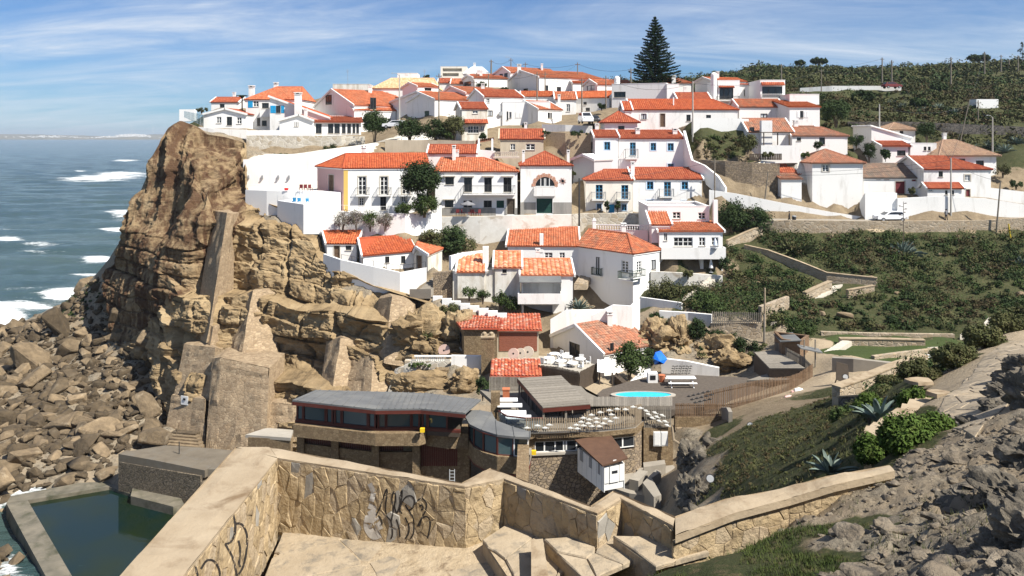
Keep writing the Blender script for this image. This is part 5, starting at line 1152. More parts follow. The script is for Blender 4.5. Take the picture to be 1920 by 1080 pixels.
for i in range(420):
 c=r2.choice([r2.gauss(245,32),r2.gauss(120,60),r2.gauss(265,20)])
 if not-60<c<318:continue
 t=r2.random();j=int(np.argmin(abs(cx-c)));h=hpx[j]*D0/F;yy=D0+30+470*t;zb=h*(.55+.45*t);s=r2.uniform(5,13);mb.cbox(((c-HX)*yy/F,yy-6,zb-3),s*r2.uniform(.8,1.8),s,s*r2.uniform(.5,.9)+3)
tag(mb.build('far_town','white'),'hazy white town houses on the far coast across the bay','town',None,'stuff')
for c in(247,287):
 b=P(c,247,D0+600);mb=MB();mb.tube([b-UZ*20,b+UZ*60],1.6,6,0,.8);t=empty('wind_turbine',b,'tiny pale wind turbine on the far coast','wind turbine','far wind turbines');mb.build('tower','white_paint',t)
 for k in range(3):
  a=2*math.pi*k/3+.4;mb=MB();mb.tube([b+UZ*60,b+UZ*60+Vector((math.cos(a)*28,-2,math.sin(a)*28))],1.0,4,0,.4);mb.build('blade','white_paint',t)
# ---- sea-water pool
def prism(nm,label,pts,zt,zb,mat,cat=None,kind=None):
 """pts: (px, py) of the top outline at height zt"""
 t=[P(a,b,(ZC-zt)*F/(b-HY))for a,b in pts];mb=MB();mb.hexa([Vector((p.x,p.y,zb))for p in t],t);o=mb.build(nm,mat,None,loc=t[0]);return tag(o,label,cat,None,kind)
prism('pool_water','',[(135,1090),(236,1090),(330,960),(300,940),(205,912),(50,942)],.9,.5,'poolwater',kind='structure')
prism('pool_wall','wet concrete left wall of the sea pool',[(92,1092),(142,1092),(52,938),(12,944)],1.35,-2,'wetconcrete','wall')
prism('pool_wall','wet concrete far rim of the sea pool',[(12,943),(52,938),(210,911),(205,903),(150,905),(20,930)],1.25,-2,'wetconcrete','wall')
prism('pool_bench','dark concrete bench at the pool edge below the terrace wall',[(245,930),(325,950),(345,945),(335,925),(250,909)],1.7,-1,'wetconcrete','bench')
prism('pool_kerb','low curved rim along the right side of the sea pool',[(205,913),(300,944),(336,958),(340,950),(302,936),(210,907)],1.2,-1,'wetconcrete','wall')
prism('pool_terrace','concrete bathing terrace above the sea pool',[(228,848),(382,880),(440,880),(440,845),(390,840),(310,835)],4.6,3.9,'terraceconcrete','terrace')
wall('pool_terrace_wall','concrete band wall below the bathing terrace',[(222,851,868,78.6),(290,863,880,77),(384,882,896,75)],1,'terraceconcrete',retain=False,T_=False,found=0)
wall('pool_terrace_wall','rubble stone wall below the concrete band by the sea pool',[(222,866,892,78.5),(290,878,908,76.9),(376,893,922,74.9)],1,'darkrubble',retain=False,T_=False,found=1.5)
mb=MB();a=P(336,870,79);mb.tube([a,a+UZ*2.2],.05,6);tag(mb.build('post','metal_dark',None,loc=a),'thin metal post on the bathing terrace','post')
for i in range(7):
 t=[P(310+i*10+6*j,836-i*3,86.5)for j in(0,1)]
st=empty('steps',P(330,838,85),'worn rock steps below the cliff masonry','steps')
for i in range(6):
 mb=MB();c=P(348,842-i*6,85+i*.5);mb.cbox(c-UZ*.6,4.2-.25*i,.8,.75,-.2);mb.build('step','boulderrock',st)
# ---- restaurant over the ravine
def PZ(px,py,z):return P(px,py,(ZC-z)*F/(py-HY))
def strip(mb,f,b,th=.22):
 for i in range(len(f)-1):
  t=[f[i],f[i+1],b[i+1],b[i]];mb.hexa([p-UZ*th for p in t],t)
def vwall(mb,pts,z0,z1,th=.3,m=0):
 """vertical band along xy points, thickness away from the viewer"""
 n=len(pts);nr=[]
 for i in range(n):
  d=pts[min(i+1,n-1)]-pts[max(i-1,0)];d.z=0;d.normalize();nr.append(Vector((-d.y,d.x,0))*th)
 for i in range(n-1):
  a,b=Vector((pts[i].x,pts[i].y,0)),Vector((pts[i+1].x,pts[i+1].y,0))
  mb.hexa([a+UZ*z0,b+UZ*z0,b+nr[i+1]+UZ*z0,a+nr[i]+UZ*z0],[a+UZ*z1,b+UZ*z1,b+nr[i+1]+UZ*z1,a+nr[i]+UZ*z1],m)
def along(pts,px):
 """xy point on the polyline pts seen at column px"""
 for a,b in zip(pts,pts[1:]):
  pa,pb=HX+F*a.x/a.y,HX+F*b.x/b.y
  if pa-.01<=px<=pb+.01 or b is pts[-1]:
   k=(px-HX)/F;d=b-a;t=(k*a.y-a.x)/(d.x-k*d.y);return a+d*t
RW=empty('restaurant',PZ(700,860,8),'low glazed restaurant wing with grey sheet roof below the cliff','restaurant')
fr=[PZ(548,750,16.2),PZ(704,767,16.2),PZ(789,766,16.2),PZ(872,774,16.2)];bk=[P(592,731,64.6),P(722,734.5,64.6),P(800,737,64.4),P(902,749,62.6)]
mb=MB();strip(mb,fr,bk,.12);ro=mb.build('roof','roofsheet',RW)
mb=MB();vwall(mb,[Vector((p.x,p.y-.02,0))for p in fr],15.82,16.06,.12);mb.build('fascia','redwood',RW)
for k in range(22):
 t=(k+.5)/22*3;i=min(2,int(t));s=t-i;a=fr[i]+(fr[i+1]-fr[i])*s;b=bk[i]+(bk[i+1]-bk[i])*s;mb=MB();d=(b-a).normalized();sd=d.cross(UZ).normalized();mb.box(a,d,sd,sd.cross(d),(0,(b-a).length),(-.03,.03),(.002,.045));mb.build('roof_seam','roofsheet',ro)
wp=[P(553,255,60.5),P(704,255,58.7),P(789,255,58.8),P(862,255,58.3)]
mb=MB();vwall(mb,wp,14.35,14.55,.25);vwall(mb,wp,15.75,15.95,.25);mb.build('window_rail','redwood',RW)
zb=440;W_=[(405,442),(447,590),(597,635),(652,693),(700,865),(873,915),(937,985),(990,1150),(1157,1205),(1225,1255),(1262,1385)]
for a,b in W_:
 p,q=along(wp,zb+a/3.483),along(wp,zb+b/3.483);p.z=q.z=0;us=(q-p).normalized();un=Vector((us.y,-us.x,0));L=(q-p).length
 mb=MB();fw=.07
 for s0,s1,c0,c1 in((-.06,fw,14.55,15.75),(L-fw,L+.06,14.55,15.75),(fw,L-fw,14.55,14.62),(fw,L-fw,15.68,15.75)):mb.box(p,us,un,UZ,(s0,s1),(-.2,-.04),(c0,c1))
 w=mb.build('window','redwood',RW);mb=MB();mb.face([p-un*.12+UZ*14.6,q-un*.12+UZ*14.6,q-un*.12+UZ*15.7,p-un*.12+UZ*15.7]);mb.build('pane','seaglass',w)
bp=[P(550,255,60),P(704,255,58.2),P(785,255,58.2),P(798,255,58.6),P(803,255,59.6)]
mb=MB();vwall(mb,bp,13.45,14.36,.5);mb.build('stone_band','pebble',RW)
mb=MB();vwall(mb,[P(800,255,59.4),P(840,255,58.8),P(878,255,58.9)],13.0,14.1,.4);mb.build('stone_band','pebble',RW)
lw=[P(560,255,61.8),P(704,255,60),P(790,255,60),P(880,255,60)]
mb=MB();vwall(mb,lw,5,13.5,2.5);mb.build('lower_wall','pebble',RW)
mb=MB();strip(mb,[Vector((p.x,p.y,14.34))for p in wp],[Vector((p.x,p.y+5,14.34))for p in wp],.3);mb.build('floor','darkwood',RW)
for x0,x1,y0,y1 in((572,628,812,842),(635,702,815,845),(711,757,822,845),(786,858,828,874)):
 p,q=along(lw,x0),along(lw,x1);n=int((x1-x0)/3.4)
 for i in range(n):
  a=p+(q-p)*(i/n);Yc=a.y;z1,z0=zz(y0,Yc-.1),zz(y1,Yc-.1);mb=MB();mb.cbox(Vector((a.x+.06,a.y-.05,z0)),.105,.06,z1-z0);mb.build('board','redwood',RW)
for x in(567,631,706,782):
 a=along(lw,x);mb=MB();mb.cbox(Vector((a.x,a.y-.35,5)),.55,.5,8.45);mb.build('post','pebble',RW)
mb=MB();vwall(mb,[Vector((p.x,p.y-.3,0))for p in lw[:3]],zz(862,60),zz(845,60),.3);mb.build('beam','pebble',RW)
mb=MB();a=along(lw,760);mb.cbox(Vector((a.x,a.y-.06,8.6)),1.1,.1,2.0);mb.build('door','black',RW)
for px,py,Y,lb in((792,806,57.9,'yellow lamp on the corner of the glazed restaurant wing'),(1001,848,56.6,'yellow lamp below the strip windows')):
 c=P(px,py+4,Y);mb=MB();mb.cbox(c,.32,.25,.28);mb.cbox(c+Vector((0,.15,.05)),.1,.3,.1);tag(mb.build('lamp','yellow_plastic',None,loc=c),lb,'lamp')
PR=empty('restaurant_prow',PZ(930,880,10),'rounded restaurant prow with curved glazing and grey sheet roof','restaurant')
f=[PZ(870,777,15),PZ(880,795,15),PZ(903,806,15),PZ(932,815,15),PZ(965,818.5,15),PZ(994,820,15)];b=[PZ(869,769,15),PZ(900,769,15),PZ(922,773,15),PZ(930,788,15),PZ(962,800,15),PZ(994,809,15)]
mb=MB();strip(mb,f,b,.16);ro=mb.build('roof','roofsheet',PR)
for i in range(len(f)):
 a,c=f[i],b[i];mb=MB();d=(c-a).normalized();sd=d.cross(UZ).normalized();mb.box(a,d,sd,UZ,(0,(c-a).length),(-.03,.03),(.002,.05));mb.build('roof_seam','roofsheet',ro)
gp=[P(878,255,59.4),P(888,255,58),P(906,255,57),P(932,255,56.3),P(963,255,56.1),P(991,255,56)]
mb=MB();vwall(mb,[g_-Vector((0,.25,0))for g_ in gp],12.4,13.55,.45);mb.build('stone_parapet','pebble',PR)
for i in range(5):
 p,q=gp[i],gp[i+1];us=(q-p);us.z=0;L=us.length;us.normalize();un=Vector((us.y,-us.x,0));p0=Vector((p.x,p.y,0));mb=MB();fr_='white_paint' if i==4 else 'redwood'
 for s0,s1,c0,c1 in((0,.08,13.5,14.86),(L-.08,L,13.5,14.86),(.08,L-.08,13.5,13.6),(.08,L-.08,14.78,14.86)):mb.box(p0,us,un,UZ,(s0,s1),(-.1,.02),(c0,c1))
 w=mb.build('window',fr_,PR);mb=MB();mb.face([p0-un*.05+us*s+UZ*c for s,c in((.05,13.55),(L-.05,13.55),(L-.05,14.8),(.05,14.8))]);mb.build('pane','seaglass',w)
mb=MB();strip(mb,[Vector((g_.x,g_.y,13.3))for g_ in gp],[Vector((g_.x+.5,g_.y+4,13.3))for g_ in gp],.6);mb.build('floor','concrete',PR)
mb=MB();strip(mb,[Vector((g_.x,g_.y-.2,12.55))for g_ in gp],[Vector((g_.x+.5,g_.y+5,12.55))for g_ in gp],.3);mb.build('underside','redwood',PR)
MBk=empty('restaurant_block',PZ(1100,880,9),'rubble stone restaurant block under the terrace with strip windows','restaurant')
mw=[P(992,255,58.2),P(1060,255,58.5),P(1130,255,58.7),P(1190,255,59.4),P(1207,255,61)]
def band(z0,z1,x0,x1,mat,nm,out=0.,th=.6):
 pts=[along(mw,x0)]+[p for p in mw if x0<HX+F*p.x/p.y<x1]+[along(mw,x1)];mb=MB();vwall(mb,[p-Vector((0,out,0))for p in pts],z0,z1,th);return mb.build(nm,mat,MBk)
band(3,12.75,992,1207,'rubblewall','lower_wall',0,3)
band(12.755,12.93,998,1110,'paleconcrete','window_sill',.12,.3)
band(13.75,14.05,992,1207,'pebble','lintel',.05,.6)
band(14.055,14.4,990,1206.5,'pebble','terrace_edge',.3,.8)
band(12.76,13.745,992,1003,'pebble','pier');band(12.76,13.745,1190,1207,'rubblewall','pier')
for x0,x1 in((1003,1021),(1021,1041),(1041,1057),(1057,1062),(1062,1081),(1081,1110),(1148,1168),(1168,1190)):
 p,q=along(mw,x0),along(mw,x1);us=(q-p);us.z=0;L=us.length;us.normalize();un=Vector((us.y,-us.x,0));p0=Vector((p.x,p.y,0));mb=MB()
 for s0,s1,c0,c1 in((0,.05,12.94,13.74),(L-.05,L,12.94,13.74),(.05,L-.05,12.94,13.0),(.05,L-.05,13.68,13.74)):mb.box(p0,us,un,UZ,(s0,s1),(-.12,-.04),(c0,c1))
 w=mb.build('window','white_paint',MBk);mb=MB();mb.face([p0-un*.08+us*s+UZ*c for s,c in((.03,12.96),(L-.03,12.96),(L-.03,13.72),(.03,13.72))]);mb.build('pane','glass',w)
mb=MB();vwall(mb,[p+Vector((0,.6,0))for p in mw],12.76,13.74,.2);mb.build('inner_wall','darkwood',MBk)
dk=[Vector((p.x,p.y-.25,14.4))for p in mw];bkd=[P(900,255,68),P(1000,255,69.5),P(1060,255,69.5),P(1090,255,69),P(1100,255,67.5)]
mb=MB();strip(mb,[Vector((p.x,p.y,14.41))for p in dk],[Vector((p.x,p.y,14.41))for p in bkd],.3);tag(mb.build('terrace_deck','greywood',None,loc=dk[0]),kind='structure')
def fence(label,pts,mat,sp=.16,w=.085,nm='slat_fence',group=None,lean=0,rails=True,cat='fence'):
 """pts: (px, y top, y bottom, Y)"""
 tp_=[P(a,b,d)for a,b,c,d in pts];bt_=[P(a,c,d)for a,b,c,d in pts];root=empty(nm,bt_[0],label,cat,group)
 me=None;loc0=bt_[0]
 for i in range(len(pts)-1):
  a,b=bt_[i],bt_[i+1];d=b-a;d.z=0;L=d.length;ang=math.atan2(d.y,d.x);n=max(1,int(L/sp))
  for j in range(n):
   t=(j+.5)/n;p=a+(b-a)*t;h=(tp_[i]+(tp_[i+1]-tp_[i])*t).z-p.z
   if me is None:
    mb=MB();mb.cbox((0,0,0),w,.03,1);o=mb.build('slat',mat);me=o.data;o.parent=root
   else:o=link('slat',me,root)
   o.location=p-loc0;o.rotation_euler=(0,0,ang);o.scale=(rng.uniform(.9,1.05),1,h*rng.uniform(.985,1.015))
  if rails:
   for fz in(.15,.82):
    p,q=a+(tp_[i]-a)*fz,b+(tp_[i+1]-b)*fz;mb=MB();dd=(q-p).normalized();sd=Vector((-d.y,d.x,0)).normalized();mb.box(p+sd*.03,dd,sd,UZ,(0,(q-p).length),(0,.04),(-.04,.04));mb.build('rail',mat,root)
 return root
FN=fence('curved terrace fence of pale slats hung with white fish',[(985,784,809,57.8),(1012,783,809,57.7),(1065,784,808.5,57.9),(1085,784,808,58.1),(1103,770,807,58.3),(1130,765,805,58.5),(1165,763,803,58.8),(1190,760,800,59.3),(1203,757,795,60.4)],'slatwood')
fence('weathered slat screen hung with fish right of the curved terrace fence',[(1207,762,804,60.6),(1259,763,800,60.6)],'greywood',sp=.13)
fence('tall grey board fence left of the white terrace tables',[(917,706,742,67.5),(975,707,740,67.8)],'greywood',sp=.12,w=.1)
fence('brown slat fence right of the swimming pool, lower part',[(1266,756,781,64.5),(1352,757,781,64.5)],'brownslat',sp=.14)
fence('long curving brown slat fence around the pool deck',[(1320,736,768,66.5),(1376,722,765,66.5),(1430,711,756,67.5),(1478,706,748,68.5),(1496,700,742,69.5),(1524,682,734,71)],'brownslat',sp=.15)
fence('low grey fence along the boarded roof behind the pool',[(1453,640,660,79),(1480,655,675,76),(1505,668,690,73.5),(1522,684,700,71.5)],'greywood',sp=.16,w=.1)
fence('dark wicker fence below the patio, left part',[(1008,684,720,76.5),(1045,688,728,75.5),(1086,697,736,74.5)],'darkwood',sp=.12,w=.1)
fence('dark wicker fence below the patio, right part',[(1087,697,736,74.5),(1121,680,724,78)],'darkwood',sp=.12,w=.1)
fence('wooden picket fence above the rubble wall',[(1334,584,606,86.3),(1380,585,606,86),(1428,586,606,85.3)],'greywood',sp=.2,w=.1)
fence('dark timber fence below the pergola terrace',[(1405,288,300,120.6),(1466,288,300,120.4)],'darkwood',sp=.25,w=.22)
def fish(px,py,Y,s,label,ang=0,group='white fish on the slatted fence',mat='fishwhite'):
 c=P(px,py,Y);root=empty('fish',c,label,'fish',group);mb=MB();n=8
 prof=[(-.5,.02),(-.35,.12),(-.1,.19),(.15,.16),(.32,.07),(.38,.05)]
 rot=Matrix.Rotation(ang,3,'Y');rings=[[c+rot@Vector((x*s,math.cos(2*math.pi*k/n)*r*.35*s,math.sin(2*math.pi*k/n)*r*s))for k in range(n)]for x,r in prof]
 for x,y in zip(rings,rings[1:]):
  for k in range(n):mb.face([x[k],x[(k+1)%n],y[(k+1)%n],y[k]])
 mb.face(rings[0]);mb.face(rings[-1]);mb.build('body',mat,root,True)
 mb=MB();q=lambda x,z,y=0:c+rot@Vector((x*s,y*s,z*s));mb.hexa([q(.36,0,.03),q(.58,.16,.03),q(.5,0,.03),q(.58,-.16,.03)],[q(.36,0,-.03),q(.58,.16,-.03),q(.5,0,-.03),q(.58,-.16,-.03)]);mb.build('tail',mat,root)
 mb=MB();mb.hexa([q(-.15,.17,.02),q(.12,.15,.02),q(.08,.27,.02),q(-.08,.26,.02)],[q(-.15,.17,-.02),q(.12,.15,-.02),q(.08,.27,-.02),q(-.08,.26,-.02)]);mb.build('fin',mat,root)
for x,y in[(447,427),(515,412),(565,427),(592,407),(730,428),(775,432),(768,408),(800,388),(815,362),(815,412),(852,372),(848,398),(868,342),(870,416),(900,366),(902,390),(925,325),(918,417),(945,398),(958,368),(985,312),(998,340),(988,384),(1025,362),(1035,304),(1090,306),(1140,290),(1187,298)]:
 px,py=860+x/3.483,680+y/3.483;Y=57.5 if px<1085 else 58.0+(px-1100)*.009;fish(px,py,Y,.46,'white fish hung on the curved terrace fence')
for x,y in[(1225,316),(1282,328),(1330,345),(1240,338),(1295,355),(1350,385),(1265,362),(1310,382),(1362,410)]:
 fish(860+x/3.483,680+y/3.483,60.35,.46,'white fish hung slanting on the weathered slat screen',.35,'white fish on the weathered screen')
for k in range(14):
 fish(1292+(k%5)*9+(k//5)*6,743+(k//5)*6-(k%5)*2.2,65.7,.4,'dark metal fish on the long brown fence',-.1,'dark fish on the brown fence','metal_dark')
cb=empty('board_canopy',P(1101,760,60),'sloping roof of grey boards behind the curved fence','canopy')
for i in range(40):
 x=1101+i*4;a,b2_=P(x,761-(0 if i<27 else 0),61.2),P(x,744,65.4);c,d=P(x+3.7,761,61.2),P(x+3.7,744,65.4);mb=MB();h=UZ*(.02*(i%2));mb.hexa([a+h-UZ*.06,c+h-UZ*.06,d+h-UZ*.06,b2_+h-UZ*.06],[a+h,c+h,d+h,b2_+h]);mb.build('board','greywood',cb)
wall('stone_wall','rough stone wall with shutters below the weathered slat screen',[(1207,803,850,60.5),(1262,800,850,60.8)],.5,'pebble',retain=False,T_=False)
mb=MB();p=P(1225,836,60.4);ws=empty('shutters',p,'closed white window shutters below the weathered slat screen','shutters')
for i in range(2):
 mb=MB();mb.cbox(p+Vector((.27+.56*i,-.02,0)),.53,.06,1.1);mb.cbox(p+Vector((.27+.56*i,-.06,.08)),.4,.03,.94);mb.build('shutter','white_paint',ws)
mb=MB();a=P(1262,845,60.2);mb.tube([P(1260,800,60.3),P(1263,825,60),P(1284,838,59.6)],.1,6);tag(mb.build('timber_post','slatwood',None,loc=a),'bent timber post at the right end of the slat screen','post')
wall('stone_wall','tan rendered wall under the lower brown fence',[(1266,782,802,64.4),(1356,782,802,64.4)],.5,'pebble',retain=False,T_=False,found=0)
wall('stone_wall','dark block stone wall under the tan rendered wall',[(1266,802,830,64.3),(1356,802,826,64.3)],.6,'rubblewall',retain=False,T_=False,found=2)
wall('kerb_wall','curved concrete kerb at the end of the brown fence',[(1352,764,800,64.5),(1362,764,795,63.6),(1366,772,808,62)],.3,'concrete',retain=False,T_=False)
PV=empty('terrace_pavilion',PZ(1040,790,14.4),'terrace pavilion with sloping roof of grey boards','pavilion')
r4=[P(1018,764,59.6),P(1107,757,60.2),P(1052,704,67),P(970,709,66.5)];NB=26
for i in range(NB):
 s,t=i/NB,(i+.94)/NB;l=lambda k:r4[0]+(r4[3]-r4[0])*k;r_=lambda k:r4[1]+(r4[2]-r4[1])*k;mb=MB();h=UZ*(.015*(i%2));q=[l(s)+h,r_(s)+h,r_(t)+h,l(t)+h];mb.hexa([p-UZ*.06 for p in q],q);mb.build('board','greywood',PV)
mb=MB();q=[p-UZ*.08 for p in r4];mb.hexa([p-UZ*.3 for p in q],q);mb.build('roof_frame','redwood',PV)
for p in r4+[(r4[0]+r4[1])/2,(r4[0]+r4[3])/2]:
 mb=MB();c=p+((r4[0]+r4[2])/2-p)*.06;mb.cbox(Vector((c.x,c.y,14.42)),.16,.16,c.z-14.42-.3);mb.build('post','greywood',PV)
for k0,k1 in((0,1),(3,0)):
 for s,t in((.03,.33),(.35,.65),(.67,.97)):
  a=r4[k0]+(r4[k1]-r4[k0])*s;c=r4[k0]+(r4[k1]-r4[k0])*t;cen=(r4[0]+r4[2])/2;a=a+(cen-a)*.08;c=c+(cen-c)*.08;mb=MB();mb.face([Vector((a.x,a.y,14.5)),Vector((c.x,c.y,14.5)),Vector((c.x,c.y,c.z-.42)),Vector((a.x,a.y,a.z-.42))]);mb.build('pane','glass',PV)
wall('glass_balustrade','curved glass balustrade with dark rail beside the white tables',[(935,772,790,60.2),(950,781,802,58.9),(985,785,807,58.2),(1018,785,806,58.2)],.05,'clearglass','balustrade',T_=False,retain=False,found=0)
bl_=bpy.data.objects['glass_balustrade'];mb=MB();mb.tube([P(935,771,60.2),P(950,780,58.9),P(985,784,58.2),P(1018,784,58.2)],.06,6);mb.build('rail','redwood',bl_)
def table(px,py,z,w,d,label,group='white terrace tables',mat='cloth_white'):
 c=PZ(px,py,z+.75);c.z=z;root=empty('table',c,label,'table',group);mb=MB();mb.cbox(c+UZ*.71,w,d,.05);mb.build('tabletop',mat,root)
 for sx in(-1,1):
  for sy in(-1,1):mb=MB();mb.cbox(c+Vector((sx*(w/2-.08),sy*(d/2-.08),0)),.06,.06,.71);mb.build('leg','metal_dark',root)
for px,py,lb in((948,749,'white terrace table nearest the tall grey board fence'),(956,759.5,'second white terrace table from the tall grey board fence'),(963,773,'third white terrace table beside the glass balustrade'),(972,781.5,'nearest white terrace table, half hidden by the balustrade')):table(px,py,14.42,1.9,.8,lb)
mb=MB();c=P(929,770,62);mb.cbox(Vector((c.x,c.y,13.5)),.7,.5,zz(734,62)-13.5);tag(mb.build('pier','pebble',None,loc=c),'stone pier left of the white terrace tables','pier')
c=PZ(950,748,14.42);pt=empty('planter',P(949,745,66),'red box planter behind the white terrace tables','planter');mb=MB();c=P(949,746,66);mb.cbox(c,.55,.55,.7);mb.cbox(c+UZ*.7,.62,.62,.08);mb.build('box','terracotta',pt)
KS=empty('kiosk',P(1130,905,56),'white plank entrance kiosk with brown sloping roof and open door','kiosk')
A,B,C,D_=P(1133,858,54.6),P(1171,852,55.2),P(1140,832,58.6),P(1083,830,58)
zb_=zz(905,54.8);zr=13.95
k4=[Vector((p.x,p.y,0))for p in(A,B,C,D_)]
mb=MB()
for i in(0,1,2,3):
 p,q=k4[i],k4[(i+1)%4];n=max(1,int((q-p).length/.32))
 for j in range(n):
  a,c=p+(q-p)*(j/n),p+(q-p)*((j+.93)/n)
  if i==0 and.25<(j+.5)/n<.72:continue
  us=(c-a).normalized();un=Vector((us.y,-us.x,0));mb2=MB();mb2.box(a,us,un,UZ,(0,(c-a).length),(-.05,.012*(j%2)),(zb_-.6 if i else zb_,zr-.55));mb2.build('plank','white_paint',KS)
for i in range(4):
 p,q=k4[i],k4[(i+1)%4];us=(q-p).normalized();un=Vector((us.y,-us.x,0));mb.box(p,us,un,UZ,(.06,(q-p).length-.06),(-.12,-.06),(zb_-.5,zr-.56))
mb.build('core','white_paint',KS)
e=[A+Vector((-.15,-.2,0)),B+Vector((.2,-.15,0)),C+Vector((.2,.2,0)),D_+Vector((-.2,.1,0))]
for v,z in zip(e,(zr-.35,zr-.1,zr+.15,zr)):v.z=z
mb=MB();mb.hexa([p-UZ*.1 for p in e],e);mb.build('roof','brownroof',KS)
p,q=k4[0],k4[1];us=(q-p).normalized();un=Vector((us.y,-us.x,0));L=(q-p).length;mb=MB();mb.box(p,us,un,UZ,(L*.27,L*.72),(-.05,.03),(zb_,zr-.6));dd=mb.build('door','white_paint',KS)
mb=MB();mb.box(p,us,un,UZ,(L*.36,L*.64),(.032,.04),(zb_+.6,zr-.9));mb.build('pane','glass',dd);mb=MB();mb.box(p,us,un,UZ,(L*.42,L*.58),(.042,.046),(zb_+1.3,zb_+1.55));mb.build('notice','white_paint',dd)
p,q=k4[3],k4[0];us=(q-p).normalized();un=Vector((us.y,-us.x,0));L=(q-p).length
for s0,s1 in((.1,.22),(.45,.55),(.78,.86)):
 mb=MB();mb.box(p,us,un,UZ,(L*s0,L*s1),(.015,.03),(zb_+.4,zr-.5));mb.build('window','metal_grey',KS)
prism('landing','concrete landing in front of the kiosk',[(1140,912),(1180,925),(1215,930),(1280,890),(1262,872),(1190,878),(1150,890)],11.0,9.5,'concrete','landing')
steps('concrete steps rising right of the kiosk',P(1172,905,57.2),P(1215,872,61),6,Vector((.75,.6,0)),'concrete')
for i,(pts,lb)in enumerate((([(1180,898),(1197,902),(1215,884),(1198,880)],'lower concrete bench wall beside the kiosk steps'),([(1207,876),(1248,870),(1246,862),(1206,867)],'long low concrete bench at the back of the landing'),([(1205,905),(1226,932),(1240,928),(1222,896),(1240,884),(1230,880)],'angled concrete parapet on the landing'))):prism('bench_wall',lb,pts,11.75,10,'concrete','parapet')
prism('pool_deck','',[(1085,768),(1260,768),(1345,762),(1440,728),(1400,708),(1240,700),(1180,715),(1130,730)],13.2,12.6,'deckwood',kind='structure')
c=PZ(1206,741.5,13.25);rimv,wat=[],[]
PL=empty('swimming_pool',c,'bright blue swimming pool with pale rim on the wooden deck','swimming pool')
mb=MB();n=40
ell=lambda a,k:c+Vector((math.cos(a)*2.6*k,math.sin(a)*.85*k,0))
for i in range(n):
 a0,a1=2*math.pi*i/n,2*math.pi*(i+1)/n;mb.hexa([ell(a0,.94),ell(a0,1.1),ell(a1,1.1),ell(a1,.94)],[p+UZ*.1 for p in(ell(a0,.94),ell(a0,1.1),ell(a1,1.1),ell(a1,.94))])
mb.build('rim','paleconcrete',PL);mb=MB();mb.face([ell(2*math.pi*i/n,.95)+UZ*.05 for i in range(n)]);mb.build('water','poolblue',PL)
def furniture_table(px,py,z,label):
 c=PZ(px,py,z);root=empty('picnic_table',c,label,'table');mb=MB();mb.cbox(c+UZ*.72,2.6,.8,.06);mb.build('tabletop','white_paint',root)
 for s in(-1,1):
  mb=MB();mb.cbox(c+Vector((0,s*.75,.42)),2.6,.28,.05);mb.build('bench','white_paint',root)
  mb=MB();mb.tube([c+Vector((s*1.0,-.8,0)),c+Vector((s*1.0,0,.72))],.05,5);mb.tube([c+Vector((s*1.0,.8,0)),c+Vector((s*1.0,0,.72))],.05,5);mb.build('leg','white_paint',root)
furniture_table(1277,723,13.2,'long white picnic table behind the swimming pool')
c=PZ(1223,716,13.2);ov_=empty('oven',c,'white garden oven with terracotta pot behind the pool','oven');mb=MB();mb.cbox(c,.9,.7,.9);mb.build('body','white',ov_);mb=MB();mb.cbox(c+Vector((0,-.36,.3)),.5,.04,.4);mb.build('door','black',ov_);mb=MB();mb.lathe(c+Vector((.9,0,0)),[(.22,0),(.3,.6),(.33,.65)],10);mb.build('pot','terracotta',ov_)
mb=MB();c=P(1228,684,80.5)
for i in range(7):
 a0,a1=i*.9,i*.9+.9
pts=[(0,0,0),(.9,0,.1),(1.3,.3,.5),(.7,.4,1.25),(.1,.3,1.1),(-.25,.1,.6)]
for i in range(1,5):mb.face([c+Vector(pts[0])+Vector((.4,-.35,.45)),c+Vector(pts[i]),c+Vector(pts[i+1])])
mb.face([c+Vector(p)+Vector((0,.3,0))for p in pts][::-1])
for i in range(6):mb.face([c+Vector(pts[i]),c+Vector(pts[i])+Vector((0,.3,0)),c+Vector(pts[(i+1)%6])+Vector((0,.3,0)),c+Vector(pts[(i+1)%6])])
mb.face([c+Vector(p)for p in(pts[0],pts[5],(.4,-.35,.45))]);tag(mb.build('tarpaulin','tarp',None,loc=c),'crumpled bright blue tarpaulin beside the pool oven','tarpaulin')
BR=empty('boarded_roof',P(1460,700,74),'flat roof of grey boards beside the pool deck','roof')
r4=[P(1443,690,73),P(1510,690,71.5),P(1456,656,79),P(1414,660,78.5)];NB=18
for i in range(NB):
 s,t=i/NB,(i+.95)/NB;q=[r4[0]+(r4[3]-r4[0])*s,r4[1]+(r4[2]-r4[1])*s,r4[1]+(r4[2]-r4[1])*t,r4[0]+(r4[3]-r4[0])*t];mb=MB();mb.hexa([p-UZ*.1 for p in q],q);mb.build('board','greywood',BR)
mb=MB();q=[p-UZ*.12 for p in r4];mb.hexa([Vector((p.x,p.y,12.5))for p in q],q);mb.build('wall','darkwood',BR)
slab('boarded_landing','lower landing of grey boards in front of the boarded roof',[(1400,713,73.2),(1490,712,71.5),(1510,702,72.5),(1440,700,74)],'greywood',.2,T_=False)
H('shed','reddish brown timber shed with grey roof behind the boarded roof',1466,1500,637,668,77,76,3,'flat',wm='brownslat',rm='roofsheet',cat='shed',T_=False,bl=(1452,80),found=2)
mb=MB();q=[P(1450,626,80.5),P(1463,640,76.7),P(1503,638,75.8),P(1486,623,80)];q=[q[0],q[1],q[2],q[3]];mb.hexa([p-UZ*.1 for p in q],q);sh_=[o for o in bpy.data.objects if o.get('label','').startswith('reddish brown timber shed')][0];mb.build('roof','roofsheet',sh_)
wg=empty('well_gate',P(1512,690,73),'small timber gate with grey canopy beside the boarded roof','gate')
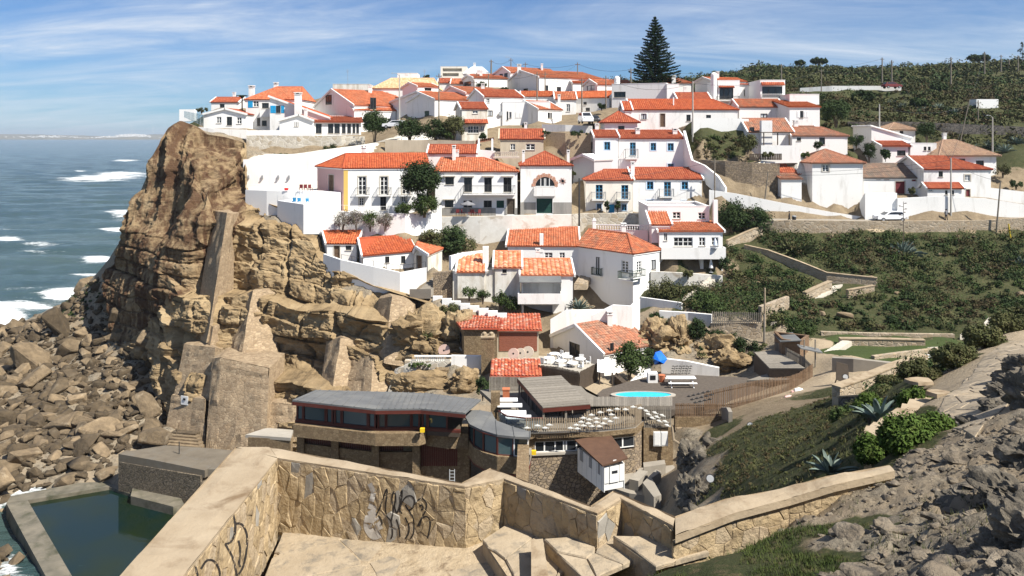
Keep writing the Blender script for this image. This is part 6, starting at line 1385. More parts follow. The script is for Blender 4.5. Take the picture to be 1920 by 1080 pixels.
for dx in(0,1.0):mb=MB();mb.cbox(P(1508,690,73)+Vector((dx,0,-1)),.1,.1,3.6);mb.build('post','greywood',wg)
mb=MB();c=P(1508,650,73);mb.hexa([c+Vector((-.5,-.5,-.1)),c+Vector((1.5,-.5,-.5)),c+Vector((1.5,.5,-.4)),c+Vector((-.5,.5,0))],[c+Vector((-.5,-.5,0)),c+Vector((1.5,-.5,-.4)),c+Vector((1.5,.5,-.3)),c+Vector((-.5,.5,.1))]);mb.build('canopy','roofsheet',wg)
es=empty('easel_sign',P(1582,722,66),'black easel board beside the grey concrete wall','sign');mb=MB();a,b_,c,d=P(1568,712,66),P(1593,722,65.6),P(1590,684,66.2),P(1568,678,66.6);mb.hexa([a,b_,b_+Vector((0,.08,0)),a+Vector((0,.08,0))],[d,c,c+Vector((0,.08,0)),d+Vector((0,.08,0))]);mb.build('board','darkwood',es)
mb=MB();mb.tube([P(1575,690,66.5),P(1564,724,67)],.05,5);mb.tube([P(1588,690,66.3),P(1594,726,65.5)],.05,5);mb.build('leg','darkwood',es)
for px,py,Y,lb in((1488,733,67.6,'white pig figure on the brown fence'),(1470,747,66,'pink pig figure lying below the brown fence'),(1516,731,69.3,'pink pig figure at the right end of the brown fence')):
 c=P(px,py,Y);pg=empty('pig_figure',c,lb,'figure');mb=MB();mb.lathe(c,[(.0,0),(.2,.05),(.3,.25),(.2,.45),(0,.5)],8);o=mb.build('body','pinkpig' if 'pink' in lb else 'white_paint',pg,True);o.rotation_euler=(0,R(90),0);o.scale=(1,1,1.7)
 mb=MB();mb.cbox(c+Vector((-.15,-.15,-.15)),.18,.2,.2);mb.build('head','pinkpig',pg)
for px,py,Y,lb in((1407,797,55.5,'round spotlight on the path edge above the grass slope'),(1332,896,44,'round white spotlight on the rock above the ravine'),(1585,706,66,'small dark lamp on the kerb of the lawn')):
 c=P(px,py,Y);sp_=empty('spotlight',c-UZ*.3,lb,'spotlight');mb=MB();mb.tube([c-UZ*1.0,c-UZ*.12],.05,6);mb.build('stand','metal_dark',sp_)
 d=Vector((-.35,-1,.1)).normalized();mb=MB();mb.tube([c+d*.12,c-d*.12],.24,14,0,.18);hd=mb.build('head','metal_dark',sp_);mb=MB();mb.tube([c+d*.135,c+d*.125],.2,14);mb.build('lens','white_paint',hd)
# ---- patio
slab('patio','',[(925,690,79.5),(1010,686,78.5),(1088,700,76),(1122,684,79.5),(1040,668,86.5),(930,664,86)],'paleconcrete',.3,kind='structure',T_=False)
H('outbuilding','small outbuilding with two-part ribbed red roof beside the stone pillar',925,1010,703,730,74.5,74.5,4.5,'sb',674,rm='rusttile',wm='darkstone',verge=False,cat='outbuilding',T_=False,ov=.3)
pc=empty('stone_pillar',P(915,706,79),'tall square tan stone pillar chimney before the tumbled tile shed','pillar');mb=MB();a=P(903,706,79);mb.cbox(Vector((a.x+.6,79.6,zz(740,79))),1.25,1.2,zz(634,79)-zz(740,79));mb.build('shaft','pebble',pc);mb=MB();mb.cbox(Vector((a.x+.6,79.6,zz(634,79))),1.4,1.35,.12)
for s in(-.35,.35):mb.lathe(Vector((a.x+.6+s,79.6,zz(634,79)+.12)),[(.2,0),(.24,.25),(.1,.35)],8)
mb.build('cap','capstone',pc)
mb=MB();a=P(828,742,80);mb.cbox(P(832,742,79.4)-UZ*1.5,1.0,.9,4.2);tag(mb.build('stone_pillar','pebble',None,loc=a),'plain square stone pillar below the white patio wall','pillar')
for px,py,r,mt,lb in((963,663,.55,'pinkstone','pinkish old millstone leaning on the slatted shed'),(976,662,.5,'millstone','middle grey old millstone leaning on the slatted shed'),(990,660,.58,'millstone','right hand old millstone leaning on the slatted shed'),(833,657,.62,'pinkstone','pink old millstone left of the brown shed')):
 c=P(px,py,82 if px>900 else 84);ms=MB();ax=Vector((-.25,-1,.25)).normalized();ms.tube([c+ax*.14,c-ax*.14],r,24);o=ms.build('millstone',mt,None,loc=c);tag(o,lb,'millstone');mb=MB();mb.tube([c+ax*.15,c+ax*.139],.1,10);mb.build('eye','black',o)
def chair(c,ang,label,mat='white_paint',group='white patio chairs'):
 root=empty('chair',c,label,'chair',group);ux=Vector((math.cos(ang),math.sin(ang),0));uy=Vector((-ux.y,ux.x,0));mb=MB();mb.box(c,ux,uy,UZ,(-.24,.24),(-.24,.24),(.4,.45));mb.build('seat',mat,root);mb=MB();mb.box(c,ux,uy,UZ,(-.24,.24),(.2,.24),(.45,.9));mb.build('backrest',mat,root)
 for sx in(-1,1):
  for sy in(-1,1):mb=MB();mb.box(c+ux*sx*.2+uy*sy*.2,ux,uy,UZ,(-.025,.025),(-.025,.025),(0,.4));mb.build('leg',mat,root)
def round_table(c,label,mat='white_paint',r=.5):
 root=empty('table',c,label,'table');mb=MB();mb.lathe(c+UZ*.7,[(r,0),(r,.04)],16);mb.build('tabletop',mat,root);mb=MB();mb.lathe(c,[(.25,0),(.04,.06),(.04,.7)],8);mb.build('pedestal',mat,root)
r3=random.Random(5)
spots=[(1030,684),(1052,690),(1074,694),(1040,676),(1064,682),(1088,686)]
for i,(px,py)in enumerate(spots):
 c=P(px,py,80.5-(py-684)*.22);round_table(c,['white round patio table nearest the slatted shed','white round patio table at the front edge','white round patio table in the fence corner','white round patio table at the back left','white round patio table in the middle of the patio','white round patio table nearest the white cloth'][i],r=.55)
 for k in range(3):a=r3.uniform(0,6.28);chair(c+Vector((math.cos(a)*.8,math.sin(a)*.8,0)),a-math.pi/2,'white chair at the patio tables before the shaded gable')
mb=MB();c=P(1122,699,77);o_=empty('awning',c,'white cloth awning hung on dark posts at the patio corner','awning');n=6
for i in range(n):
 a0,a1=P(1120+i*5.4,674+(i%2),77.5),P(1120+(i+1)*5.4,674+((i+1)%2),77.5);b0,b1=P(1120+i*5.4,697+(i%3),76.6),P(1120+(i+1)*5.4,697+((i+1)%3),76.6);w_=Vector((0,.06,0));mb.hexa([b0,b1,b1+w_,b0+w_],[a0,a1,a1+w_,a0+w_])
mb.build('cloth','cloth_white',o_);mb=MB()
for px in(1124,1148):mb.tube([P(px,740,77),P(px,690,77)],.08,6)
mb.build('post','darkwood',o_)
steps('dark timber stairs from patio down to the pool deck',P(1186,735,74.5),P(1152,705,77.5),8,Vector((.3,1.2,0)),'darkwood')
bw=empty('balustrade',P(778,667,82),'white balustrade on the rock ledge left of the stone pillar','balustrade')
for t in range(14):
 c=P(781+t*3.9,676,81.5);mb=MB();mb.lathe(c,[(.06,0),(.04,.1),(.08,.25),(.04,.42),(.06,.48)],6);mb.build('baluster','white_clean',bw,True)
mb=MB();a=P(777,667,81.5);mb.box(a,Vector((1,0,0)),Vector((0,1,0)),UZ,(0,3.9),(-.14,.14),(-.1,.02));mb.build('rail','white_clean',bw);mb=MB();mb.box(P(759,690,81.5),Vector((1,0,0)),Vector((0,1,0)),UZ,(0,5),(-.14,.6),(-.1,.75));mb.build('base_wall','palestone',bw)
def umbrella(px,py,Y,r,h,mat,label,closed=False):
 c=P(px,py,Y);root=empty('parasol',c,label,'parasol');mb=MB();mb.tube([c,c+UZ*(h+.1)],.035,6);mb.lathe(c,[(.3,0),(.3,.06)],10);mb.build('pole','metal_grey',root);mb=MB()
 if closed:mb.lathe(c+UZ*(h*.3),[(.28,0),(.2,h*.3),(.09,h*.55),(.02,h*.7)],10)
 else:
  for k in range(8):
   a0,a1=k*math.pi/4,(k+1)*math.pi/4;t=c+UZ*h;p0,p1=c+Vector((math.cos(a0)*r,math.sin(a0)*r,h-.45)),c+Vector((math.cos(a1)*r,math.sin(a1)*r,h-.45));mb.face([p0,p1,t]);mb.face([p0-UZ*.12,p1-UZ*.12,p1,p0])
 mb.build('canopy',mat,root)
umbrella(877,405,111,1.05,2.1,'cloth_grey','dark grey open parasol on the terrace below the long balcony')
umbrella(1333,511,101.9,.9,2.0,'cloth_white','closed white parasol in the loggia of the tall white house',True)
umbrella(1341,466,101.2,.5,1.4,'paleblue','small closed pale blue parasol on the balcony of the tall white house',True)
for i,(px,dx)in enumerate(((858,0),(868,1),(888,2),(897,3),(880,4))):chair(P(px,404.5,112.4),i*1.3,'dark red chair on the terrace under the grey parasol','reddoor','dark red terrace chairs')
PG=empty('pergola',P(1430,272,122),'dark timber pergola on the white terrace under the broad chimney','pergola')
for px in(1432,1458,1480):mb=MB();mb.cbox(P(px,272,121.6),.14,.14,1.95);mb.build('post','darkwood',PG)
for k in range(7):mb=MB();a=P(1430,249,121.4);mb.box(a,Vector((1,0,0)),Vector((0,1,0)),UZ,(0,4.6),(k*.45,k*.45+.08),(0,.12));mb.build('beam','darkwood',PG)
CPt=empty('carport',P(900,290,124),'small white pergola shelter with tiled roof left of the beige house','shelter')
for px in(898,923):mb=MB();mb.cbox(P(px,284,124),.3,.3,2.0);mb.build('post','white_clean',CPt)
mb=MB();tile_patch(mb,[P(891,267,124),P(927,261,124),P(926,258,128),P(894,262,128)]);mb.build('roof','oldtile',CPt)
# ---- foreground: zigzag stone parapet, stair landing, rocky right bank
def clip(poly,n,d):
 out=[]
 for a,b in zip(poly,poly[1:]+poly[:1]):
  sa,sb=a[0]*n[0]+a[1]*n[1]-d,b[0]*n[0]+b[1]*n[1]-d
  if sa<=0:out.append(a)
  if sa*sb<0:t=sa/(sa-sb);out.append((a[0]+(b[0]-a[0])*t,a[1]+(b[1]-a[1])*t))
 return out
def cells(poly,su,sv,seed,jit=.8,gap=.018):
 """voronoi stones of mean size su x sv inside a convex polygon"""
 r=random.Random(seed);us=[p[0]for p in poly];vs_=[p[1]for p in poly];pts=[]
 nu_,nv_=max(1,round((max(us)-min(us))/su)),max(1,round((max(vs_)-min(vs_))/sv))
 for i in range(-1,nu_+1):
  for j in range(-1,nv_+1):
   pts.append((min(us)+(i+.5+(j%2)*.5-.25+r.uniform(-jit,jit)*.5)*(max(us)-min(us))/nu_,min(vs_)+(j+.5+r.uniform(-jit,jit)*.5)*(max(vs_)-min(vs_))/nv_))
 k=sv/su;out=[]
 for i,p in enumerate(pts):
  c=list(poly);nb=sorted(range(len(pts)),key=lambda q:(pts[q][0]-p[0])**2*k*k+(pts[q][1]-p[1])**2)[1:15]
  for q in nb:
   n=((pts[q][0]-p[0])*k*k,(pts[q][1]-p[1]));L=math.hypot(*n);n=(n[0]/L,n[1]/L);m_=((pts[q][0]+p[0])/2,(pts[q][1]+p[1])/2);c=clip(c,n,m_[0]*n[0]+m_[1]*n[1]-gap/2)
   if len(c)<3:break
  if len(c)>=3:
   ar=abs(sum(a[0]*b[1]-b[0]*a[1]for a,b in zip(c,c[1:]+c[:1])))/2
   if ar>su*sv*.08:out.append(c)
 return out
STONES=[]
def stones(parent,o,us,vs_,un,poly,su,sv,seed,mats,wts,h=(.02,.06),gap=.02,bev=.022,jit=.8,nm='stone',tilt=.02):
 r=random.Random(seed+99)
 for c in cells(poly,su,sv,seed,jit,gap):
  cx,cy=sum(p[0]for p in c)/len(c),sum(p[1]for p in c)/len(c);hh=r.uniform(*h);mb=MB();ta,tb=r.uniform(-tilt,tilt),r.uniform(-tilt,tilt)
  cc=[]
  for a,b in zip(c,c[1:]+c[:1]):
   cc.append(a);L=math.hypot(b[0]-a[0],b[1]-a[1])
   if L>.12:
    t=r.uniform(.35,.65);cc.append((a[0]+(b[0]-a[0])*t+(cx-a[0])*r.uniform(0,.06),a[1]+(b[1]-a[1])*t+(cy-a[1])*r.uniform(0,.06)))
  w=lambda p,z:o+us*p[0]+vs_*p[1]+un*z
  ins=[]
  for p in cc:
   d=math.hypot(p[0]-cx,p[1]-cy);k=max(.3,1-bev*r.uniform(.7,1.8)/max(d,.02));ins.append((cx+(p[0]-cx)*k,cy+(p[1]-cy)*k))
  B0=[w(p,-.03)for p in cc];B1=[w(p,hh*.55)for p in cc];T1=[w(p,hh+ta*(p[0]-cx)+tb*(p[1]-cy)+r.uniform(-.004,.004))for p in ins];top=w((cx,cy),hh+r.uniform(0,.012));n=len(cc)
  for i in range(n):
   j=(i+1)%n;mb.face([B0[i],B0[j],B1[j],B1[i]]);mb.face([B1[i],B1[j],T1[j],T1[i]]);mb.face([T1[i],T1[j],top])
  m_=r.choices(mats,wts)[0];ob=mb.build(nm,m_,parent);STONES.append((mb.v,mb.f))
ZT=30.5
def pt(px,py,z=ZT):return PZ(px,py,z)
PAR=empty('parapet',pt(600,870,29),'sandy stone parapet zigzagging across the foreground with black graffiti','parapet')
inner=[pt(335,1090),pt(520,858),pt(872,912),pt(945,897),pt(1120,962),pt(1165,935),pt(1262,985)]
outer=[pt(215,1090),pt(442,838),pt(505,838),pt(866,905),pt(920,877),pt(1108,948),pt(1150,920),pt(1266,968)]
mb=MB();th=UZ*.14
cap_tris=[[inner[0],inner[1],outer[1],outer[0]],[inner[1],outer[2],outer[1]],[inner[1],inner[2],outer[3],outer[2]],[inner[2],inner[3],outer[4],outer[3]],[inner[3],inner[4],outer[5],outer[4]],[inner[4],inner[5],outer[6],outer[5]],[inner[5],inner[6],outer[7],outer[6]]]
r5=random.Random(3)
def sub_quad(mb,q,n=14,m=4,amp=.012,off=0):
 q=[Vector(p)for p in q]
 if len(q)==3:q=[q[0],q[1],q[1].lerp(q[2],.5),q[2]]if False else q
 if len(q)==3:mb.face(q);return
 G_=[[(q[0]*(1-i/n)+q[1]*(i/n))*(1-j/m)+(q[3]*(1-i/n)+q[2]*(i/n))*(j/m)for j in range(m+1)]for i in range(n+1)]
 for i in range(n+1):
  for j in range(m+1):
   p=G_[i][j];e=amp*2.2 if j in(0,m)else amp
   G_[i][j]=p+UZ*float(fbm(np.array([p.x*3]),np.array([p.y*3]),None,5,3)[0])*e+(Vector((0,0,-amp*1.2))if j in(0,m)else Vector((0,0,0)))
   if j==0:G_[i][j]=G_[i][j]+(q[0]-q[3]).normalized()*r5.uniform(-.012,.012)
 for i in range(n):
  for j in range(m):mb.face([G_[i][j],G_[i+1][j],G_[i+1][j+1],G_[i][j+1]])
for t in cap_tris:sub_quad(mb,t)
for a,b in zip(inner,inner[1:]):mb.face([a-th*.2-UZ*.005,b-th*.2-UZ*.005,b-UZ*.004,a-UZ*.004])
for a,b in zip(outer,outer[1:]):mb.face([a,b,b-UZ*7,a-UZ*7])
mb.build('cap','capstone',PAR,True)
floor_y={0:0}
bot=[(335,1400),(530,996),(872,1012),(960,985),(1118,1022),(1170,1000),(1262,1015)]
FZ=[pt(*b,z=28.7).z for b in bot]
mb=MB()
for i,(a,b)in enumerate(zip(inner,inner[1:])):
 d=b-a;d.z=0;L=d.length;us=d.normalized();un=Vector((us.y,-us.x,0))
 if un.y>0 and False:un=-un
 zb0,zb1=[(29.0,29.0),(29.0,29.4),(29.4,29.5),(29.5,29.75),(29.75,29.8),(29.8,30.0)][i]
 mb.face([a-UZ*.0-UZ*(a.z-zb0)-UZ*.4,b-UZ*(b.z-zb1)-UZ*.4,b-UZ*.03,a-UZ*.03])
 h0,h1=a.z-.04-zb0,b.z-.04-zb1
 stones(PAR,Vector((a.x,a.y,zb0)),us,UZ,un,[(0,0),(L,zb1-zb0),(L,b.z-.04-zb0),(0,a.z-.04-zb0)],.18,.30,40+i,['facestone','facestone','bluestone','mortar'],[6,4,.7,3],(.001,.016),.004,.006,1.15,tilt=.07)
mb.build('mortar_core','mortar',PAR)
mb=MB()
bv=[];bf=[]
for v,f in STONES:
 k=len(bv);bv+=v;bf+=[tuple(i+k for i in x)for x in f]
tree=BVHTree.FromPolygons([Vector(v)for v in bv],bf)
def stroke(pxs,w,name,parent,mat='ink'):
 mb=MB();pts=[];cam0=Vector((0,0,ZC))
 P2=[Vector((a,b))for a,b in pxs];sm=[]
 for i in range(len(P2)-1):
  p0,p1,p2,p3=P2[max(i-1,0)],P2[i],P2[i+1],P2[min(i+2,len(P2)-1)]
  for k in range(8):
   t=k/8;sm.append(.5*((2*p1)+(p2-p0)*t+(2*p0-5*p1+4*p2-p3)*t*t+(3*p1-p0-3*p2+p3)*t**3))
 sm.append(P2[-1])
 for i,p in enumerate(sm):
  d=(sm[min(i+1,len(sm)-1)]-sm[max(i-1,0)]).normalized();n=Vector((-d.y,d.x));row=[]
  for s in(-1,0,1):
   q=p+n*(s*w/2);dr=Vector(((q.x-HX)/F,1,-(q.y-HY)/F)).normalized();hp=tree.ray_cast(cam0,dr,40)
   row.append(hp[0]+hp[1]*(.004 if hp[1].dot(dr)<0 else-.004)if hp[0]is not None else None)
  pts.append(row)
 for r0,r1 in zip(pts,pts[1:]):
  for k in range(2):
   q=[r0[k],r0[k+1],r1[k+1],r1[k]]
   if all(v is not None for v in q)and max((q[0]-q[2]).length,(q[1]-q[3]).length)<.12:mb.face(q)
 return mb.build(name,mat,parent)
Z1=lambda l:[(220+a/3,800+b/3)for a,b in l]
for l in([(1455,500),(1480,450),(1500,390),(1515,352),(1518,380),(1508,450),(1515,500),(1540,535),(1548,600),(1540,630)],[(1540,535),(1552,470),(1545,410),(1555,365),(1566,400),(1560,450),(1572,490)],[(1572,490),(1590,440),(1592,385),(1602,360),(1600,400),(1588,450),(1600,490)],[(1588,480),(1600,430),(1625,395),(1655,390),(1672,415),(1665,450),(1640,470),(1620,440)],[(1660,460),(1690,415),(1715,405),(1738,430),(1735,470),(1715,510),(1700,560)],[(1640,470),(1665,520),(1668,590),(1650,630)],[(1570,520),(1585,570),(1590,620)],[(1690,560),(1710,520),(1735,505),(1755,520),(1760,560),(1745,630)],[(1620,510),(1640,560),(1638,600),(1620,630)],[(1700,450),(1712,440),(1720,460),(1708,470)],[(1470,500),(1490,540),(1475,560)]):stroke(Z1(l),2.7,'graffiti',PAR)
for l in([(440,730),(470,640),(500,560),(545,480),(590,462),(640,475),(660,530),(660,600),(635,650),(605,660)],[(605,660),(640,720),(660,780),(670,840)],[(665,545),(700,550),(728,610),(725,700),(705,790),(675,838)],[(470,800),(500,755),(540,755),(570,800),(578,850)],[(680,640),(690,690),(684,760),(690,790)],[(445,700),(440,780),(455,850)],[(440,720),(400,760),(360,800),(335,840)]):stroke(Z1(l),4.0,'graffiti',PAR)
stroke(Z1([(1440,440),(1420,500),(1410,560),(1440,610),(1480,600)]),16,'paint_patch',PAR,'palepatch');stroke(Z1([(1425,470),(1450,520),(1475,580)]),14,'paint_patch',PAR,'palepatch');stroke(Z1([(1420,320),(1440,370),(1430,420)]),9,'paint_patch',PAR,'palepatch')
def flags(root,quad,su,sv,seed,mats=('paverock',),wts=(1,),h=(.0,.018),gap=.02):
 a,b,c,d=[Vector(p)for p in quad];us=(b-a).normalized();n=us.cross(d-a).normalized();n=n if n.z>0 else-n;vv=n.cross(us)
 poly=[((p-a).dot(us),(p-a).dot(vv))for p in(a,b,c,d)]
 mb=MB();mb.face([p-n*.035 for p in(a,b,c,d)]);mb.face([p-UZ*1.4 for p in(a,b)]+[b-n*.035,a-n*.035]);mb.build('bedding','mortar',root)
 stones(root,a-n*.03,us,vv,n,poly,su,sv,seed,list(mats),list(wts),(h[0]+.03,h[1]+.03),gap,.012,.85,'flagstone',.006)
LD=empty('stair_landing',pt(760,1050,28.6),'landing of large worn flagstones inside the parapet','stairs')
flags(LD,[pt(400,1300,29.22),pt(985,1130,29.55),pt(905,1011,29.6),pt(532,994,29.24)],1.5,.8,7,gap=.01)
flags(LD,[pt(905,1012,29.78),pt(985,1130,29.78),pt(1120,1024,29.78),pt(955,980,29.78)],1.3,.8,8,gap=.01)
flags(LD,[pt(1020,1012,29.98),pt(1100,1090,29.98),pt(1230,1032,29.98),pt(1110,1003,29.98)],1.1,.7,9,gap=.01)
flags(LD,[pt(1150,1005,30.14),pt(1230,1062,30.14),pt(1330,1035,30.14),pt(1262,1006,30.14)],1.0,.7,10,gap=.01)
for q in(((905,1012),(985,1130),29.78),((1020,1012),(1100,1090),29.98),((1150,1005),(1230,1062),30.14)):
 mb=MB();a,b=pt(*q[0],q[2]-.01),pt(*q[1],q[2]-.01);mb.face([a,b,b-UZ*.35,a-UZ*.35]);mb.build('riser','paverock',LD)
st=empty('kerb_stone',pt(1005,1060,29.6),'upright kerb stone beside the landing step','kerb');mb=MB()
top=[PZ(996,1085,30.0),PZ(1030,1090,30.0),PZ(1018,1010,30.05),PZ(996,1012,30.05)];base=[Vector((p.x,p.y,29.3))for p in top];mb.hexa(base,top);mb.build('block','capstone',st)
RWL=empty('low_wall',pt(1450,960,29),'low sandy stone wall with overhanging coping rising to the right','wall')
ti=[pt(1262,1000,30.5),PZ(1372,958,30.62),PZ(1478,930,30.7),PZ(1560,905,30.85),PZ(1672,880,30.95)];to=[pt(1266,968,30.5),PZ(1360,935,30.62),PZ(1462,917,30.7),PZ(1548,893,30.85),PZ(1668,872,30.95)]
mb=MB()
for i in range(4):
 a,b,c,d=ti[i],ti[i+1],to[i+1],to[i];ov_=Vector((.02,-.06,0));sub_quad(mb,[a+ov_,b+ov_,c,d],10,3,.009);mb.face([a+ov_-UZ*.11,b+ov_-UZ*.11,b+ov_,a+ov_]);mb.face([d,c,c-UZ*3,d-UZ*3]);mb.face([a+ov_-UZ*.11,a+Vector((0,.03,-.11)),b+Vector((0,.03,-.11)),b+ov_-UZ*.11])
mb.build('coping','capstone',RWL,True)
mb=MB()
for i in range(4):
 a,b=ti[i],ti[i+1];d=b-a;d.z=0;L=d.length;us=d.normalized();un=Vector((us.y,-us.x,0));hb=[.75,.55,.5,.42,.3]
 mb.face([a-UZ*(hb[i]+.8),b-UZ*(hb[i+1]+.8),b-UZ*.1,a-UZ*.1]);z0=min(a.z-hb[i],b.z-hb[i+1])
 stones(RWL,Vector((a.x,a.y,z0)),us,UZ,un,[(0,0),(L,0),(L,b.z-.13-z0),(0,a.z-.13-z0)],.27,.23,60+i,['facestone','mortar','bluestone'],[6,1.5,.4],(.003,.014),.006,.007,.6)
mb.build('mortar_core','mortar',RWL)
pwl=empty('path_wall',P(1690,800,21),'stepped sandy stone wall bordering the paved path','wall');r7=random.Random(2)
for k in range(9):
 t=k/8;a=P(1638+t*108,818-t*72,20.4+t*3.2);mb=MB();L=.5+r7.uniform(0,.12);ang=math.atan2(3.2,2.6)+r7.uniform(-.12,.12)
 mb.cbox(a-UZ*.9,L,.4+r7.uniform(-.05,.05),.9+r7.uniform(-.05,.05),ang);mb.build('block','facestone',pwl)
 mb=MB();mb.cbox(a+UZ*.052+Vector((r7.uniform(-.03,.03),0,0)),L*1.06,.46,.06+r7.uniform(0,.03),ang+r7.uniform(-.1,.1));mb.build('capping_slab','capstone',pwl)
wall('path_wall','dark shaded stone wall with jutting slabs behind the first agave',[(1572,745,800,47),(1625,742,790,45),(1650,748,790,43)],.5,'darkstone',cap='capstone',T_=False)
wall('path_wall','sandy stone wall climbing to the grey concrete wall',[(1575,728,750,53),(1620,712,740,54.5),(1690,684,705,57),(1740,668,690,60)],.6,'stonewall',cap='capstone',T_=False)
for px,py,Y,w in((1665,812,20.6,.9),(1702,796,20.8,.7),(1760,742,22.8,.6),(1725,718,30,1.0)):
 c=P(px,py,Y);mb=MB();n=9;ring=[Vector((math.cos(k*.7)*w*rng.uniform(.4,.6),math.sin(k*.7)*w*rng.uniform(.3,.45),0))for k in range(n)];mb.hexa([c+v for v in ring],[c+v*.96+UZ*.12 for v in ring]);tag(mb.build('slab_stone','capstone',None,loc=c),'flat jutting stone slab beside the paved path','slab','jutting slabs beside the path')
FLG=empty('path_paving',P(1800,780,19),'irregular flagstones of the paved path at the right','paving')
pl=[(1735,812),(1828,822),(1900,745),(1920,690),(1930,640),(1890,640),(1830,690),(1772,745)]
tp3=[]
for a,b in pl:
 lo,hi=10.,60.
 for _ in range(40):
  m_=(lo+hi)/2;p=P(a,b,m_);g_=float(ground_z(p.x,p.y))
  if p.z>g_:lo=m_
  else:hi=m_
 tp3.append(P(a,b,lo))
cen=sum((Vector(p)for p in tp3),Vector())/len(tp3)
poly=[(p.x,p.y)for p in tp3]
r6=random.Random(8)
for c in cells(poly,.6,.8,21,.95,.02):
 cx,cy=sum(p[0]for p in c)/len(c),sum(p[1]for p in c)/len(c);mb=MB();q=[Vector((x,y,float(ground_z(x,y))+.012))for x,y in c];n=len(q);zc=Vector((cx,cy,sum(v.z for v in q)/n+r6.uniform(0,.02)))
 ins=[zc+(v-zc)*.93+UZ*.015 for v in q]
 for i in range(n):j=(i+1)%n;mb.face([q[i]-UZ*.1,q[j]-UZ*.1,q[j],q[i]]);mb.face([q[i],q[j],ins[j],ins[i]]);mb.face([ins[i],ins[j],zc+UZ*.015])
 mb.build('flagstone','paverock',FLG)
# ---- vegetation
def leaves(C,Rr,n,size,seed,shell=.55,squash=1,up=.25):
 """n leaf quads over each clump: C (k,3) centres, Rr (k,) radii -> V, F"""
 g_=np.random.default_rng(seed);k=len(C)
 d=g_.normal(size=(k,n,3));d/=np.linalg.norm(d,axis=-1,keepdims=True)
 rad=Rr[:,None]*(shell+(1-shell)*g_.random((k,n))**.5)*(1+.28*g_.normal(size=(k,n)))
 p=C[:,None]+d*rad[...,None]*np.array([1,1,squash])
 nrm=d+g_.normal(size=d.shape)*.55+np.array([0,0,up]);nrm/=np.linalg.norm(nrm,axis=-1,keepdims=True)
 a=np.cross(nrm,g_.normal(size=d.shape));a/=np.linalg.norm(a,axis=-1,keepdims=True)+1e-9;b=np.cross(nrm,a)
 s=size*(.6+.8*g_.random((k,n,1)));a=a*s;b=b*s*.55
 q=np.stack([p-a,p+b*.9,p+a,p-b*.9],2).reshape(-1,3)
 return q,np.arange(len(q)).reshape(-1,4)
def clumps(rx,ry,rz,k,seed,low=-.55):
 g_=np.random.default_rng(seed);out=[]
 while len(out)<k:
  v=g_.uniform(-1,1,3)
  if np.linalg.norm(v)<1 and v[2]>low:out.append(v/max(np.linalg.norm(v),.05)*np.linalg.norm(v)**.55*.78)
 C=np.array(out)*np.array([rx,ry,rz]);return C,np.full(k,min(rx,ry,rz)*.42)*g_.uniform(.7,1.25,k)
vseed=100
def bush(nm,label,px,yb,Y,wpx,hpx,mat='leaf',trunk=0,group=None,cat='shrub',leaf=None,k=None,n=110,low=-.55,rad=None):
 """crown spans wpx x hpx seen in the photograph; yb = foot of the plant"""
 global vseed;vseed+=1
 w=wpx*Y/F;h=hpx*Y/F;b=P(px,yb,Y);root=empty(nm,b,label,cat,group);rx,rz=w/2,h/2;ry=rad or(rx+rz)/2*.95
 k=k or int(np.clip(10+rx*rz*7,12,46));ls=leaf or min(.22,.055+.045*min(rx,rz));C,Rr=clumps(rx*.95,ry*.95,rz*.95,k,vseed,low)
 cz=trunk*Y/F+rz*.98
 V,Fc=leaves(C,Rr,n,ls,vseed);V=V+np.array([0,0,cz]);o=npmesh('crown',V,Fc,[M[mat]],root)
 mb=MB()
 for c in C[:6]:
  e=Vector((c[0]*.8,c[1]*.8,cz+c[2]*.8));mb.tube([b+Vector((c[0]*.06,c[1]*.06,-.3)),b+Vector((c[0]*.2,c[1]*.2,cz*.45)),b+e],max(.03,rx*.045),5,0,.015)
 mb.build('trunk' if trunk else 'stem','bark',root);return root
bush('tree','round dark tree in front of the glazed conservatory',702,274,141,54,46,'leaf_dark',22,cat='tree',n=150)
bush('tree','large round tree before the French window house',790,400,108.6,84,66,'leaf_dark',32,cat='tree',n=170)
bush('shrub','clipped green shrub left below the large round tree',757,405,107.6,42,28,'leaf')
bush('shrub','broad green shrub right below the large round tree',796,404,108,64,42,'leaf')
bush('shrub','dark shrub beside the parked car above the beige wall',768,262,134,62,42,'leaf_dark');bush('shrub','dark shrub in the middle above the beige wall',818,263,133.5,66,40,'leaf_dark');bush('shrub','dark shrub against the narrow weathered house',852,260,133,42,44,'leaf_olive')
for x,lb in((643,'pinkish flowering shrub furthest left in the white garden'),(668,'pinkish flowering shrub, second from the left in the white garden'),(694,'greener flowering shrub in the white garden'),(722,'flowering shrub at the right end of the white garden')):bush('flowering_shrub',lb,x,430,106.3,34,38,'leaf_flower' if x!=694 else 'leaf_bright',n=60,leaf=.09)
bush('shrub','ivy green shrub above the cliff terrace roofs',806,478,107.5,56,52,'leaf_olive');bush('shrub','tall dark shrub against the stained retaining wall',850,482,108,58,64,'leaf_dark');bush('shrub','sparse pale shrub right of the tall dark one',880,484,107.5,32,44,'leaf_olive',n=50)
bush('shrub','dark spreading shrub left below the white road wall',1372,434,112,60,60,'leaf_dark');bush('shrub','dark spreading shrub right below the white road wall',1415,440,112.4,70,56,'leaf_dark')
bush('shrub','broad shrub under the green corner balcony',1248,566,96,82,46,'leaf_olive');bush('shrub','rounded shrub right of the broad one under the balcony',1322,588,92,78,44,'leaf')
bush('shrub','bright conical shrub at the corner of the patio gable house',1180,706,79,62,70,'leaf');bush('shrub','dark shrub between conical shrub and blue tarpaulin',1212,696,81,36,48,'leaf_dark')
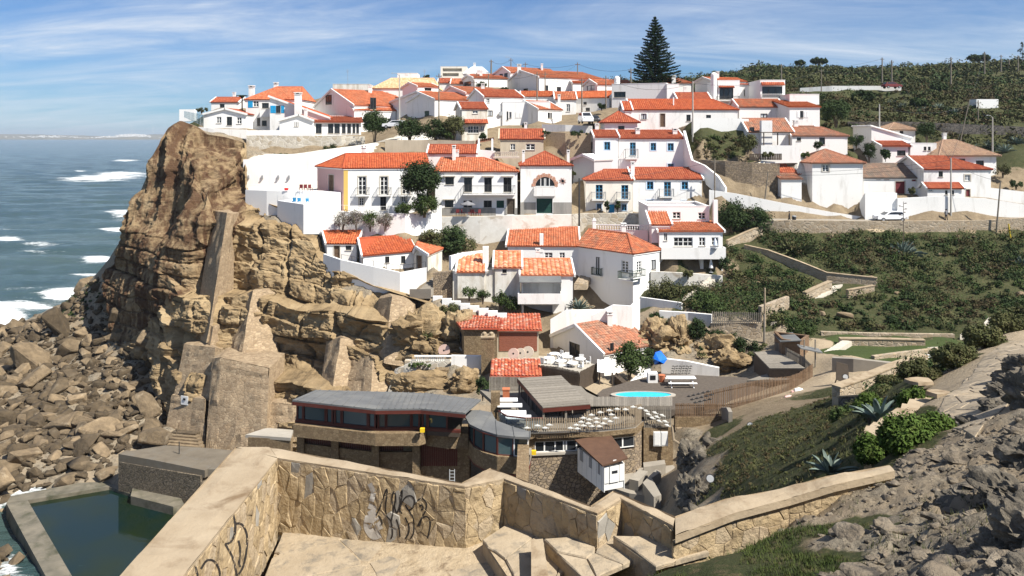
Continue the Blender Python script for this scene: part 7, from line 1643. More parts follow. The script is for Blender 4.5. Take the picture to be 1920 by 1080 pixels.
for x,y,Y,w,h,lb in((1228,606,90,40,22,'grassy shrub on the rock edge below the white terrace wall'),(1262,626,88,46,34,'shrub hanging over the rocks left of the picket fence'),(1306,640,86.5,40,46,'dark shrub in the rock cleft under the picket fence'),(1345,648,86,44,30,'shrub on the rubble wall below the picket fence'),(1400,668,83,60,34,'dark shrub above the boarded roof')):bush('shrub',lb,x,y,Y,w,h,'leaf_dark')
bush('shrub','rounded green shrub behind the reddish brown timber shed',1502,640,81,74,38,'leaf')
bush('tree','dark broad tree right of the white shuttered box house',1567,236,139,62,46,'leaf_dark',6,cat='tree');bush('tree','dark round tree behind the small brown pyramid roof',1738,264,129,40,32,'leaf_dark',4,cat='tree');bush('topiary','small round topiary tree before the pergola house',1534,300,122,20,15,'leaf_dark',20,cat='tree');bush('tree','slim dark tree left of the stepped white house',1630,306,122,24,38,'leaf_dark',4,cat='tree');bush('shrub','dark shrubs beside the weathered hipped roof',1605,275,127,34,24,'leaf_dark')
bush('shrub','olive shrub at the right end of the grassy bank',1402,286,121.5,40,36,'leaf_olive');bush('shrub','shrub on top of the pale stone retaining wall',618,288,142,34,20,'leaf_dark');bush('hedge','low creeping hedge at the foot of the pale stone wall',515,296,140,110,9,'leaf_dark',cat='hedge',k=26,rad=1.2,low=-.9);bush('shrub','grey green garden shrub left of the glass wind screens',378,212,157,30,11,'leaf_olive')
for x,lb in((1138,'potted climber left of the blue front door'),(1158,'potted climber right of the blue front door')):bush('climber',lb,x,399,116.6,11,26,'leaf_dark',k=14,n=60,leaf=.1,cat='plant')
for x,y,lb in((880,560,'garden plants left under the weathered white house'),(905,566,'succulent bed below the small white window'),(938,578,'green garden shrub beside the veranda house'),(960,586,'dark garden shrub at the veranda corner')):bush('plant',lb,x,y,93.5,34,24 if x<930 else 34,'leaf',cat='plant',n=70)
bush('shrub','dark bushy plants at the corner of the tall grey board fence',905,745,69,30,40,'leaf_dark');bush('plant','low plants on the rock ledge left of the stone pillar',785,690,81,60,10,'leaf',cat='plant',k=20,rad=.6)
bush('plant','palm-like plant on the rocks below the concrete steps',803,645,87,26,36,'leaf_olive',cat='plant',n=50)
bush('shrub','creeping plants under the stepped white parapet',842,590,90,50,22,'leaf_olive')
bush('shrub','ivy on top of the ochre bank, left',1025,252,126.5,22,8,'leaf_dark',k=14,rad=.6);bush('shrub','ivy on top of the ochre bank, right',1085,256,126,44,12,'leaf_dark',k=16,rad=.6)
for x,y,Y,w,h,m_,lb in((1665,735,46,60,30,'leaf_olive','olive shrub left of the path behind the stepped wall'),(1725,720,31,90,44,'leaf_olive','low olive shrub beside the path near the white sheet'),(1790,690,31,90,44,'leaf_olive','dense olive shrub in the middle of the path edge'),(1845,655,34,90,44,'leaf_olive','dense olive shrub where the path bends'),(1895,628,38,80,40,'leaf_olive','olive shrub at the far end of the path'),(1940,610,42,70,40,'leaf_olive','olive shrub at the right edge of the path'),(1720,770,23.5,80,40,'leaf_bright','bright green shrub by the jutting path slabs'),(1640,870,18.5,90,56,'leaf_bright','bright bushy shrub behind the low sandy wall'),(1698,860,16.6,110,80,'leaf_bright','largest bright bushy shrub right behind the low sandy wall'),(1757,832,17,72,56,'leaf_bright','bright tufted shrub on the path corner'),(1590,800,36,70,40,'leaf','green shrub below the dark shaded wall'),(1630,780,30,60,40,'leaf_bright','bright shrub behind the upper agave')):bush('shrub',lb,x,y,Y,w,h,m_,n=420,leaf=.028+.0008*Y,k=44)
# ---- scrub masses
def polyin(px,py,poly):
 r=np.zeros(len(px),bool);n=len(poly)
 for i in range(n):
  (x0,y0),(x1,y1)=poly[i],poly[(i+1)%n];c=((y0>py)!=(y1>py))&(px<(x1-x0)*(py-y0)/((y1-y0)if y1!=y0 else 1e-9)+x0);r^=c
 return r
fronts=[]
for l,(r_,A,ux,uy,W_h,zb_h,ze_h)in HOUSES.items():fronts.append((A.x,A.y,ux.x,ux.y,W_h))
def outside_houses(x,y,m=1.2,dep=8):
 ok=np.ones(len(x),bool)
 for ax,ay,cx_,cy_,w_ in fronts:
  u=(x-ax)*cx_+(y-ay)*cy_;v=-(x-ax)*cy_+(y-ay)*cx_;ok&=~((u>-m)&(u<w_+m)&(v>-m-1)&(v<dep+m))
 return ok
def scrub(nm,label,n,xr,yr,test,rmin,rmax,leafn,size,mats,seed,kind='stuff',squash=.75,sub=5):
 g_=np.random.default_rng(seed);x=g_.uniform(*xr,n);y=g_.uniform(*yr,n);z=ground_z(x,y);px=HX+F*x/y;py=HY-(z-ZC)*F/y
 ok=test(x,y,z,px,py);x,y,z=x[ok],y[ok],z[ok]
 grp=g_.integers(0,len(mats),len(x));r=g_.uniform(rmin,rmax,len(x))*(1+.5*fbm(x*.12,y*.12,None,seed,2))
 for i,m_ in enumerate(mats):
  s=grp==i;C=np.stack([x[s],y[s],z[s]+r[s]*.25],-1);Rr=np.maximum(r[s],rmin*.7)
  C2=np.repeat(C,sub,0)+g_.normal(size=(len(C)*sub,3))*np.repeat(Rr,sub)[:,None]*np.array([.5,.5,.28]);R2=np.repeat(Rr,sub)*g_.uniform(.4,.75,len(C)*sub)
  V,Fc=leaves(C2,R2,leafn,size,seed+i,squash=squash);o=npmesh(nm,V,Fc,[M[m_]]);tag(o,label+f' ({["dark green", "olive", "brownish", "bright green"][["leaf_dark", "leaf_olive", "leaf_brown", "leaf_bright", "leaf"].index(m_) % 4]})','scrub',None,kind)
slope_poly=[(1365,470),(1440,432),(1480,440),(1925,445),(2200,440),(2200,590),(1860,590),(1790,622),(1545,618),(1500,625),(1470,608),(1290,580),(1230,560),(1330,520),(1365,500)]
stairs=[(1385,450),(1450,462),(1560,505),(1650,515),(1650,548),(1590,560),(1520,572),(1500,555),(1530,535),(1440,492),(1380,470)]
scrub('scrub','dense scrub on the slope below the road',2300,(20,100),(80,112),lambda x,y,z,a,b:polyin(a,b,slope_poly)&~polyin(a,b,stairs)&(fbm(x*.16,y*.2,None,33,3)>-.95),.3,1.35,34,.13,['leaf_dark','leaf','leaf_olive','leaf_brown','leaf_dark'],301)
def hilltest(x,y,z,a,b):return(a>1150)&(b<262+(a>1560)*22)&(b>90)&(y>126)&outside_houses(x,y,1.5)&(gkind(x,y,'g')>.35)&~((y>110)&(y<140)&(a<1540))&~((a>1485)&(a<1700)&(y>183)&(y<194))&~((a>1825)&(a<1880)&(y>158)&(y<171))
scrub('hill_scrub','scrub covering the hillside behind the village',5200,(18,190),(126,240),lambda x,y,z,a,b:hilltest(x,y,z,a,b)&(fbm(x*.07,y*.07,None,35,3)>-.6),.45,1.8,16,.26,['leaf_olive','leaf_olive','leaf_dark','leaf_brown'],302,squash=.6)
scrub('hill_wood','dark low woodland along the skyline hills',3400,(45,330),(235,395),lambda x,y,z,a,b:(a>1235)&(b>80)&(gkind(x,y,'g')>.3),1.0,2.6,12,.5,['leaf_olive','leaf_dark','leaf_olive'],303,squash=.55)
scrub('bank_grass','rough tufted grass on the bank below the blank white wall',320,(26,46),(120,130),lambda x,y,z,a,b:polyin(a,b,[(1300,258),(1400,256),(1405,298),(1310,298)]),.35,.8,26,.13,['leaf_olive','leaf_brown','leaf'],304)
scrub('rock_plants','green plants on the boulder slope beside the headland',650,(-80,-48),(112,145),lambda x,y,z,a,b:polyin(a,b,[(95,590),(205,508),(232,525),(205,575),(180,600),(110,605)]),.3,.7,30,.12,['leaf_dark','leaf'],305)
ng=lambda x,y,z,a,b:(gkind(x,y,'g')>.5)&polyin(a,b,[(1290,960),(1330,850),(1420,790),(1570,735),(1640,740),(1720,740),(1700,850),(1640,880),(1480,930),(1300,985)])
scrub('slope_plants','low creeping plants on the grass slope above the ravine',2200,(5,26),(22,64),ng,.08,.22,18,.05,['leaf_olive','leaf_brown','leaf_olive'],306,sub=3)
scrub('path_plants','low mixed plants between path and lawn',420,(14,40),(30,66),lambda x,y,z,a,b:polyin(a,b,[(1600,745),(1700,690),(1850,640),(1930,590),(1960,640),(1800,700),(1720,760)])&(gkind(x,y,'p')<.4),.3,.8,30,.09,['leaf_olive','leaf','leaf_dark'],307)
scrub('rock_tufts','plants growing in the rocks below the picket fence',260,(10,34),(78,92),lambda x,y,z,a,b:polyin(a,b,[(1200,600),(1330,600),(1440,612),(1440,690),(1360,680),(1240,650)]),.15,.5,30,.1,['leaf_dark','leaf_olive'],308)
def blades(nm,label,n,xr,yr,test,h,w,mat,seed,per=5):
 g_=np.random.default_rng(seed);x=g_.uniform(*xr,n);y=g_.uniform(*yr,n);z=ground_z(x,y);px=HX+F*x/y;py=HY-(z-ZC)*F/y;ok=test(x,y,z,px,py);x,y,z=x[ok],y[ok],z[ok];k=len(x)
 a=g_.uniform(0,6.28,(k,per));ln=h*(.5+g_.random((k,per)));tl=.15+.75*g_.random((k,per));b=np.stack([x,y,z-.02],-1)[:,None]+g_.normal(size=(k,per,3))*np.array([.05,.05,0])*h/.1
 d=np.stack([np.cos(a)*tl,np.sin(a)*tl,np.ones_like(a)],-1)*ln[...,None];s=np.stack([-np.sin(a),np.cos(a),0*a],-1)*w
 V=np.stack([b-s,b+s,b+d],2).reshape(-1,3);o=npmesh(nm,V,np.arange(len(V)).reshape(-1,3),[M[mat]]);tag(o,label,'grass',None,'stuff')
near_g=lambda x,y,z,a,b:(a>1010)&(a<1800)&(b>985)&(gkind(x,y,'g')>.42)&(fbm(x*1.2,y*1.2,None,5,3)>-.05)
blades('grass','tufted grass in the foreground below the low sandy wall',12000,(.2,6),(7.5,12),near_g,.05,.006,'grassblade',311,6)
blades('dry_grass','dry grass blades in the foreground rocks',2600,(.2,8),(7,16),lambda x,y,z,a,b:(b>860)&(a>1010)&(fbm(x*.9,y*.9,None,9,3)>.25),.07,.005,'leaf_olive',312,6)
blades('slope_grass','grass on the slope above the ravine',9000,(5,26),(20,64),lambda x,y,z,a,b:(gkind(x,y,'g')>.45)&polyin(a,b,[(1290,985),(1300,850),(1400,780),(1580,725),(1720,740),(1700,850),(1640,890),(1300,1000)]),.12,.012,'leaf_olive',313,6)
# ---- Norfolk pine
b=P(1228,160,165);tall=(160-30)*165/F;NPn=empty('norfolk_pine',b,'tall dark Norfolk pine towering over the village skyline','tree')
mb=MB();mb.tube([b-UZ*3,b+UZ*tall*.5,b+UZ*tall],.38,8,0,.05);mb.build('trunk','bark',NPn)
g_=np.random.default_rng(77);pts=[];mb=MB();rw=(1273-1183)/2*165/F
for i in range(25):
 t=i/24;zz_=tall*(.0+.97*t);L=rw*1.12*(1-t)**.8*(.9+.14*g_.random())+.15
 for k in range(9):
  a=k*2*math.pi/9+i*.55+g_.normal()*.12;L2=L*(.78+.34*g_.random());dz=-.05+.10*t
  prev=b+UZ*zz_
  mb.tube([prev,prev+Vector((math.cos(a)*L2*.6,math.sin(a)*L2*.6,L2*dz)),prev+Vector((math.cos(a)*L2,math.sin(a)*L2,L2*(dz+.14)))],.05,4,0,.015)
  m_=max(3,int(L2*7))
  for j in range(m_):
   s=(j+.6)/m_;pts.append((math.cos(a)*L2*s,math.sin(a)*L2*s,zz_+L2*s*(dz+.14*s*s)+.02,.12+.22*math.sin(math.pi*min(1,s*.8+.15))))
pts=np.array(pts);mb.build('branches','bark',NPn)
V,Fc=leaves(pts[:,:3],pts[:,3]*min(1,1),9,.15,78,shell=.2,squash=.7,up=.6);npmesh('crown',V,Fc,[M['leaf_pine']],NPn)
for x,y,Y,w,h,lb in((1535,122,345,40,12,'flat dark tree on the skyline left of the cables'),(1500,124,345,24,9,'small dark tree on the skyline further left'),(1835,118,375,60,14,'dark tree clump highest on the right skyline'),(1722,205,158,36,20,'dark tree on the right hillside below the white wall'),(1618,196,172,50,26,'dark tree on the hillside above the box house'),(1660,300,123.5,14,18,'little dark shrub beside the stepped white house'),(1760,175,205,40,18,'dark bushy tree high on the right hillside')):bush('tree',lb,x,y,Y,w,h,'leaf_dark',2,cat='tree',leaf=.3 if Y<220 else.5,n=70)
b=P(454,206,158);pm=empty('palm_tree',b,'small palm behind the cliff-edge cottage','tree');mb=MB();top=b+UZ*2.2;mb.tube([b-UZ,top],.16,6,0,.12);mb.build('trunk','bark',pm)
for k in range(11):
 a=k*2*math.pi/11;mb=MB();q=[top+Vector((math.cos(a)*r,math.sin(a)*r,.7*math.sin(r*1.7)))for r in(0,.5,1,1.5)];sd=Vector((-math.sin(a),math.cos(a),0))
 for i in range(3):w0,w1=(.1,.26,.22,.03)[i],(.1,.26,.22,.03)[i+1];mb.face([q[i]-sd*w0,q[i]+sd*w0,q[i+1]+sd*w1,q[i+1]-sd*w1])
 mb.build('frond','leaf_dark',pm)
b=P(1917,120,300);pn=empty('araucaria',b,'thin bare conifer at the right edge of the skyline','tree');mb=MB();mb.tube([b-UZ*3,b+UZ*8],.16,6,0,.04);mb.build('trunk','bark',pn)
g_=np.random.default_rng(79);C=np.stack([g_.normal(size=26)*.7,g_.normal(size=26)*.7,g_.uniform(1.5,8,26)],-1);V,Fc=leaves(C,np.full(26,.5),14,.25,80);npmesh('crown',V,Fc,[M['leaf_pine']],pn)
# ---- agaves and yuccas
def agave(nm,label,b,r,n,seed,mat='agaveleaf',parts=True,wid=.16,droop=.5,cat='agave'):
 g_=random.Random(seed);root=empty(nm,b,label,cat);allm=MB()
 for k in range(n):
  a=k*2.399+g_.uniform(-.2,.2);el=.25+1.1*(k/n)+g_.uniform(-.1,.1);L=r*g_.uniform(.8,1.15);ux=Vector((math.cos(a),math.sin(a),0));sd=Vector((-math.sin(a),math.cos(a),0));mb=MB()if parts else allm;pr=[]
  for i in range(6):
   t=i/5;e=el+.25-droop*t*t;rr=L*t;c=b+ux*(rr*math.cos(el)*(1+.1*t))+UZ*(rr*math.sin(el)-droop*.28*L*t*t*t);w=wid*r*(.55+1.1*t-1.62*t*t)if i<5 else.004;pr.append((c-sd*w+UZ*w*.35,c-UZ*.03*r,c+sd*w+UZ*w*.35))
  for x,y in zip(pr,pr[1:]):
   mb.face([x[0],x[1],y[1],y[0]]);mb.face([x[1],x[2],y[2],y[1]]);mb.face([x[0]-UZ*.012*r,y[0]-UZ*.012*r,y[1]-UZ*.035*r,x[1]-UZ*.035*r]);mb.face([x[1]-UZ*.035*r,y[1]-UZ*.035*r,y[2]-UZ*.012*r,x[2]-UZ*.012*r])
  if parts:mb.build('leaf',mat,root,True)
 if not parts:allm.build('leaves',mat,root,True)
 return root
def gp(px,py,lo=4.,hi=120.):
 for _ in range(40):
  m_=(lo+hi)/2;p=P(px,py,m_)
  if p.z>float(ground_z(p.x,p.y)):lo=m_
  else:hi=m_
 return P(px,py,lo)
agave('agave','grey green agave on the slope below the bright shrubs',P(1556,888,22.5),.72,15,1)
agave('agave','pale agave with long leaves beside the jutting path slabs',P(1648,790,27),1.0,14,2)
agave('yucca','big spiky yucca clump below the road',P(1488,480,106.5),3.0,70,3,'yuccaleaf',False,.05,.35,'yucca')
agave('agave','big blue grey agave clump below the parked white car',P(1694,482,106),2.6,60,4,'agaveleaf',False,.09,.5)
agave('agave','agave clump beside the grey terrace steps below the L house',P(1086,580,93),1.5,34,5,'agaveleaf',False,.09,.3)
for i,(x,y)in enumerate(((1855,278),(1885,285),(1905,270),(1690,205),(1730,212),(1790,215),(1670,198),(1760,205),(1915,500),(1820,285))):agave('agave',['agave on the bank behind the brown hipped house, left','agave on the bank behind the brown hipped house, right','agave at the right edge above the brown hipped house','agave on the hillside below the broken white wall','agave in the middle of the hillside','agave on the hillside left of the lone hut','agave at the left of the hillside path','agave near the centre of the hillside slope','agave at the right edge of the scrub slope','agave behind the brown hipped roof'][i],gp(x,y,80,200),1.7,26,20+i,'agaveleaf',False,.09,.4)
b=gp(1692,440,80,140);mb=MB();c=P(1694,470,106);sk=empty('agave_stalk',c,'dead branching agave flower stalk before the road wall','stalk');mb.tube([c,c+UZ*6.5],.06,5,0,.03)
for k in range(9):
 zq=c+UZ*(3+k*.4);a=k*2.2;mb.tube([zq,zq+Vector((math.cos(a)*.5,math.sin(a)*.3,.12))],.03,4);mb.lathe(zq+Vector((math.cos(a)*.5,math.sin(a)*.3,.05)),[(.02,0),(.16,.05),(.12,.12)],6)
mb.build('stem','bark',sk)
for i,(x,y,Y,w,h,m_,lb)in enumerate([(842,262,132,20,16,'leaf','small shrub on the beige wall beside the dark shrubs'),(905,262,131,16,14,'leaf_dark','small dark shrub below the weathered bay house'),(1128,205,146,22,12,'leaf_dark','shrub behind the van left of the long flat block'),(1005,155,182,26,12,'leaf_dark','dark shrub at the side of the skyline gables'),(905,165,176,26,12,'leaf_dark','dark bush between the skyline houses'),(945,172,168,24,9,'leaf_dark','dark hedge under the skyline gable'),(800,150,190,20,10,'leaf_dark','dark bush behind the sandy hipped roof'),(1510,296,121.5,18,12,'leaf','low garden plants before the pergola house'),(1560,298,121,22,14,'leaf_olive','olive garden plants below the weathered hipped roof'),(1590,305,120.5,20,16,'leaf_dark','dark garden shrub above the weathered pyramid roof'),(1880,330,120,40,22,'leaf_olive','olive shrub right of the brown hipped house'),(1905,352,118,30,16,'leaf_dark','dark shrub at the right edge above the garden walls'),(1710,366,114.5,12,16,'leaf_olive','small planted shrub on the wall before the farmhouse'),(1075,330,121,14,9,'leaf_olive','small plants before the grey gabled shed'),(1290,520,98.5,26,14,'leaf_olive','plants at the foot of the loggia wall'),(1360,515,99,26,40,'leaf_dark','tall shrub right of the loggia'),(1062,600,91,16,10,'leaf_olive','little shrub behind the patio gable house'),(640,297,136,50,9,'leaf_dark','creeping shrub on the pale apron'),(1440,296,120,30,12,'leaf_olive','shrub before the dark timber fence'),(985,240,131,14,9,'leaf_dark','dark plants above the beige weathered house')]):bush('shrub',lb,x,y,Y,w,h,m_,k=14,n=70,leaf=.12)
# ---- boulders below the headland
import bmesh
def rockmesh(seed,n=16,flat=.7,mat='boulderrock'):
 g_=random.Random(seed);bm=bmesh.new()
 for _ in range(n):
  v=Vector((g_.gauss(0,1),g_.gauss(0,1),g_.gauss(0,1))).normalized();v=Vector([max(-.62,min(.62,c))for c in v]);bm.verts.new((v.x*1.35,v.y*g_.uniform(.85,1),v.z*flat))
 r=bmesh.ops.convex_hull(bm,input=bm.verts);bmesh.ops.delete(bm,geom=[e for e in r['geom_interior']if isinstance(e,bmesh.types.BMVert)],context='VERTS')
 bmesh.ops.bevel(bm,geom=bm.edges[:],offset=.045,segments=1,affect='EDGES',profile=.5)
 me=bpy.data.meshes.new('boulder');bm.to_mesh(me);bm.free();me.materials.append(M[mat]);return me
RM=[rockmesh(s,14+s%5,.5+.05*(s%7))for s in range(14)]
def field(n,seed,test,rad,zoff=.12):
 g_=np.random.default_rng(seed);out=[]
 while len(out)<n:
  x,y=g_.uniform(-90,-32),g_.uniform(61,152);z=float(ground_z(x,y));px,py=HX+F*x/y,HY-(z-ZC)*F/y
  if z>-.8 and test(px,py):
   r=rad(g_,px,py)
   if all((x-a)**2+(y-b)**2>(.62*(r+c))**2 for a,b,_,c in out[-400:])or g_.random()<.06:out.append((x,y,z,r))
 return out
bpoly=[(-60,640),(0,618),(100,590),(195,518),(232,560),(260,600),(330,640),(350,700),(320,780),(300,830),(215,850),(205,895),(20,925),(8,945),(60,1040),(90,1110),(-90,1110)]
def inb(px,py):return bool(polyin(np.array([px]),np.array([py]),bpoly)[0])
bf=field(285,5,inb,lambda g_,a,b:min(3.0,.8+g_.exponential(.6)))
for i,(x,y,z,r)in enumerate(bf):
 o=link('boulder',RM[i%14]);o.location=(x,y,z+r*.22);s=r*rng.uniform(.8,1.1);o.scale=(s,s*rng.uniform(.8,1.1),s*rng.uniform(.75,1.15));o.rotation_euler=(rng.uniform(-.7,.7),rng.uniform(-.7,.7),rng.uniform(0,6.3))
 tag(o,'sandy brown boulder in the tumbled rockfall below the headland','boulder','boulders of the rockfall')
for px,py,Y,r,lb,rot in((62,690,116,4.0,'big leaning grey slab in the middle of the rockfall',(.3,.9,.2)),(110,640,124,3.6,'tall pointed grey boulder behind the leaning slab',(.2,1.1,.5)),(190,820,90,2.6,'long low boulder near the bathing terrace',(.1,.1,.3)),(45,880,84,1.9,'flat boulder at the left edge above the sea pool',(.1,.2,1)),(240,600,118,2.8,'pale fallen block right under the headland',(.5,.3,.4)),(290,650,108,2.6,'pale angular block beside the masonry corner',(.9,.2,.1)),(296,828,87,2.3,'dark rounded block beside the worn rock steps',(.1,.1,.1)),(80,730,106,1.4,'orange brown cube-shaped boulder',(0,0,.4))):
 o=link('boulder',rockmesh(hash(lb)%1000 if False else len(lb)*7+int(px),18,.62));p=P(px,py,Y);p.z=max(p.z,float(ground_z(p.x,p.y)));o.location=p+UZ*r*.25;o.scale=(r,r*.8,r*.9);o.rotation_euler=rot;tag(o,lb,'boulder')
def rubble(nm,label,n,seed,test,rad,xr,yr,cat='rubble',mat='boulderrock',flat=1):
 g_=np.random.default_rng(seed);x=g_.uniform(*xr,n);y=g_.uniform(*yr,n);z=ground_z(x,y);px=HX+F*x/y;py=HY-(z-ZC)*F/y;ok=test(x,y,z,px,py);Vs,Fs_=[],[];base=0
 tpl=[]
 for me in RM[:6]:
  bm=bmesh.new();bm.from_mesh(me);bmesh.ops.triangulate(bm,faces=bm.faces[:]);bm.verts.ensure_lookup_table();tpl.append((np.array([v.co[:]for v in bm.verts]),np.array([[v.index for v in f.verts]for f in bm.faces])));bm.free()
 for i in np.where(ok)[0]:
  v,f=tpl[i%6];r=rad(g_);a,b=g_.uniform(0,6.28),g_.uniform(-.6,.6);ca,sa,cb,sb=math.cos(a),math.sin(a),math.cos(b),math.sin(b);Rm=np.array([[ca,-sa,0],[sa,ca,0],[0,0,1]])@np.array([[1,0,0],[0,cb,-sb],[0,sb,cb]])
  Vs.append((v*r*g_.uniform(.7,1.2,3)*np.array([1,1,flat]))@Rm.T+np.array([x[i],y[i],z[i]+r*.15]));Fs_.append(f+base);base+=len(v)
 o=npmesh(nm,np.concatenate(Vs),np.concatenate(Fs_),[M[mat]]);return tag(o,label,cat,None,'stuff')
rubble('rubble','small broken stones between the boulders of the rockfall',15000,9,lambda x,y,z,a,b:polyin(a,b,bpoly)&(z>-.6),lambda g_:.2+g_.exponential(.24),(-90,-32),(61,152))
rubble('stones','loose stones scattered over the rocky bank in the foreground',5200,10,lambda x,y,z,a,b:(a>1380)&(b>780)&(gkind(x,y,'r')>.4),lambda g_:min(.16,.018+g_.exponential(.022)),(2,13),(5,18),'stones','weatherrock')
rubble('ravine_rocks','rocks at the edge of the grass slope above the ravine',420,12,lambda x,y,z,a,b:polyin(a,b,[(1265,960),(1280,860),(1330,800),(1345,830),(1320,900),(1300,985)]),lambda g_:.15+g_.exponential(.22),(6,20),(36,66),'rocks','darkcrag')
rubble('rock_flakes','flat pale flakes of layered rock on the foreground bank',3400,14,lambda x,y,z,a,b:(a>1400)&(b>800)&(gkind(x,y,'r')>.5)&(fbm(x*.8,y*.8,None,91,3)>-.15),lambda g_:min(.28,.05+g_.exponential(.055)),(2,14),(5,19),'rocks','weatherrock',.4)
rubble('slope_rocks','pale rocks showing through the scrub below the road',34,13,lambda x,y,z,a,b:polyin(a,b,slope_poly),lambda g_:.35+g_.exponential(.25),(30,90),(88,111),'rocks','boulderrock')
def outcrop(label,c,sx,sy,sz,seed,mat='weatherrock',nm='rock_outcrop'):
 bm=bmesh.new();bmesh.ops.create_icosphere(bm,subdivisions=5,radius=1);V=np.array([v.co[:]for v in bm.verts]);F_=np.array([[v.index for v in f.verts]for f in bm.faces]);bm.free()
 q=V*np.array([sx,sy,sz])+np.array(c[:]);s=1/max(sx,sz);d=fbm(q[:,0]*1.1*s,q[:,1]*1.1*s,q[:,2]*1.8*s,seed,3)*.38;zl=q[:,2]*6*s+fbm(q[:,0]*s,q[:,1]*s,None,seed,2)*1.2
 d=d+(cellrand(zl,zl*0,zl*0,seed)-.5)*.22+(cellrand(q[:,0]*2.2*s+cellrand(zl,zl*0,zl*0,3),zl,q[:,1]*2.2*s,seed+1)-.5)*.26+fbm(q[:,0]*5*s,q[:,1]*5*s,q[:,2]*7*s,seed+5,4,.6)*.09
 V2=V*(1+d)[:,None]*np.array([sx,sy,sz])
 o=npmesh(nm,V2,F_,[M[mat]],None,True);o.data.set_sharp_from_angle(angle=R(32));o.location=c;return tag(o,label,'rock')
for px,py,Y,sx,sy,sz,lb in((1940,1005,7.2,.25,.45,.22,'weathered rock coloured dark for shadow at the lower right edge'),(1942,865,11,.36,.6,.26,'weathered rock coloured dark for shadow at the right edge below the path'),(1942,748,16.5,.45,.9,.45,'rock coloured dark for shadow at the right edge beside the path'),(1940,698,22,.55,1.1,.42,'rough rock bank furthest along the right edge of the path'),(1830,935,10.6,.5,.35,.1,'flat layered rock in the right foreground'),(1700,990,10.2,.5,.3,.09,'flat cracked rock in the middle of the rocky bank'),(1912,715,22.5,.45,.8,.3,'dark rock bank beside the far part of the path'),(1893,742,20,.4,.7,.26,'dark rock bank beside the middle of the path'),(1868,772,18.2,.36,.6,.2,'dark rock bank beside the near part of the path'),(1840,800,16.8,.3,.5,.16,'dark rock at the near corner of the path'),(1895,930,9.8,.3,.5,.2,'dark crag above the lower right corner'),(1880,1050,7.3,.3,.4,.16,'dark low crag in the lower right corner'),(1915,1085,5.9,.22,.25,.11,'pale rock in the lower right corner')):outcrop(lb,P(px,py,Y),sx,sy,sz,int(px+py),'darkcrag')
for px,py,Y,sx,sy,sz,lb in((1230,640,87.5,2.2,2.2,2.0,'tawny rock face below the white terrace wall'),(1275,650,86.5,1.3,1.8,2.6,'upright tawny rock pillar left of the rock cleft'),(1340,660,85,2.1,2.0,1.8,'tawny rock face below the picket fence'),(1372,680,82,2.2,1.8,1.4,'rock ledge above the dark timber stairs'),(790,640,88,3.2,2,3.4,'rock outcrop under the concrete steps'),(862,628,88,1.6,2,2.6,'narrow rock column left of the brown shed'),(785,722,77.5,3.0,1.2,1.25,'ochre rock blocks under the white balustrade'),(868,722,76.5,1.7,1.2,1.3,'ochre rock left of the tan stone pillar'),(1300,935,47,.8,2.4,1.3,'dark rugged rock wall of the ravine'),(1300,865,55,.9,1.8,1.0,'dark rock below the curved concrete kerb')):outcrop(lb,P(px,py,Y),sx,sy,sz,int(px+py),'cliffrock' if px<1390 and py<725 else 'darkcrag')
# ---- poles, cables
PL_=[(749,140,232,139,'tall pale lamp post before the barn-like gable','poleconcrete'),(823,138,215,146,'dark wooden pole at the brick red corner','polewood'),(889,150,196,150,'wooden pole left of the dark red roof','polewood'),(894,136,162,178,'pole behind the little shaded gable','polewood'),(916,138,165,176,'pole right of the white hipped skyline roof','polewood'),(921,112,136,200,'thin skyline pole left of the large gables','polewood'),(958,109,128,195,'skyline lamp pole above the large gables','polewood'),(985,117,132,195,'short skyline pole behind the orange ridge','polewood'),(1007,135,190,150,'wooden pole before the wide shaded gable','polewood'),(1022,135,172,165,'wooden pole beside the white side wall','polewood'),(1083,117,160,180,'tall thin pole right of the orange skyline roof','polewood'),(1091,146,218,141,'wooden pole beside the parked van','polewood'),(1136,142,196,150,'wooden pole left of the long white flat block','polewood'),(1183,127,160,163,'pole in front of the Norfolk pine','polewood'),(1299,152,252,128,'tall grey pole before the longest orange roof','poleconcrete'),(1340,297,378,116,'dark pole beside the tall white house','polewood'),(1540,129,173,185,'pole by the low white hillside wall','polewood'),(1465,120,150,230,'thin pole on the hill above the modern houses','polewood'),(1654,108,148,225,'left of the two central hillside poles','polewood'),(1672,113,162,205,'right of the two central hillside poles','polewood'),(1783,107,152,225,'tall pole in the middle of the right hillside','polewood'),(1846,97,132,260,'pole on the highest right skyline','polewood'),(1877,103,128,270,'second skyline pole from the right group','polewood'),(1892,111,126,290,'short skyline pole at the far right','polewood'),(1909,104,126,280,'last skyline pole before the bare conifer','polewood'),(1649,195,264,134,'grey pole before the stepped white house','poleconcrete'),(1834,188,242,146,'pole by the lone hillside hut','polewood'),(1861,219,288,127,'grey lamp post behind the brown hipped house','poleconcrete'),(1783,296,413,112.5,'tall grey pole before the red roofed farmhouse','poleconcrete'),(1086,334,416,113,'thin dark pole in the lane left of the blue door house','metal_dark'),(1434,540,606,87,'slim wooden pole at the end of the picket fence','slatwood'),(1433,590,640,84.5,'stout grey post behind the boarded roof','greywood')]
TOPS={}
for x,a,b,Y,lb,m_ in PL_:
 pole(x,a,b,Y,lb,m_,r=.12 if Y<200 else.2,arm=(m_=='polewood' and Y>112),lamp=('lamp' in lb));TOPS[x]=P(x,a,Y)-UZ*.35
pole(1431,323,388,115.5,'leaning dark pole beside the white road wall','polewood',dx=9,arm=False);pole(1866,339,443,110,'leaning dark pole at the right below the farmhouse','polewood',dx=10,arm=False);pole(1798,186,264,134,'strongly leaning prop pole on the dark valley wall','polewood',dx=20,arm=False,r=.08)
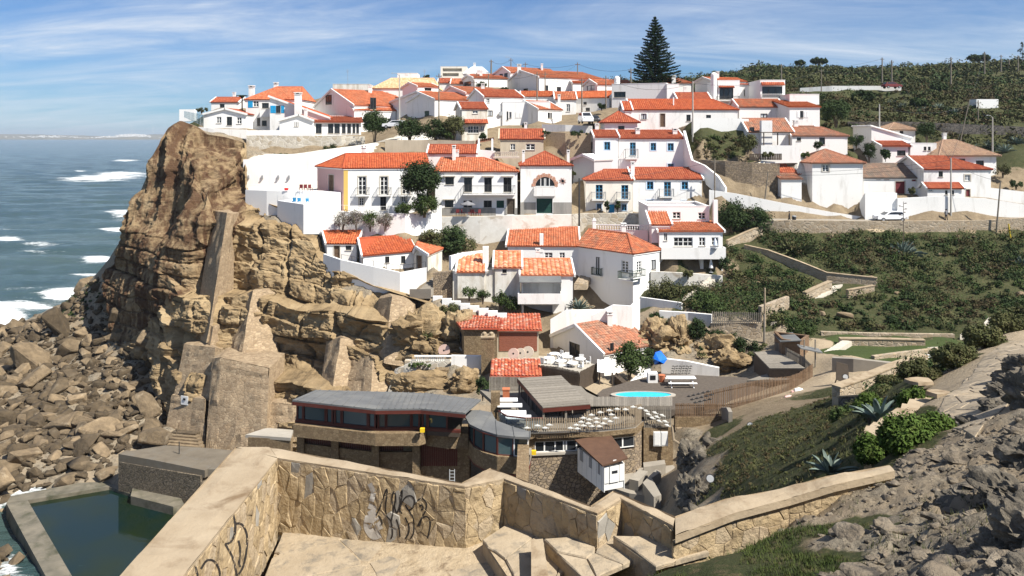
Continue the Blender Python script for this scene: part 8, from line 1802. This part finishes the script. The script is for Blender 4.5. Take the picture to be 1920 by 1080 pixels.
for a,b in((921,958),(958,985),(985,1083),(1083,1183),(1022,1083),(1007,1091),(889,916),(916,1007),(823,889),(1091,1136),(1136,1299),(1183,1465),(1465,1654),(1654,1783),(1783,1846),(1846,1877),(1877,1909),(1672,1783),(1299,1540),(1540,1672),(1649,1834),(1834,1861)):
 nm_=[' '.join(q[4].split()[:7])for q in PL_ if q[0]in(a,)][0]
 wire(TOPS[a],TOPS[b],.9 if abs(a-b)<120 else 1.6,label='overhead cable running right from the '+nm_.replace('left of the two','left one of two'))
TOPS['l']=P(1440,323,115.5);TOPS['r']=P(1876,339,110)
for a,b in((TOPS['l'],P(1783,300,112.5)),(TOPS['l']-UZ*.4,P(1783,309,112.5)),(P(1783,302,112.5),TOPS['r']),(TOPS['l'],TOPS[1340]),(TOPS[1340],TOPS[1086])):wire(a,b,.5,.02)
for px,yt,yb,Y,lb in((652,130,160,178,'thin television aerial above the flat pale roof'),(796,130,148,172,'small television aerial on the sandy hipped roof')):
 b=P(px,yb,Y);t=P(px,yt,Y);o=empty('aerial',b,lb,'aerial');mb=MB();mb.tube([b,t],.03,4);[mb.cbox(t-UZ*(.2+.25*k),.9-.2*k,.03,.03)for k in range(3)];mb.build('mast','metal_grey',o)
# ---- vehicles
def car(c,ang,L,Wd,Hh,label,mat='carpaint',van=False):
 root=empty('car' if not van else 'van',c,label,'van' if van else 'car');ux=Vector((math.cos(ang),math.sin(ang),0));uy=Vector((-ux.y,ux.x,0))
 body=[(-.5,.28),(-.5,.55),(-.47,.62),(-.3,.66),(.33,.64),(.47,.56),(.5,.45),(.5,.26)]if not van else[(-.5,.2),(-.5,.6),(-.48,.66),(.3,.66),(.45,.56),(.5,.42),(.5,.2)]
 roof=[(-.44,.64),(-.36,.97),(-.1,1.0),(.1,.95),(.26,.65)]if not van else[(-.49,.65),(-.46,1.0),(.12,1.0),(.32,.65)]
 def ext(prof,w0,w1,m_,nm,par):
  mb=MB();zc=[p[1]for p in prof];z0,z1=min(zc),max(zc)
  row=lambda s:[c+ux*(a*L)+uy*(s*(w0+(w1-w0)*(z-z0)/(z1-z0+1e-6))*Wd/2)+UZ*(z*Hh)for a,z in prof]
  a,b=row(-1),row(1);n=len(prof)
  for i in range(n):mb.face([a[i],a[(i+1)%n],b[(i+1)%n],b[i]])
  mb.face(a[::-1]);mb.face(b);return mb.build(nm,m_,par)
 ext(body,1,.97,mat,'body',root);ext(roof,.95,.78,mat,'cabin',root)
 for s in(-1,1):
  mb=MB();cx=sum(a for a,z in roof)/len(roof);cz=sum(z for a,z in roof)/len(roof);mb.face([c+ux*((cx+(a-cx)*.82)*L)+uy*(s*(.955-.17*((cz+(z-cz)*.72)-.64)/.36)*Wd/2)+UZ*((cz+(z-cz)*.72)*Hh)for a,z in roof]);mb.build('side_window','glass',root)
 for a0,z0,a1,z1 in((roof[-1][0],roof[-1][1],roof[-2][0],roof[-2][1]),(roof[0][0],roof[0][1],roof[1][0],roof[1][1])):
  mb=MB();d=.012 if a0>0 else-.012;q=[c+ux*((a0+(a1-a0)*t+d)*L)+uy*(s*.74*Wd/2)+UZ*((z0+(z1-z0)*t)*Hh+.01)for t,s in((.1,-1),(.1,1),(.88,.9),(.88,-.9))];mb.face(q);mb.build('windscreen','glass',root)
 for a in(-.31,.32):
  for s in(-1,1):
   mb=MB();w=c+ux*(a*L)+uy*(s*(Wd/2-.08))+UZ*.3;mb.tube([w-uy*.1,w+uy*.1],.3,14);wh_=mb.build('wheel','tyre',root);mb=MB();mb.tube([w+uy*s*.1,w+uy*s*.108],.18,10);mb.build('rim','metal_grey',wh_)
 for s in(-1,1):mb=MB();w=c+ux*(.495*L)+uy*(s*Wd*.34)+UZ*(.5*Hh);mb.cbox(w,.06,.3,.14,ang);mb.build('headlight','curtainglass',root)
 return root
c=P(1669,415,112.3);car(c,math.pi+.03,4.3,1.75,1.45,'white hatchback parked on the road below the barn');
car(P(1098,232,134.6),-math.pi/2+.1,4.6,1.85,1.9,'white van parked facing the viewer above the ochre bank',van=True);car(P(1114,232,136.5),-math.pi/2,4.2,1.75,1.45,'dark grey car parked beside the white van','metal_dark');car(P(741,241,139),math.pi*.92,4.2,1.75,1.45,'pale car parked beside the tall lamp post');car(P(1672,166,184.5),.1,4.2,1.75,1.5,'dark car on the hillside track by the long white wall','reddoor')
# ---- people
def person(c,face,label,top,legs,hair,stride=.25,h=1.72,extra=None):
 root=empty('person',c,label,'person');k=h/1.72
 pts=[(0,0,.95),(0,0,1.15),(0,0,1.4),(0,0,1.5),(0,0,1.62),(-.17,0,1.4),(-.24,.05,1.12),(-.2,.18,.9),(.17,0,1.4),(.24,-.05,1.12),(.22,.12,.92),(-.1,0,.9),(-.1,stride*.6,.5),(-.1,stride*.2-.1,.06),(-.1,stride*.2+.1,.03),(.1,0,.9),(.1,-stride*.4,.5),(.1,-stride-.1,.08),(.1,-stride+.1,.03)]
 ed=[(0,1),(1,2),(2,3),(3,4),(2,5),(5,6),(6,7),(2,8),(8,9),(9,10),(0,11),(11,12),(12,13),(13,14),(0,15),(15,16),(16,17),(17,18)]
 rad=[.14,.14,.16,.06,.1,.07,.05,.04,.07,.05,.04,.1,.07,.05,.045,.1,.07,.05,.045]
 me=bpy.data.meshes.new('body');me.from_pydata([(x*k,y*k,z*k)for x,y,z in pts],ed,[]);o=link('body',me,root);o.rotation_euler=(0,0,face)
 sm=o.modifiers.new('skin','SKIN');lay=me.skin_vertices[0].data
 for i,r in enumerate(rad):lay[i].radius=(r*k,r*k*.85)
 lay[0].use_root=True;o.modifiers.new('sub','SUBSURF').levels=2;o.modifiers['sub'].render_levels=2;me.materials.append(M[top])
 bpy.context.view_layer.update();dg=bpy.context.evaluated_depsgraph_get();m2=bpy.data.meshes.new_from_object(o.evaluated_get(dg));o.modifiers.clear();o.data=m2;m2.materials.clear()
 for q in(top,legs,'skin',hair):m2.materials.append(M[q])
 for f in m2.polygons:
  z=f.center.z/k;f.material_index=1 if z<.93 and abs(f.center.x)<.2*k else(2 if z>1.5 or(abs(f.center.x)>.19*k and z<.98)else 0);f.use_smooth=True
 mb=MB();mb.lathe(c+UZ*1.6*k,[(.1*k,-.02),(.115*k,.06*k),(.1*k,.12*k),(.04*k,.15*k)],10);mb.build('hair',hair,root,True);return root
person(P(1480,419,112.5),1.2,'person in dark clothes walking by the road bin','cloth_black','cloth_black','black');person(P(1774,415,111.9),.2,'person with dark jacket and backpack standing by the grey pole','cloth_grey','cloth_black','black',.12);
c=P(1489,419,112.6);bn=empty('litter_bin',c,'dark litter bin at the foot of the white road wall','bin');mb=MB();mb.lathe(c,[(.25,0),(.3,.95)],10);mb.build('drum','metal_dark',bn);mb=MB();mb.lathe(c+UZ*.95,[(.33,0),(.3,.12),(.1,.18)],10);mb.build('lid','metal_grey',bn)
mb=MB();a=P(1897,462,108);mb.tube([a,P(1891,420,108)],.08,6);tag(mb.build('marker_post','yellow_plastic',None,loc=a),'thin yellow post standing in the scrub at the right','post')
sl_=slab('white_sheet','white tarpaulin sheet lying behind the path shrubs',[(1722,676,60),(1775,680,58.5),(1785,668,63),(1735,664,64)],'cloth_white',.5,'sheet',T_=False)
for px,py,lb in((550,366,'small red planter box on the white pool terrace'),):c=P(537,357,112.5);mb=MB();mb.cbox(c,.5,.4,.35);tag(mb.build('planter','red_plastic',None,loc=c),lb,'planter')
for k,x in enumerate((564,573,582)):
 c=P(x,358,112);chair(c,k*.4,'dark red lounge chair on the white pool terrace','reddoor','red lounge chairs')
for k,x in enumerate((551,561,577)):chair(P(x,383,109.5),.3*k,'small blue chair on the white terrace block','blue_paint','blue terrace chairs')
for pts,lb in(([(462,356,115),(500,357,114)],'thin white railing on the pool terrace next to the cliff'),([(520,376,111),(569,383,108),(628,383,108)],'thin white railing on the white terrace block'),([(628,395,109.2),(700,398,107.4),(728,398,107.3)],'thin railing in front of the French window house'),([(640,489,99.8),(700,501,98.2),(750,511,97.3),(798,503,97.6)],'dark posts with cable on the cliff terrace parapet')):
 q=[P(*p)for p in pts];rl=empty('railing',q[0],lb,'railing');dark='dark' in lb;hh=.8
 for a,b in zip(q,q[1:]):
  n=max(2,int((b-a).length/1.2));mb=MB();mb.tube([a+UZ*hh,b+UZ*hh],.018,4);mb.build('rail','metal_dark' if dark else 'white_paint',rl)
  for i in range(n+1):c=a+(b-a)*(i/n);mb=MB();mb.tube([c-UZ*.1,c+UZ*hh],.03 if dark else.02,4);mb.build('post','metal_dark' if dark else 'white_paint',rl)
ld=empty('ladder',P(845,905,57),'pale ladder leaning in the shade under the restaurant','ladder');mb=MB()
for dx in(0,.35):mb.tube([P(843,910,57)+Vector((dx,0,0)),P(843,880,58)+Vector((dx,0,0))],.03,4)
for k in range(5):t=k/5+.1;a=P(843,910,57).lerp(P(843,880,58),t);mb.tube([a,a+Vector((.35,0,0))],.025,4)
mb.build('frame','metal_grey',ld)
pw=[o for o in bpy.data.objects if o.get('label','').startswith('white painted wall with plant drawings')][0]
for k,x in enumerate((1262,1274,1286)):
 Yw=81.6-(x-1240)*.021;mb=MB();b=P(x,708,Yw-.05);t=P(x+4+k,686,Yw-.05);mb.tube([b,(b+t)/2+Vector((-.05,0,0)),t],.025,4)
 for j in range(4):
  c=b.lerp(t,.35+.2*j)
  for s in(-1,1):mb.face([c,c+Vector((s*.22,-.005,.1)),c+Vector((s*.36,-.005,.02)),c+Vector((s*.2,-.005,-.02))])
 mb.build('drawing','metal_dark',pw)
# ---- sea haze
hz,nt,p=newmat('haze_air');nt.nodes.remove(p);vol=nt.nodes.new('ShaderNodeVolumePrincipled');vol.inputs['Color'].default_value=(.80,.90,1,1);vol.inputs['Density'].default_value=7.5e-5;vol.inputs['Anisotropy'].default_value=.2
nt.links.new(vol.outputs[0],nt.nodes['Material Output'].inputs['Volume'])
mb=MB();mb.hexa([Vector(v)for v in((-30000,-60,-9),(30000,-60,-9),(30000,24500,-9),(-30000,24500,-9))],[Vector(v)for v in((-30000,-60,160),(30000,-60,160),(30000,24500,160),(-30000,24500,160))])
tag(mb.build('haze',hz),kind='stuff')
